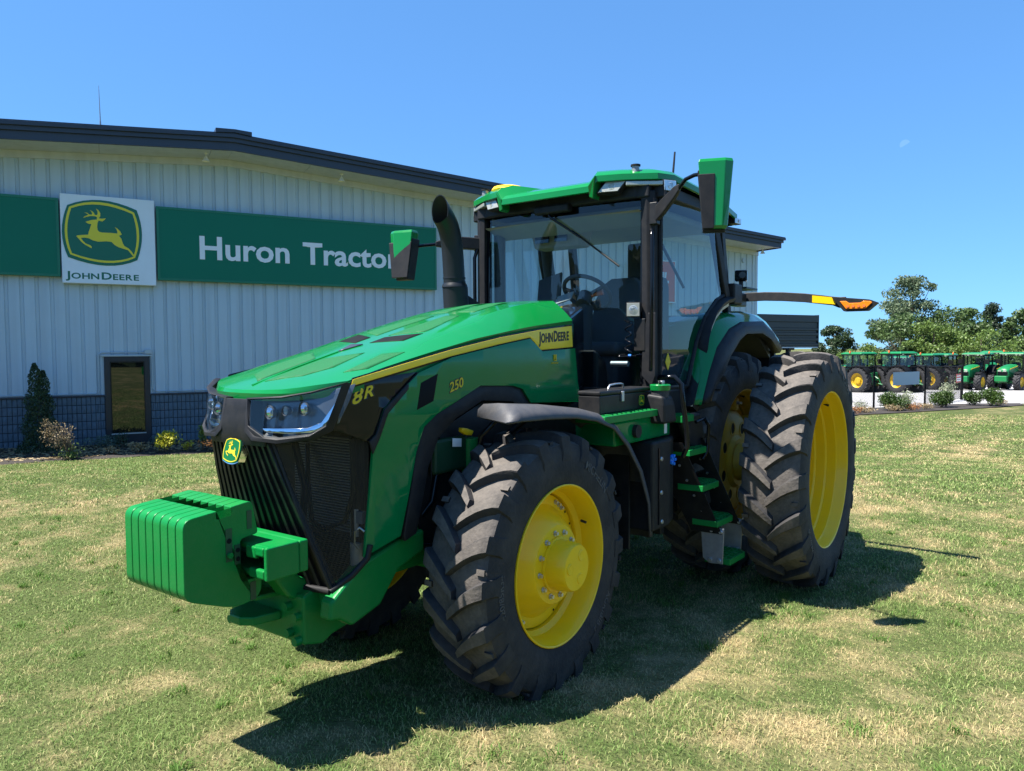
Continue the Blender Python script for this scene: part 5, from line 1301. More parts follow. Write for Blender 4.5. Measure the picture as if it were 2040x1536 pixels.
# mirrors
def mirror_head(sg, top, bot, fwd, k=1.0):
    """top/bot: centre points; fwd: unit vector the green shell faces (forward and outward)"""
    top, bot, n = Vector(top), Vector(bot), Vector(fwd).normalized()
    s = Vector((0, 0, 1)).cross(n).normalized()*(1 if sg < 0 else -1)       # sideways, towards the outside
    wt, wb, dt, db = .118*k, .080*k, .058*k, .052*k
    def ring(p, w, d, z): return [p+s*(-w)+n*(-d*.9)+Vector((0, 0, z)), p+s*w*.9+n*(-d)+Vector((0, 0, z)), p+s*w+n*(d*.35)+Vector((0, 0, z)), p+s*(w*.55)+n*d+Vector((0, 0, z)), p+s*(-w)+n*d*.95+Vector((0, 0, z))]
    mid = top*.5+bot*.5
    m = MB().loft([ring(top, wt*.93, dt*.8, .012), ring(top, wt, dt, -.01), ring(mid, (wt+wb)/2, (dt+db)/2, 0), ring(bot, wb, db, .02), ring(bot, wb*.85, db*.7, 0)], closed=True, caps=True)
    o = m.build('mirror', 'green', TR, bevel=.006)
    # black strip on the inner front and black back housing
    def pt(p, w, d): return p+s*w+n*d
    a, b = top+Vector((0, 0, -.09)), bot+Vector((0, 0, .0)); e0 = -.05 if sg < 0 else .9
    m = MB().add([pt(a, -wt*.99, dt*.6), pt(a, -wt*.99, dt*1.08), pt(a, wt*e0, dt*1.08), pt(a, wt*e0, dt*.6), pt(b, -wb*1.08, db*.6), pt(b, -wb*1.08, db*1.1), pt(b, wb*(e0-.1), db*1.1), pt(b, wb*(e0-.1), db*.6)], [(0, 1, 2, 3), (7, 6, 5, 4), (0, 4, 5, 1), (1, 5, 6, 2), (2, 6, 7, 3), (3, 7, 4, 0)])
    m.build('front_strip', 'plastic', o, bevel=.004)
    m = MB(); t2 = top+Vector((0, 0, -.06)); b2 = bot+Vector((0, 0, -.015))
    m.add([pt(t2, -wt*1.04, dt*.9), pt(t2, wt*.92, -dt*.2), pt(t2, wt*.92, -dt*1.25), pt(t2, -wt*1.04, -dt*1.2), pt(b2, -wb*1.08, db*.95), pt(b2, wb*.85, -db*.2), pt(b2, wb*.85, -db*1.3), pt(b2, -wb*1.08, -db*1.25)], [(0, 1, 2, 3), (7, 6, 5, 4), (0, 4, 5, 1), (1, 5, 6, 2), (2, 6, 7, 3), (3, 7, 4, 0)])
    m.build('housing', 'plastic', o, bevel=.008)
    m = MB(); m.add([pt(t2+Vector((0, 0, -.02)), -wt*.9, -dt*1.26), pt(t2+Vector((0, 0, -.02)), wt*.8, -dt*1.3), pt(b2+Vector((0, 0, .02)), wb*.75, -db*1.35), pt(b2+Vector((0, 0, .02)), -wb*.95, -db*1.3)], [(0, 1, 2, 3)])
    m.build('mirror_glass', 'chrome', o)
    return o
ml = mirror_head(-1, (1.18, -1.40, 3.215), (1.185, -1.40, 2.775), (-.92, -.38, 0), .94)
MB().tube([(1.50, -.845, 3.005), (1.45, -.92, 3.04), (1.38, -1.02, 3.12)], .008, 6).build('mirror_cable', 'black_metal', ml)
m = MB(); secs = []
for (p, w, h) in (((1.47, -.845, 2.975), .028, .058), ((1.42, -.93, 3.02), .03, .055), ((1.36, -1.04, 3.09), .026, .040), ((1.34, -1.08, 3.115), .02, .024)):
    p = Vector(p); secs.append([p+Vector((-w, 0, -h)), p+Vector((w, 0, -h)), p+Vector((w, 0, h)), p+Vector((-w, 0, h))])
m.loft(secs, closed=True, caps=True); m.build('mirror_arm', 'plastic', ml, bevel=.008)
MB().tube([(1.35, -1.06, 3.10), (1.30, -1.14, 3.155), (1.26, -1.22, 3.165), (1.21, -1.34, 3.155)], .014, 10).build('mirror_tube', 'gloss_black', ml, smooth=60)
MB().box2((1.44, -.86, 2.90), (1.50, -.80, 3.06)).build('hinge_block', 'black_metal', ml, bevel=.006)
mr = mirror_head(1, (1.02, 1.27, 2.99), (.98, 1.255, 2.60), (-.98, -.20, 0))
m = MB(); secs = []
for (p, w, h) in (((1.50, .80, 2.90), .03, .05), ((1.36, .93, 2.91), .03, .050), ((1.25, 1.03, 2.90), .024, .034), ((1.2, 1.07, 2.895), .018, .02)):
    p = Vector(p); secs.append([p+Vector((-w, -w, -h)), p+Vector((w, w, -h)), p+Vector((w, w, h)), p+Vector((-w, -w, h))])
m.loft(secs, closed=True, caps=True); m.build('mirror_arm', 'plastic', mr, bevel=.008)
MB().tube([(1.24, 1.04, 2.90), (1.12, 1.15, 2.88), (1.03, 1.22, 2.86)], .014, 10).build('mirror_tube', 'gloss_black', mr, smooth=60)
MB().box2((1.46, .79, 2.84), (1.53, .86, 2.98)).build('hinge_block', 'black_metal', mr, bevel=.006)
# work light at the pillar foot with its bracket and looped cable
wl_ = lampbox('pillar_lamp', (1.39, -.70, 2.285), (.45, -1, 0), (0, 0, 1), .105, .11, .06, 'lamp_white', parent=TR)
MB().box2((1.42, -.78, 1.98), (1.46, -.69, 2.22)).build('lamp_bracket', 'black_metal', wl_, bevel=.006)
MB().prism([(-.86, 2.26), (-.80, 2.26), (-.76, 2.10), (-.75, 1.80), (-.83, 1.72), (-.86, 1.80)], 'x', 1.425, 1.445).build('lamp_bracket', 'plastic', wl_, bevel=.004)
cp = []
for i in range(40):
    t = i/39; cp.append((1.40+.012*math.sin(t*25), -.655+.03*math.cos(t*22)+.0*t, 2.21-.24*t))
MB().tube(cp, .0055, 6).build('lamp_cable', 'gloss_black', wl_, smooth=60)
MB().tube([(1.40, -.63, 1.955), (1.39, -.58, 1.95), (1.385, -.60, 1.94), (1.40, -.72, 1.945)], .006, 6).build('lamp_cable', 'gloss_black', wl_, smooth=60)
MB().tube([(1.385, -.665, 1.948), (1.388, -.685, 1.947)], .010, 8).build('cable_plug', 'blue_cap', wl_)

# ------------------------------------------------------------------ cab interior
MB().box2((2.05, -.78, 1.62), (2.95, -.60, 1.95)).build('interior_wall', 'seat_grey', TR, bevel=.03)
MB().box2((1.75, .60, 1.62), (2.95, .78, 1.95)).build('interior_wall', 'interior', TR, bevel=.03)
MB().box2((2.85, -.78, 1.62), (2.98, .78, 2.3)).build('interior_wall', 'interior', TR, bevel=.03)
MB().box2((1.60, -.74, 3.02), (2.9, .74, 3.08)).build('headliner', 'interior_light', TR, bevel=.02)
MB().prism([(1.44, 3.02), (1.62, 3.02), (1.68, 2.94), (1.50, 3.00)], 'y', -.72, .72).build('headliner', 'interior_light', TR)
MB().prism([(1.75, 3.02), (1.82, 2.86), (2.0, 2.86), (2.05, 3.02)], 'y', .02, .48).build('radio_pod', 'interior_light', TR, bevel=.02)
MB().box2((1.745, .28, 2.90), (1.76, .42, 2.99)).build('radio_face', 'screen', TR); MB().box2((1.745, .10, 2.90), (1.76, .22, 2.99)).build('radio_face', 'screen', TR)
# steering column and wheel
MB().tube([(1.72, -.02, 1.65), (1.78, -.02, 2.0), (1.86, -.02, 2.36)], [.12, .085, .06], 14).build('steering_column', 'interior', TR, smooth=50)
c = Vector((1.88, -.02, 2.47)); nrm = Vector((.62, 0, .78)).normalized(); a_ = Vector((0, 1, 0)); b_ = nrm.cross(a_)
sw = MB().tube([c+a_*(.205*math.cos(k*math.pi/16))+b_*(.205*math.sin(k*math.pi/16)) for k in range(33)], .017, 10, caps=False).build('steering_wheel', 'seat_grey', TR, smooth=60)
m = MB()
for k in (0.3, 2.8, 4.7): m.tube([c-nrm*.04, c+a_*(.2*math.cos(k))+b_*(.2*math.sin(k))], .016, 8)
m.tube([c-nrm*.12, c-nrm*.02], .06, 14); m.build('wheel_spoke', 'seat_grey', sw, smooth=50)
MB().tube([c-nrm*.03+a_*-.05, c-nrm*.03+a_*-.15+nrm*.03], [.02, .026], 10).build('lever', 'orange_knob', sw, smooth=50)
# seat
m = MB(); secs = []
for (x, z, w, d) in ((2.42, 2.00, .25, .07), (2.46, 2.2, .27, .075), (2.52, 2.45, .25, .07), (2.56, 2.58, .20, .06), (2.58, 2.64, .12, .04)):
    secs.append([(x-d, -w*.9, z), (x-d*1.1, 0, z), (x-d, w*.9, z), (x, w, z), (x+d, w*.9, z), (x+d, -w*.9, z), (x, -w, z)])
m.loft(secs, closed=True, caps=True); seat = m.build('seat', 'seat_grey', TR, smooth=50)
m = MB().hexa([(1.98, -.25, 1.95), (1.98, .25, 1.95), (2.50, .26, 1.90), (2.50, -.26, 1.90), (1.97, -.26, 2.06), (1.97, .26, 2.06), (2.50, .27, 2.03), (2.50, -.27, 2.03)]); m.build('seat_cushion', 'seat_grey', seat, bevel=.05, seg=4)
MB().box2((2.05, -.2, 1.62), (2.45, .2, 1.95)).build('seat_base', 'interior', seat, bevel=.03)
MB().prism([(2.05, 2.12), (2.1, 2.24), (2.52, 2.26), (2.52, 2.14)], 'y', .30, .42).build('armrest', 'interior', seat, bevel=.03)
MB().prism([(2.15, 2.10), (2.2, 2.20), (2.52, 2.22), (2.52, 2.12)], 'y', -.40, -.31).build('armrest', 'interior', seat, bevel=.03)
# corner displays, post, rear light bar
MB().add([(1.80, .44, 2.38), (1.80, .20, 2.44), (1.86, .22, 2.66), (1.86, .46, 2.60), (1.82, .44, 2.37), (1.82, .20, 2.43), (1.88, .22, 2.65), (1.88, .46, 2.59)], [(0, 1, 2, 3), (7, 6, 5, 4), (0, 4, 5, 1), (1, 5, 6, 2), (2, 6, 7, 3), (3, 7, 4, 0)]).build('display', 'interior', TR, bevel=.008)
MB().add([(1.55, .10, 2.36), (1.55, -.06, 2.40), (1.62, -.05, 2.47), (1.62, .11, 2.43), (1.56, .10, 2.35), (1.56, -.06, 2.39), (1.63, -.05, 2.46), (1.63, .11, 2.42)], [(0, 1, 2, 3), (7, 6, 5, 4), (0, 4, 5, 1), (1, 5, 6, 2), (2, 6, 7, 3), (3, 7, 4, 0)]).build('instrument_hood', 'interior_light', TR, bevel=.006)
MB().tube([(1.62, .70, 1.65), (1.62, .705, 3.05)], .05, 10).build('inner_pillar', 'trim_beige', TR, smooth=50)
MB().tube([(2.52, .74, 1.9), (2.48, .74, 2.6), (2.35, .72, 3.05)], .055, 10).build('inner_pillar', 'interior', TR, smooth=50)
MB().prism([(2.02, 1.9), (2.02, 2.50), (2.08, 2.58), (2.16, 2.58), (2.20, 2.5), (2.20, 1.9)], 'y', -.62, -.55).build('control_console', 'interior', TR, bevel=.02)
MB().tube([(1.75, -.70, 2.9), (2.25, -.72, 2.50)], .012, 8).build('grab_bar', 'gloss_black', TR, smooth=50)
MB().box2((2.9, -.10, 2.1), (2.98, .14, 3.0)).build('rear_post', 'interior', TR, bevel=.02)
m = MB().tube([(1.70, -.50, 1.88), (1.70, -.35, 1.88)], .022, 12); m.build('pedal_spring', 'zinc_plate', TR, smooth=40)
MB().prism([(1.55, 1.62), (1.55, 2.0), (1.72, 1.9), (1.78, 1.62)], 'y', -.30, .5).build('dash_lower', 'black_metal', TR, bevel=.03)

# ------------------------------------------------------------------ rear fenders
def rear_fender(sg):
    OP = [(2.07, 1.58), (2.142, 1.672), (2.336, 1.789), (2.505, 1.939), (2.718, 2.069), (2.881, 2.123), (3.315, 2.133), (3.568, 2.08), (3.84, 1.95)]
    GB = [(1.975, 1.561), (2.005, 1.622), (2.125, 1.815), (2.281, 2.006), (2.55, 2.161), (2.828, 2.227), (3.436, 2.248), (3.742, 2.159), (3.988, 2.014)]
    m = MB(); secs = []
    for (a, b) in zip(OP, GB):
        secs.append([(a[0]+.004, sg*.96, a[1]-.01), (a[0], sg*1.035, a[1]), ((a[0]+b[0])/2-.01, sg*1.04, (a[1]+b[1])/2+.01), (b[0], sg*.995, b[1])])
    m.loft(secs); m.build('fender_flare', 'plastic', TR, smooth=50, solid=.012)
    G2 = [(1.927, 1.535), (1.974, 1.619), (2.081, 1.814), (2.179, 2.015), (2.281, 2.179), (2.497, 2.276), (3.167, 2.335), (3.659, 2.31), (4.217, 2.128)]
    m = MB(); secs = []
    for (b, g) in zip(GB, G2):
        mx_ = ((b[0]*.5+g[0]*.5), b[1]*.5+g[1]*.5)
        secs.append([(b[0]+.01, sg*.97, b[1]-.015), (b[0], sg*.995, b[1]), (mx_[0]-.02, sg*.945, mx_[1]+.015), (g[0], sg*.875, g[1]), (g[0]+.02, sg*.70, g[1]+.01), (g[0]+.02, sg*.48, g[1])])
    m.loft(secs); m.build('rear_fender', 'green_panel', TR, smooth=60, solid=.012)
    MB().prism([(1.66, 1.42), (1.66, 1.50), (2.0, 1.50), (2.1, 1.30), (2.0, 1.20), (1.8, 1.25)], 'y', sg*.93, sg*.98).build('fender_foot', 'plastic', TR, bevel=.02)
    # dark inner liner over the tyre
    MB().prism([(2.0, 1.5), (2.3, 1.95), (2.7, 2.12), (3.4, 2.12), (3.8, 1.9), (3.8, 2.0), (3.4, 2.2), (2.7, 2.2), (2.25, 2.05), (1.9, 1.55)], 'y', sg*.46, sg*.95).build('fender_liner', 'black_metal', TR)
for sg in (-1, 1):
    MB().prism([(1.95, 1.2), (1.95, 1.6), (2.25, 2.05), (2.7, 2.2), (3.4, 2.2), (3.85, 1.95), (3.85, 1.2)], 'y', sg*.44, sg*.455).build('fender_inner_wall', 'black_metal', TR)
for sg in (-1, 1):
    MB().prism([(3.72, 2.12), (3.86, 1.98), (3.98, 1.55), (4.02, 1.56), (3.90, 2.0), (3.76, 2.15)], 'y', sg*.456, sg*.97).build('fender_liner', 'black_metal', TR)
rear_fender(-1); rear_fender(1)
# warning-light arms
def light_arm(sg):
    pz = [(-.72, 2.495, .044), (-.93, 2.495, .044), (-1.10, 2.485, .044), (-1.30, 2.465, .043), (-1.46, 2.440, .043), (-1.55, 2.425, .042), (-1.60, 2.41, .05), (-1.66, 2.405, .056)]
    ax = 3.70
    m = MB(); secs = []
    for (y, z, h) in pz:
        y = -y*sg; secs.append([(ax-.02, y, z-h), (ax+.03, y, z-h*.8), (ax+.03, y, z+h*.8), (ax-.012, y, z+h)])
    m.loft(secs, closed=True, caps=True); o = m.build('light_arm', 'plastic', TR, bevel=.006)
    hd = rounded([(-1.54, 2.462), (-1.86, 2.425), (-1.93, 2.395), (-1.85, 2.325), (-1.65, 2.325)], .008, 3)
    MB().prism([(-p[0]*sg, p[1]) for p in hd], 'x', ax-.045, ax+.035).build('lamp_housing', 'plastic', o, bevel=.006)
    am = [(-1.615, 2.418), (-1.67, 2.418), (-1.695, 2.398), (-1.79, 2.398), (-1.815, 2.415), (-1.875, 2.408), (-1.885, 2.395), (-1.835, 2.345), (-1.67, 2.345)]
    MB().prism([(-p[0]*sg, p[1]) for p in am], 'x', ax-.055, ax-.040).build('amber_lens', 'amber', o, bevel=.004)
    q = MB()
    for i in range(4): q.tube([(ax-.060, sg*(1.685+.045*i), 2.370), (ax-.052, sg*(1.685+.045*i), 2.370)], .013, 10)
    q.build('lens_facet', 'orange_knob', o)
    MB().prism([(sg*1.37, 2.483), (sg*1.575, 2.454), (sg*1.575, 2.392), (sg*1.37, 2.418)], 'x', ax-.0245, ax-.019).build('reflector_tape', 'reflective_yellow', o)
    MB().box2((3.4, sg*.66, 2.40), (3.67, sg*.76, 2.53)).build('arm_pivot', 'black_metal', o, bevel=.01)
    MB().tube([(3.0, sg*.74, 2.42), (3.5, sg*.71, 2.45)], .03, 8).build('arm_mount', 'black_metal', o, smooth=40)
light_arm(-1); light_arm(1)
# camera on the rear of the cab
cp_ = MB().box((3.22, -.86, 2.66), (.09, .11, .10), Matrix.Rotation(.3, 3, 'Z')); cmo = cp_.build('rear_camera', 'gloss_black', TR, bevel=.012)
MB().tube([(3.17, -.885, 2.66), (3.14, -.90, 2.66)], .03, 14).build('camera_lens', 'screen', cmo, smooth=40)
MB().tube([(3.22, -.86, 2.545), (3.22, -.86, 2.62)], .02, 8).build('camera_stand', 'black_metal', cmo); MB().box2((3.05, -.97, 2.53), (3.35, -.74, 2.545)).build('camera_shelf', 'black_metal', cmo)
MB().box2((2.78, -.96, 2.38), (2.98, -.86, 2.56)).build('pillar_foot', 'plastic', TR, bevel=.015)

# ------------------------------------------------------------------ platform, tank, filler, steps
def tread(c, sx, sy, h, name='step', rows=4, cols=4, back=0.0):
    """green tread: rim with an open bar grid"""
    x, y, z = c; m = MB()
    p = [(x-sx/2, y-sy/2), (x+sx/2-.07, y-sy/2-.012), (x+sx/2, y-sy/2+.05), (x+sx/2, y+sy/2), (x-sx/2, y+sy/2)]
    n = len(p); cx = sum(a[0] for a in p)/n; cy = sum(a[1] for a in p)/n
    pin = [(cx+(a-cx)*.86, cy+(b-cy)*.80) for a, b in p]
    v = [(a, b, z-h) for a, b in p]+[(a, b, z) for a, b in p]+[(a, b, z) for a, b in pin]+[(a, b, z-h) for a, b in pin]; f = []
    for i in range(n):
        j = (i+1) % n; f += [(i, j, n+j, n+i), (n+i, n+j, 2*n+j, 2*n+i), (2*n+i, 2*n+j, 3*n+j, 3*n+i), (3*n+i, 3*n+j, j, i)]
    m.add(v, f)
    for i in range(1, cols+1):
        xx = x-sx*.43+sx*.86*i/(cols+1); m.box2((xx-.008, y-sy*.42, z-h*.7), (xx+.008, y+sy*.42, z+.004))
    for i in range(1, rows):
        yy = y-sy*.42+sy*.84*i/rows; m.box2((x-sx*.44, yy-.006, z-h*.7), (x+sx*.44, yy+.006, z+.001))
    return m.build(name, 'green_cast', TR, bevel=.003)
tread((.95, -.86, 1.575), .92, .22, .045, 'platform', 3, 12)
tread((1.72, -.88, 1.50), .26, .24, .05, 'platform', 3, 4)
MB().prism([(.70, 1.36), (.70, 1.52), (1.48, 1.52), (1.55, 1.45), (1.55, 1.36)], 'y', -.925, -.62).build('filter_box', 'green_panel', TR, bevel=.015)
MB().tube([(.98, -.925, 1.44), (.98, -.955, 1.44)], .045, 18).build('drain_cap', 'plastic', TR, smooth=40); MB().box2((1.44, -.9285, 1.38), (1.485, -.9255, 1.46)).build('label_plate', 'white_label', TR)
tp = [(1.135, -.985), (1.40, -.99), (1.60, -.93), (1.62, -.60), (1.135, -.60)]
MB().prism(tp, 'z', .72, 1.352).build('fluid_tank', 'plastic', TR, bevel=.02, seg=3)
MB().box2((1.215, -.994, .76), (1.225, -.984, 1.30)).build('tank_seam', 'gloss_black', TR)
for (x, z) in ((1.27, 1.22), (1.27, .98), (1.28, .77)): MB().lathe([(-.994, 0), (-.994, .014), (-.985, .018)], (x, 0, z), 'y', 12).build('tank_bolt', 'zinc', TR, smooth=40)
MB().lathe([(0, .036), (.02, .036), (.024, .028), (.026, 0)], (1.46, -.965, 1.19), 'y', 18, sign=-1).build('blue_cap', 'blue_cap', TR, smooth=40)
MB().tube([(1.45, -.90, 1.15), (1.46, -.962, 1.19)], [.05, .042], 16).build('filler_neck', 'gloss_black', TR, smooth=40)
q = MB()
for k in range(5):
    a = k*1.257; q.box((1.46+.03*math.cos(a), -.985, 1.19+.03*math.sin(a)), (.022, .03, .022))
q.build('cap_grip', 'blue_cap', TR, bevel=.005)
# fuel filler with green cap
m = MB().loft([[(1.22, -1.03, 1.47), (1.44, -1.03, 1.47), (1.46, -.84, 1.47), (1.22, -.84, 1.47)], [(1.215, -1.03, 1.60), (1.40, -1.03, 1.60), (1.42, -.86, 1.64), (1.215, -.86, 1.64)], [(1.215, -1.02, 1.665), (1.37, -1.02, 1.665), (1.37, -.90, 1.68), (1.215, -.90, 1.68)]], closed=True, caps=True)
fn = m.build('fuel_filler', 'plastic', TR, bevel=.02, seg=3)
fc = (1.29, -.965)
MB().lathe([(0, .062), (.05, .062)], (fc[0], fc[1], 1.655), 'z', 24).build('neck', 'plastic_grey', fn, smooth=40)
MB().lathe([(.05, .070), (.085, .074), (.092, .068), (.092, 0)], (fc[0], fc[1], 1.655), 'z', 28).build('cap', 'green', fn, smooth=35)
MB().tube([(fc[0]-.035, fc[1]-.015, 1.753), (fc[0]+.01, fc[1]+.01, 1.763), (fc[0]+.04, fc[1]+.015, 1.755)], .009, 8).build('cap_lock', 'black_metal', fn); MB().box2((fc[0]+.025, fc[1]-.005, 1.747), (fc[0]+.065, fc[1]+.03, 1.770)).build('cap_hasp', 'zinc', fn, bevel=.004)
# grab rail
MB().tube([(1.52, -.80, 1.735), (1.52, -.86, 1.79), (1.52, -.97, 1.79), (1.525, -1.02, 1.74), (1.54, -1.03, 1.6), (1.57, -1.045, 1.40), (1.575, -1.05, 1.28), (1.56, -1.02, 1.20)], .018, 10).build('grab_rail', 'gloss_black', TR, smooth=60)
MB().tube([(1.80, -1.02, 1.44), (1.90, -1.05, 1.46), (1.98, -1.05, 1.40), (1.98, -1.04, 1.2), (1.93, -1.02, 1.14)], .014, 8).build('grab_rail', 'gloss_black', TR, smooth=60)
# steps hanging below the door, lower ones further out
STEPS = [(1.80, -.95, 1.245), (1.88, -1.02, .975), (1.97, -1.10, .70), (2.05, -1.17, .405)]
for (x, y, z) in STEPS: tread((x, y, z), .36, .20, .045)
for (dx, lab) in ((-.20, 0), (.20, 1)):
    m = MB()
    m.add([(1.80+dx-.004, -1.0, 1.30), (1.80+dx-.004, -.70, 1.30), (2.03+dx-.004, -.98, .60), (2.03+dx-.004, -1.22, .60), (1.80+dx+.004, -1.0, 1.30), (1.80+dx+.004, -.70, 1.30), (2.03+dx+.004, -.98, .60), (2.03+dx+.004, -1.22, .60)], [(0, 1, 2, 3), (7, 6, 5, 4), (0, 4, 5, 1), (1, 5, 6, 2), (2, 6, 7, 3), (3, 7, 4, 0)])
    o = m.build('step_side', 'black_metal', TR)
    q = MB()
    for i in range(6):
        t = i/5; q.lathe([(-.010, 0), (-.010, .009), (-.002, .011)], (1.80+dx-.004+.23*t, -.97-.2*t+.05, 1.24-.58*t), 'x', 8)
    q.build('rivet', 'zinc', o)
    pz = [(-1.235, .64), (-1.05, .66), (-1.07, .40), (-1.12, .365), (-1.225, .37)]
    o = MB().prism(pz, 'x', 2.04+dx-.006, 2.04+dx+.006).build('step_bracket', 'zinc_plate', TR, bevel=.003)
    for (y, z) in ((-1.21, .615), (-1.14, .62), (-1.08, .63), (-1.20, .395), (-1.13, .395)): MB().lathe([(-.020, 0), (-.020, .012), (-.006, .016)], (2.04+dx, y, z), 'x', 10).build('bolt', 'zinc', o, smooth=40)
MB().box2((1.55, -.85, .60), (1.62, -.45, 1.30)).build('step_frame', 'black_metal', TR, bevel=.006)
MB().box2((1.62, -.72, .66), (2.15, -.70, 1.28)).build('step_backing', 'black_metal', TR)

# ------------------------------------------------------------------ tool box on the platform
tb = empty('tool_box', (.93, -.86, 1.578), 0, 'black steel tool box with latch on the green cab platform', 'tool box')
MB().box2((-.35, -.02, 0), (.37, .14, .118)).build('case', 'black_metal', tb, bevel=.006)
MB().box2((-.355, -.025, .120), (.375, .145, .150)).build('lid', 'black_metal', tb, bevel=.010)
MB().box2((-.075, -.036, .070), (-.045, -.021, .138)).build('latch', 'zinc', tb, bevel=.003)
MB().tube([(-.10, .06, .150), (-.085, .055, .176), (-.02, .05, .182), (.06, .05, .182), (.10, .055, .176), (.115, .06, .150)], .007, 8).build('handle', 'zinc', tb, smooth=50)
emblem(tb, (.235, -.0205, .060), (1, 0, 0), (0, 0, 1), .085, th=.0015)
MB().prism([(1.60, 1.90), (1.645, 1.965), (1.69, 1.90), (1.645, 1.835)], 'y', -.862, -.857).build('warning_sticker', 'logo_yellow', TR)

# ------------------------------------------------------------------ planting beds and gravel lot
def wall_bed():
    m = MB(); secs = []
    n = 120
    for i in range(n):
        s = -13+33.1*i/(n-1); row = []
        e = max(2.1, 1.9-.2*s)-(0.10*math.sin(s*1.7)+0.07*math.sin(s*4.1))+.03
        for t in (1.0, .93, .7, .4, .15, 0.0):
            p = wp(s, e*t); z = float(gz(p.x, p.y)); row.append((p.x, p.y, z+(.004 if t == 1 else .03+.10*(1-t)**.7)+.012*math.sin(s*9+t*7)))
        secs.append(row)
    m.loft(secs); m.build('mulch_bed', 'mulch', None, smooth=60, kind='structure')
wall_bed()
FRONT = [(27.3, 3.2), (28.6, 2.45), (29.9, 1.8), (32.5, .55), (35.8, -1.1), (38.3, -1.95)]
BACK = [(40.3, -1.7), (38.8, 0.1), (36.8, 1.55), (33.0, 3.1), (29.5, 5.0), (27.6, 5.6)]
sheet('mulch_bed', FRONT+BACK, 0.03, 'mulch', step=1.0)
sheet('gravel_lot', [(27.0, 6.0), (29.5, 4.7), (33.0, 2.8), (36.8, 1.3), (38.8, -.15), (40.3, -1.8), (44, -5), (60, -22), (120, -30), (112, 40), (60, 34), (34, 14)], 0.012, 'gravel', step=6.0)

# wood chips scattered over the beds (tiny, uncountable)
def chips(name, pts, mt):
    m = MB(); rg = random.Random(9)
    for (x, y, z) in pts:
        a = rg.uniform(0, 6.28); l = rg.uniform(.02, .05); w = l*.4; ca, sa = math.cos(a), math.sin(a); t = rg.uniform(-.4, .4)*l
        m.add([(x-ca*l-sa*-w, y-sa*l-ca*w, z), (x+ca*l-sa*-w, y+sa*l-ca*w, z+t), (x+ca*l-sa*w, y+sa*l+ca*w, z+t+.01), (x-ca*l-sa*w, y-sa*l+ca*w, z+.012)], [(0, 1, 2, 3)])
    m.build(name, mt, None, label='loose wood chips on the planting bed along the metal wall', cat='wood chips', kind='stuff')
rg = random.Random(4); pts = []
for i in range(3600):
    s = rg.uniform(-6, 4); t = rg.random(); p = wp(s, (max(2.1, 1.9-.2*s)-.12)*t); pts.append((p.x, p.y, float(gz(p.x, p.y))+.045+.10*(1-t)**.7))
chips('wood_chips', pts, 'leaf_straw')

# ------------------------------------------------------------------ foliage helpers
def leaves(m, pts, size, rg, asp=0.55, up=0.0):
    """one bent leaf (two triangles) per point"""
    for p in pts:
        d = Vector((rg.gauss(0, 1), rg.gauss(0, 1), rg.gauss(0, 1)+up)).normalized(); e = d.orthogonal().normalized()
        e = Matrix.Rotation(rg.uniform(0, 6.28), 3, d) @ e
        l = size*rg.uniform(.6, 1.35); w = l*asp; n = len(m.v); p = Vector(p)
        m.v += [tuple(p-d*l*.5), tuple(p+e*w*.5), tuple(p+d*l*.5), tuple(p-e*w*.5)]
        m.f += [(n, n+1, n+2), (n, n+2, n+3)]
def raw(m, name, mt, parent=None, **k):
    me = bpy.data.meshes.new(name); me.from_pydata(m.v, [], m.f); me.materials.append(MATS[mt])
    o = bpy.data.objects.new(name, me); COL.objects.link(o)
    if parent: o.parent = parent
    return props(o, k.get('label'), k.get('cat'), k.get('group'), k.get('kind'))
def tree(loc, h, w, mt, label, seed, shape='round', n=5200, leaf=.42, trunk=.28, clumps=60, gap=.0, low=.25, group='trees beyond the lot'):
    rg = random.Random(seed); x, y = loc; z = float(gz(x, y))
    r = empty('broadleaf_tree' if shape != 'conifer' else 'conifer_tree', (x, y, z), rg.uniform(0, 6.28), label, 'tree', group)
    m = MB(); top = h*.82
    m.tube([(0, 0, -.2), (.1, .05, h*.2), (-.05, .1, h*.45), (.1, 0, top)], [trunk, trunk*.8, trunk*.5, .04], 7)
    cents = []
    for i in range(clumps):
        t = rg.random()
        if shape == 'conifer':
            zz = low*h+(1-low)*h*t*.98; rad = w*.5*(1-t)**.8*rg.uniform(.3, 1.0)+.1
        elif shape == 'poplar':
            zz = low*h+(1-low)*h*t*.96; rad = w*.5*math.sin(math.pi*min(.97, .18+.80*t))**.7*math.sqrt(rg.random())*1.0
        else:
            u = rg.uniform(-1, 1); zz = h*(low+1)/2+u*h*(1-low)/2*.9; rad = w*.5*math.sqrt(max(0.05, 1-u*u*(.9 if u > 0 else .5)))*math.sqrt(rg.uniform(.15, 1))
        a = rg.uniform(0, 6.28); cents.append((Vector((rad*math.cos(a), rad*math.sin(a), zz)), w*rg.uniform(.07, .15)*(1.15 if shape == 'round' else .9)))
    for c, s in cents[::3]:
        zb = max(h*.12, c.z*.62-.4); m.tube([(0, 0, zb), tuple(c*.55+Vector((0, 0, zb*.40))), tuple(c)], [trunk*.32, trunk*.18, .03], 5)
    m.build('trunk', 'bark', r, smooth=60)
    m = MB(); per = max(8, int(n*1.9)//clumps)
    for c, s in cents:
        pts = []
        for k in range(per):
            d = Vector((rg.gauss(0, 1), rg.gauss(0, 1), rg.gauss(0, 1))).normalized(); q = c+Vector((d.x*s*1.25, d.y*s*1.25, d.z*s*.85))*(rg.random()**.45)
            pts.append(q)
        leaves(m, pts, leaf, rg)
    raw(m, 'crown', mt, r)
    return r
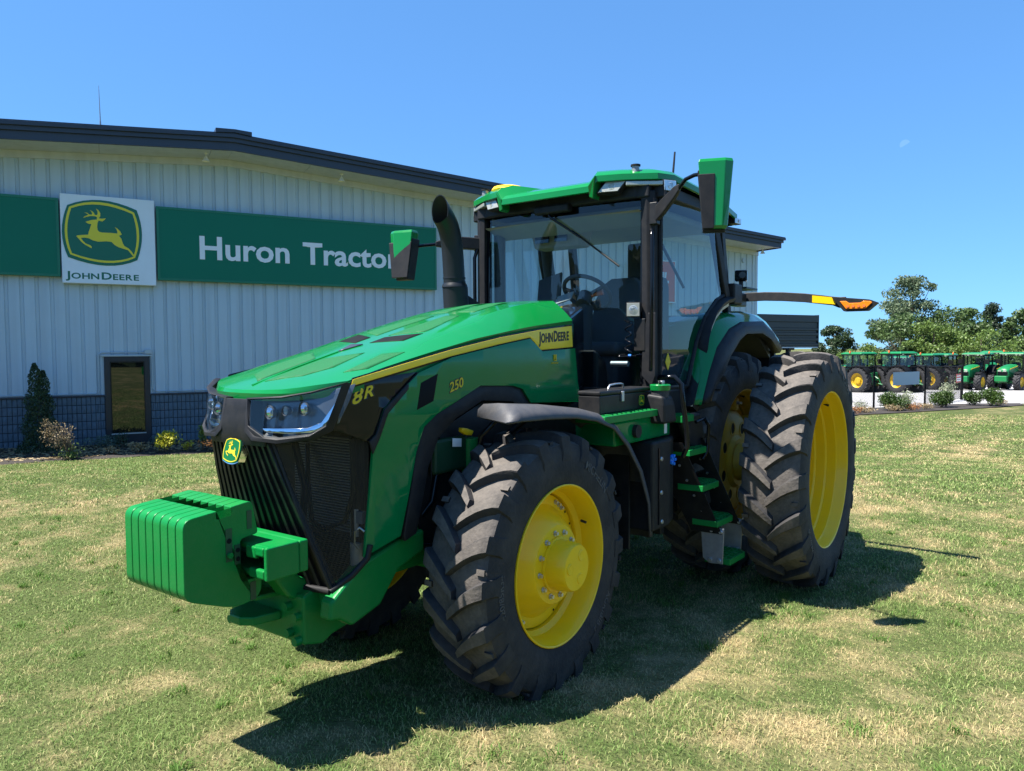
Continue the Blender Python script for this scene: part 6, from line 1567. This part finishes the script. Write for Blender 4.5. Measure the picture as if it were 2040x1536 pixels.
T = [((155.79, 33.44), 8.6, 7.2, 'leaf_dark', 'round dark tree just right of the dark canopy', 11, 'round', 3600, .50, .3, 46, 0, .10),
     ((122.11, 15.04), 15.4, 11.0, 'leaf_grey', 'tallest grey-green poplar with sky showing through its crown', 12, 'poplar', 6800, .40, .34, 78, 0, .12),
     ((112.43, 14.69), 8.6, 8.6, 'leaf_mid', 'bushy mid green tree at the foot of the tall poplar', 13, 'round', 4200, .40, .25, 46, 0, .04),
     ((119.30, 8.71), 10.2, 9.0, 'leaf_mid', 'broad mid green tree right of the tall poplar', 14, 'round', 6000, .42, .3, 64, 0, .05),
     ((110.47, 10.59), 7.6, 7.4, 'leaf_lime', 'light green bushy tree between the poplar and the broad tree', 19, 'round', 3600, .38, .25, 40, 0, .04),
     ((136.50, 5.59), 10.8, 7.2, 'leaf_conifer', 'dark pointed evergreen behind the right hand parked tractors', 15, 'conifer', 5200, .36, .25, 70, 0, .05),
     ((131.03, 2.89), 9.0, 5.0, 'leaf_dark', 'narrow dark tree right of the pointed evergreen', 16, 'conifer', 3600, .36, .22, 46, 0, .04),
     ((122.90, 0.43), 9.4, 6.6, 'leaf_mid', 'mid green tree cut off by the right edge of the picture', 17, 'round', 4200, .42, .3, 46, 0, .05),
     ((111.98, 5.16), 6.4, 8.5, 'leaf_lime', 'low light green tree behind the parked tractors on the right', 18, 'round', 3600, .36, .2, 40, 0, .02)]
for a in T: tree(*a)
for (pos, w, h, mt, lab, sd) in (((95.14, 17.83), 5.0, 3.5, 'leaf_lime', 'low lime green bush left of the parked tractors', 31), ((96.32, 16.23), 5.2, 4.6, 'leaf_lime', 'yellow-green bush behind the leftmost parked tractors', 32), ((93.86, 19.57), 4.6, 2.6, 'leaf_mid', 'low green bush under the round dark tree', 33)):
    tree(pos, h, w, mt, lab, sd, 'round', 1900, .30, .1, 26, 0, .0, 'bushes beyond the lot')
# woods behind the viewpoint: only their reflection shows in the glass and paint
def back_wood():
    m = MB(); rg = random.Random(77)
    for i in range(46):
        a = YAW+math.pi+(-1.35+2.7*i/45); d = rg.uniform(30, 42); hh = rg.uniform(4.0, 8.0) if i % 5 else 4.0
        cx, cy = CAM.x+math.sin(a)*d, CAM.y+math.cos(a)*d
        pts = []
        for k in range(150):
            u = rg.random(); zz = hh*u; rad = 2.6*math.sqrt(max(.05, 1-(2*u-.8)**2/1.6))*rg.random()**.4; b = rg.uniform(0, 6.28); pts.append((cx+rad*math.cos(b), cy+rad*math.sin(b), zz))
        leaves(m, pts, 1.5, rg, .8)
    raw(m, 'distant_wood', 'leaf_dark', None, label='dark tree line mirrored in the windshield and the window', cat='wood', kind='stuff')
back_wood()

# ------------------------------------------------------------------ chain link fence with signs
fpts = [(25.5, 6.6), (29.0, 5.0), (32.6, 3.40), (36.35, 1.88), (43.6, 1.05)]
fence = empty('chain_link_fence', (fpts[2][0], fpts[2][1], float(gz(*fpts[2]))), 0, 'black chain link fence in front of the gravel lot', 'fence')
fo = Vector(fence.location); FH = 1.83
for p in fpts:
    z = float(gz(*p)); m = MB().tube([(p[0]-fo.x, p[1]-fo.y, z-fo.z-.2), (p[0]-fo.x, p[1]-fo.y, z-fo.z+FH+.04)], .045 if p != fpts[-1] else .075, 10)
    m.build('post', 'dark_mesh', fence, smooth=50)
    MB().lathe([(0, .05), (.03, .045), (.055, 0)], (p[0]-fo.x, p[1]-fo.y, z-fo.z+FH+.03), 'z', 10).build('post_cap', 'dark_mesh', fence, smooth=50)
for a, b in zip(fpts[:-1], fpts[1:]):
    A = Vector((a[0], a[1], float(gz(*a))))-fo; B = Vector((b[0], b[1], float(gz(*b))))-fo; L_ = (B-A).length
    MB().tube([A+Vector((0, 0, FH)), B+Vector((0, 0, FH))], .022, 8).build('rail', 'dark_mesh', fence, smooth=50)
    MB().tube([A+Vector((0, 0, .08)), B+Vector((0, 0, .08))], .008, 6).build('rail', 'dark_mesh', fence, smooth=50)
    m = MB(); d = (B-A)/L_; st = .075; H_ = FH-.1; k = -H_
    def P_(s, z): return A+d*s+Vector((0, 0, z+.08))
    while k < L_:
        for sgn in (1, -1):
            s0, z0, s1, z1 = (k, 0, k+H_, H_) if sgn > 0 else (k, H_, k+H_, 0)
            if s0 < 0: z0 += (-s0)*sgn; s0 = 0
            if s1 > L_: z1 -= (s1-L_)*sgn; s1 = L_
            if s1-s0 > .02: m.tube([P_(s0, z0), P_(s1, z1)], .0032, 3, caps=False)
        k += st
    raw(m, 'wire_mesh', 'dark_mesh', fence, kind='stuff')
# boards hung on the fence
def fence_board(name, i, t0, t1, z0, z1, mt, label, cat='sign'):
    a, b = Vector((*fpts[i], 0)), Vector((*fpts[i+1], 0)); p, q = a.lerp(b, t0), a.lerp(b, t1); d = (q-p).normalized(); n = Vector((d.y, -d.x, 0)); zz = float(gz(p.x, p.y))
    r = empty(name, (p.x, p.y, zz), math.atan2(d.y, d.x), label, cat); L_ = (q-p).length
    MB().box2((0, -.045, z0), (L_, -.03, z1)).build('panel', mt, r, bevel=.004)
    return r, L_
fence_board('banner', 2, .34, .86, .98, 1.58, 'conduit', 'plain pale grey board hung on the chain link fence')
r, L_ = fence_board('notice_sign', 3, .80, .94, .95, 1.42, 'red', 'small red and white notice by the last fence post')
MB().box2((.04, -.050, 1.03), (L_-.04, -.046, 1.20)).build('text_panel', 'white_label', r); MB().box2((.10, -.053, 1.10), (L_-.1, -.051, 1.14)).build('print_line', 'letter_black', r)
MB().box2((.08, -.050, 1.28), (L_-.08, -.046, 1.33)).build('print_line', 'white_label', r)

# ------------------------------------------------------------------ shrubs in the far bed
def shrub(name, loc, w, h, mt, label, seed, n=1100, leaf=.07, group=None, spiky=0.0, cat='shrub', parts=True, zoff=0.0):
    rg = random.Random(seed); x, y = loc; z = float(gz(x, y))+zoff
    r = empty(name, (x, y, z), rg.uniform(0, 6.28), label, cat, group)
    m = MB()
    for k in range(7):
        a = k*.9+rg.random(); m.tube([(0, 0, -.02), (w*.14*math.cos(a), w*.14*math.sin(a), h*.35), (w*.3*math.cos(a), w*.3*math.sin(a), h*.7)], [.012, .008, .004], 5)
    m.build('stem', 'bark', r)
    m = MB(); pts = []
    lob = [(Vector((rg.uniform(-.22, .22)*w, rg.uniform(-.22, .22)*w, h*rg.uniform(.35, .72))), rg.uniform(.24, .36)) for _ in range(9)]
    for k in range(n):
        c, s = lob[rg.randrange(9)]; d = Vector((rg.gauss(0, 1), rg.gauss(0, 1), rg.gauss(0, 1))).normalized(); q = c+Vector((d.x*s*w, d.y*s*w, d.z*s*h*1.05))*(rg.random()**.35)
        if q.z > .01: pts.append(q)
    leaves(m, pts, leaf, rg, .5, spiky); raw(m, 'foliage', mt, r)
    return r
shrub('round_bush', (31.0, 2.35), 1.2, .86, 'leaf_box', 'clipped round green bush nearest the big rear tyre', 41, 3600, .075, 'clipped bushes in the far bed')
shrub('round_bush', (34.2, .95), 1.05, .80, 'leaf_box', 'clipped round green bush in front of the tall pale shrub', 42, 3200, .075, 'clipped bushes in the far bed')
shrub('round_bush', (36.9, -.05), 1.05, .72, 'leaf_box', 'left one of the two clipped bushes by the last fence post', 43, 3000, .075, 'clipped bushes in the far bed')
shrub('round_bush', (36.5, -.75), 1.2, .84, 'leaf_box', 'rightmost clipped round green bush in the far bed', 44, 3600, .075, 'clipped bushes in the far bed')
shrub('pale_shrub', (32.2, 2.0), .85, .9, 'leaf_pale', 'pale straggly shrub right of the nearest clipped bush', 45, 700, .075, 'pale shrubs in the far bed')
shrub('pale_shrub', (34.9, .85), .95, 1.25, 'leaf_pale', 'tall pale shrub behind a clipped bush', 46, 1000, .085, 'pale shrubs in the far bed')
shrub('dry_plant', (29.4, 3.3), .75, .55, 'leaf_pale', 'dry grey plant at the edge of the big rear tyre', 47, 350, .06, 'dry plants in the far bed')
rg = random.Random(51)
for i, (t, mt) in enumerate(((.10, 'leaf_rust'), (.20, 'leaf_straw'), (.42, 'leaf_straw'), (.50, 'leaf_rust'), (.56, 'leaf_straw'), (.90, 'leaf_straw'))):
    a = t*(len(FRONT)-1); k = int(a); f_ = a-k; p = Vector(FRONT[k]).lerp(Vector(FRONT[min(k+1, len(FRONT)-1)]), f_)
    lab = ['rust brown dry tuft at the left end of the far bed', 'straw coloured dry tuft left of the nearest clipped bush', 'straw coloured dry tuft between the two pale shrubs', 'rust brown dry tuft between the two pale shrubs', 'straw coloured dry tuft left of the second clipped bush', 'straw coloured tuft at the right end of the far bed'][i]
    shrub('dry_tuft', (p.x+.3, p.y+.55), .85, .34, mt, lab, 60+i, 420, .06, 'dry tufts in the far bed', .8, 'plant')

# ------------------------------------------------------------------ plants along the building
def wloc(s, off): p = wp(s, off); return (p.x, p.y)
# tall arborvitae
cl_ = wloc(-3.28, .85); z0 = float(gz(*cl_))+.05
ced = empty('arborvitae', (cl_[0], cl_[1], z0), 0, 'dark green pointed arborvitae with two tips beside the window', 'shrub')
rg = random.Random(8); m = MB(); pts = []
for k in range(9000):
    u = rg.random()**1.25; tip = rg.random() < .55
    H_ = 2.05 if tip else 1.88; cx = (-.07 if tip else .10)*u
    rad = (.40*(1-u)**.75+.03)*(1+.18*math.sin(u*23+rg.random()))*(rg.random()**.28); a = rg.uniform(0, 6.28)
    pts.append((cx+rad*math.cos(a), rad*math.sin(a), u*H_+.02))
leaves(m, pts, .055, rg, .45, 1.1); raw(m, 'foliage', 'leaf_cedar', ced); MB().tube([(0, 0, -.1), (0, 0, 1.5)], [.05, .01], 6).build('trunk', 'bark', ced)
# leaning half-dead shrub
dl = wloc(-2.62, 2.25); z0 = float(gz(*dl))+.04
ds = empty('dry_shrub', (dl[0], dl[1], z0), WY, 'leaning half dead shrub with pale twigs in front of the arborvitae', 'shrub')
m = MB(); tips = []; rg = random.Random(21)
for k in range(26):
    x = rg.uniform(-.62, -.02)*1.0; y = rg.uniform(-.2, .2); z = rg.uniform(.35, .95)*(1 if x < -.2 else .8); p0 = Vector((0, 0, 0)); p3 = Vector((x, y, z)); mid = p3*.5+Vector((.08, 0, .1)); m.tube([p0, mid, p3], [.009, .006, .003], 4)
    for q in range(7):
        e = p3*rg.uniform(.55, 1)+Vector((rg.uniform(-.12, .12), rg.uniform(-.1, .1), rg.uniform(-.05, .14))); m.tube([p3*.7+mid*.15, e], [.004, .002], 3); tips.append(e)
m.build('twig', 'bark', ds)
m = MB(); pts = [t+Vector((rg.gauss(0, .03), rg.gauss(0, .03), rg.gauss(0, .03))) for t in tips for _ in range(5)]; leaves(m, pts, .035, rg, .5); raw(m, 'dry_leaves', 'leaf_straw', ds)
m = MB(); pts = [(rg.gauss(-.02, .10), rg.gauss(0, .10), abs(rg.gauss(.06, .12))) for _ in range(260)]; leaves(m, pts, .05, rg, .5); raw(m, 'green_leaves', 'leaf_lime', ds)
for (s, off, w, h, mt, lab, sd, n, lf, nm) in (
        (-2.05, .75, .85, .38, 'leaf_blue', 'low blue-green juniper between the arborvitae and the window', 71, 900, .045, 'low_juniper'),
        (-.75, .65, .75, .34, 'leaf_blue', 'low blue-green juniper at the right foot of the window', 72, 800, .045, 'low_juniper'),
        (-1.62, .85, .35, .50, 'leaf_dark', 'thin dark weed in front of the window', 73, 200, .06, 'weed'),
        (-1.30, 1.75, .55, .24, 'leaf_straw', 'withered brown perennial below the window', 74, 320, .06, 'withered_perennial'),
        (-1.85, 1.95, .35, .20, 'leaf_straw', 'small withered tuft near the lawn edge left of the window', 75, 200, .05, 'withered_perennial'),
        (-.74, 1.95, .62, .50, 'leaf_yellow', 'bright yellow-green shrub right of the window', 76, 750, .07, 'yellow_shrub'),
        (-.28, 1.95, .30, .26, 'leaf_yellow', 'small yellow seedling beside the yellow-green shrub', 77, 180, .05, 'yellow_shrub'),
        (.06, 1.85, .28, .68, 'leaf_lime', 'thin upright lime green plant near the tractor nose', 78, 220, .07, 'upright_plant'),
        (.55, 1.9, .62, .52, 'leaf_yellow', 'yellow shrub half hidden by the tractor nose', 79, 650, .07, 'yellow_shrub'),
        (.33, 2.0, .75, .26, 'leaf_rust', 'orange-brown perennial at the tractor nose', 80, 520, .06, 'withered_perennial'),
        (.95, .9, .6, .5, 'leaf_dark', 'dark green low plant behind the tractor nose', 81, 500, .06, 'low_plant')):
    shrub(nm, wloc(s, off), w, h, mt, lab, sd, n, lf, None, 0.0, 'plant', zoff=.06)

# ------------------------------------------------------------------ parked tractors on the lot
def far_tyre(R, hw, n):
    m = MB(); b = R-.05
    m.lathe([(-hw*.8, R*.56), (-hw, R*.70), (-hw*.97, b-.06), (-hw*.8, b), (hw*.8, b), (hw*.97, b-.06), (hw, R*.70), (hw*.8, R*.56)], seg=36)
    for sd in (-1, 1):
        for k in range(n):
            t0 = 2*math.pi*(k+(.5 if sd > 0 else 0))/n; secs = []
            for u in (0.0, .5, .97):
                t = t0-hw*u*1.0/R; dt = .035/R*(1+u*.4); W_ = sd*u*hw
                secs.append([((b-.02)*math.cos(t-dt*1.3), W_, (b-.02)*math.sin(t-dt*1.3)), (R*math.cos(t-dt), W_, R*math.sin(t-dt)), (R*math.cos(t+dt), W_, R*math.sin(t+dt)), ((b-.02)*math.cos(t+dt*1.3), W_, (b-.02)*math.sin(t+dt*1.3))])
            m.loft(secs, caps=True)
    return m
def far_tractor():
    r = empty('parked_tractor', (0, 0, 0), 0, 'x', 'tractor', 'tractors parked on the gravel lot')
    # hood: nose towards -X
    m = MB(); secs = []
    for (x, zt, zb, w) in ((-.78, 1.62, 1.28, .30), (-.70, 1.72, 1.12, .38), (-.2, 1.86, 1.05, .42), (.6, 1.98, 1.05, .44), (1.0, 2.02, 1.05, .44)):
        secs.append([(x, -w, zb), (x, -w*1.02, zt-.14), (x, -w*.7, zt-.02), (x, 0, zt), (x, w*.7, zt-.02), (x, w*1.02, zt-.14), (x, w, zb)])
    m.loft(secs, caps=True); m.build('hood', 'green_far', r, smooth=40)
    MB().hexa([(-.80, -.32, .85), (-.80, .32, .85), (-.72, .36, .85), (-.72, -.36, .85), (-.83, -.30, 1.44), (-.83, .30, 1.44), (-.72, .36, 1.50), (-.72, -.36, 1.50)]).build('grille', 'gloss_black', r)
    for sg in (-1, 1):
        MB().box2((-.85, sg*.06, 1.46), (-.76, sg*.29, 1.58)).build('headlight', 'lamp_white', r, bevel=.02)
        MB().prism([(-.55, 1.70), (.98, 1.90), (.98, 1.83), (-.55, 1.65)], 'y', sg*.435, sg*.46).build('stripe', 'yellow_far', r)
    MB().box2((-.7, -.28, .62), (2.9, .28, 1.1)).build('chassis', 'green_dark', r, bevel=.03)
    MB().box2((-1.15, -.42, .72), (-.72, .42, 1.16)).build('front_weight', 'green_far', r, bevel=.05)
    MB().box2((-.1, -.75, .58), (.1, .75, .78)).build('front_axle', 'green_far', r)
    # cab
    MB().box2((1.02, -.78, 1.15), (2.55, .78, 1.55)).build('cab_base', 'gloss_black', r, bevel=.04)
    for sg in (-1, 1):
        for (x0, x1) in ((1.06, 1.02), (1.85, 1.85), (2.60, 2.50)):
            MB().tube([(x0, sg*.78, 1.5), (x1, sg*.76, 2.72)], .045, 6).build('cab_pillar', 'dark_mesh', r)
        MB().add([(1.06, sg*.775, 1.55), (2.56, sg*.775, 1.55), (2.48, sg*.755, 2.70), (1.03, sg*.755, 2.70)], [(0, 1, 2, 3)]).build('side_window', 'glass', r)
        MB().box2((.98, sg*.80, 2.05), (1.10, sg*1.12, 2.40)).build('mirror', 'dark_mesh', r, bevel=.02)
    MB().add([(1.03, -.76, 1.6), (1.03, .76, 1.6), (1.0, .75, 2.70), (1.0, -.75, 2.70)], [(0, 1, 2, 3)]).build('windshield', 'glass', r)
    MB().add([(2.56, -.76, 1.6), (2.56, .76, 1.6), (2.48, .75, 2.70), (2.48, -.75, 2.70)], [(0, 1, 2, 3)]).build('rear_window', 'glass', r)
    MB().hexa([(.86, -.82, 2.70), (.86, .82, 2.70), (2.66, .82, 2.70), (2.66, -.82, 2.70), (.90, -.82, 2.78), (.90, .82, 2.78), (2.62, .82, 2.78), (2.62, -.82, 2.78)]).build('roof_base', 'dark_mesh', r)
    ro = MB().loft([[(.86, -.84, 2.78), (.86, .84, 2.78), (2.68, .84, 2.78), (2.68, -.84, 2.78)], [(.88, -.83, 2.84), (.88, .83, 2.84), (2.68, .83, 2.86), (2.68, -.83, 2.86)], [(1.1, -.65, 2.93), (1.1, .65, 2.93), (2.5, .65, 2.95), (2.5, -.65, 2.95)]], closed=True, caps=True).build('roof', 'green_far', r, bevel=.03)
    for y in (-.6, -.35, .35, .6): MB().box2((.845, y-.07, 2.71), (.859, y+.07, 2.77)).build('work_lamp', 'lamp_white', r)
    for y in (-.6, .6): MB().box2((2.661, y-.07, 2.71), (2.675, y+.07, 2.77)).build('work_lamp', 'lamp_white', r)
    MB().lathe([(0, .05), (.10, .065), (.15, .05), (.17, 0)], (1.7, -.83, 2.86), 'z', 12).build('beacon', 'orange_knob', r, smooth=50)
    MB().prism([(1.7, 1.65), (1.8, 2.1), (1.95, 2.15), (2.15, 2.1), (2.15, 1.65)], 'y', -.25, .25).build('seat', 'interior', r, bevel=.04)
    MB().tube([(.75, .60, 1.1), (.75, .60, 2.65), (.66, .60, 2.78)], .07, 10).build('exhaust', 'dark_mesh', r, smooth=50)
    # wheels
    ft, rt = far_tyre(.70, .23, 18), far_tyre(.94, .27, 20); fm = rm = None
    for sg in (-1, 1):
        for (x, R, mb, k) in ((0, .70, ft, 0), (2.60, .94, rt, 1)):
            y = sg*(.88 if k == 0 else .93)
            w = MB().lathe([(.20, R*.56), (.17, R*.58), (.10, R*.50), (.02, R*.46), (.02, R*.28), (.13, R*.24), (.14, 0)], sign=sg, seg=28).build('wheel', 'yellow_far', r, smooth=35); w.location = (x, y, R-.02)
            md = fm if k == 0 else rm
            if md is None:
                o = mb.build('tyre', 'rubber_far', w, smooth=40)
                if k == 0: fm = o.data
                else: rm = o.data
            else:
                o = bpy.data.objects.new('tyre', md); COL.objects.link(o); o.parent = w
        secs = []
        for i in range(8):
            a = math.radians(165-i*19); secs.append([(2.60+1.08*math.cos(a), sg*.62, .92+1.08*math.sin(a)), (2.60+1.10*math.cos(a), sg*1.16, .92+1.08*math.sin(a)), (2.60+1.02*math.cos(a), sg*1.18, .92+1.0*math.sin(a))])
        MB().loft(secs).build('rear_fender', 'dark_mesh', r, smooth=50, solid=.03)
        secs = []
        for i in range(6):
            a = math.radians(125-i*22); secs.append([(.80*math.cos(a), sg*.66, .68+.80*math.sin(a)), (.80*math.cos(a), sg*1.10, .68+.80*math.sin(a))])
        MB().loft(secs).build('front_fender', 'dark_mesh', r, smooth=50, solid=.03)
        MB().box2((1.0, sg*.60, .55), (1.6, sg*.85, 1.1)).build('step_box', 'dark_mesh', r, bevel=.04)
    # rear linkage
    for sg in (-1, 1):
        MB().tube([(2.9, sg*.30, .75), (3.5, sg*.38, .62)], .05, 6).build('lift_arm', 'green_far', r); MB().tube([(3.0, sg*.32, 1.45), (3.35, sg*.38, .70)], .035, 6).build('lift_rod', 'green_far', r)
    MB().box2((2.9, -.35, .9), (3.15, .35, 1.5)).build('hitch_frame', 'green_far', r, bevel=.05); MB().tube([(3.0, 0, 1.3), (3.45, 0, 1.05)], .04, 6).build('top_link', 'green_far', r)
    return r
fa = math.atan2(0.592, 0.806)             # view direction
SPOTS = [  # position, heading offset (0 = nose towards the viewer), label
    ((55.63, 9.04), 2.72, 'leftmost parked tractor, seen from behind beside the big rear tyre'),
    ((56.23, 6.53), 2.76, 'parked tractor seen from behind, half covered by the grey board'),
    ((65.37, 5.91), 2.60, 'parked tractor set back behind the middle fence post'),
    ((66.27, 4.69), .92, 'parked tractor facing left, behind the tall pale shrub'),
    ((65.03, 2.14), .92, 'parked tractor facing left, behind the last fence post'),
    ((66.20, -0.29), .92, 'rightmost parked tractor facing left in the front row'),
    ((76.57, 9.24), .6, 'parked tractor in the second row behind the grey board'),
    ((79.44, 1.95), .6, 'taller parked tractor in the second row on the right')]
proto = far_tractor()
for i, (p, h, lab) in enumerate(SPOTS):
    o = proto if i == 0 else dup(proto)
    # shift so that the middle of the machine stands on the spot
    rz = fa-h
    o.location = (p[0]-1.3*math.cos(rz), p[1]-1.3*math.sin(rz), float(gz(*p))); o.rotation_euler = (0, 0, rz); o['label'] = lab
    if i == 7: o.scale = (1.12, 1.12, 1.14)

# ------------------------------------------------------------------ pale half moon
def moon():
    m_ = bpy.data.materials.new('moon'); m_.use_nodes = True; nt = m_.node_tree; N, L = nt.nodes, nt.links; N.remove(N['Principled BSDF'])
    e = N.new('ShaderNodeEmission'); e.inputs[0].default_value = (.36, .58, .92, 1); e.inputs[1].default_value = .55
    t = N.new('ShaderNodeBsdfTransparent'); x = N.new('ShaderNodeMixShader'); x.inputs[0].default_value = .2
    L.new(t.outputs[0], x.inputs[1]); L.new(e.outputs[0], x.inputs[2]); L.new(x.outputs[0], N['Material Output'].inputs[0])
    c = Vector((2400.4, 369.0, 578.5)); d = (CAM-c).normalized()
    up = Vector((0, 0, 1)); s = up.cross(d).normalized(); u = d.cross(s); R = 2500*9.3/1700
    pts = []; ax = math.radians(118)
    for k in range(17):
        a = ax-math.pi/2+math.pi*k/16; pts.append((R*math.cos(a), R*math.sin(a)))
    for k in range(1, 16):
        a = math.pi/2-math.pi*k/16; q = -.12*R*math.cos(a); w = R*math.sin(a); pts.append((q*math.cos(ax)+w*-math.sin(ax)*-1*-1, q*math.sin(ax)+w*math.cos(ax)))
    mm = MB(); n = len(pts); vs = [c+s*p[0]+u*p[1]+d*t_ for t_ in (0, -R*.3) for p in pts]
    mm.add(vs, [tuple(range(n))]); me = bpy.data.meshes.new('moon'); me.from_pydata([tuple(q) for q in vs[:n]], [], [tuple(range(n))]); me.materials.append(m_)
    o = bpy.data.objects.new('moon', me); COL.objects.link(o); props(o, 'faint pale half moon in the blue sky', 'moon')
moon()
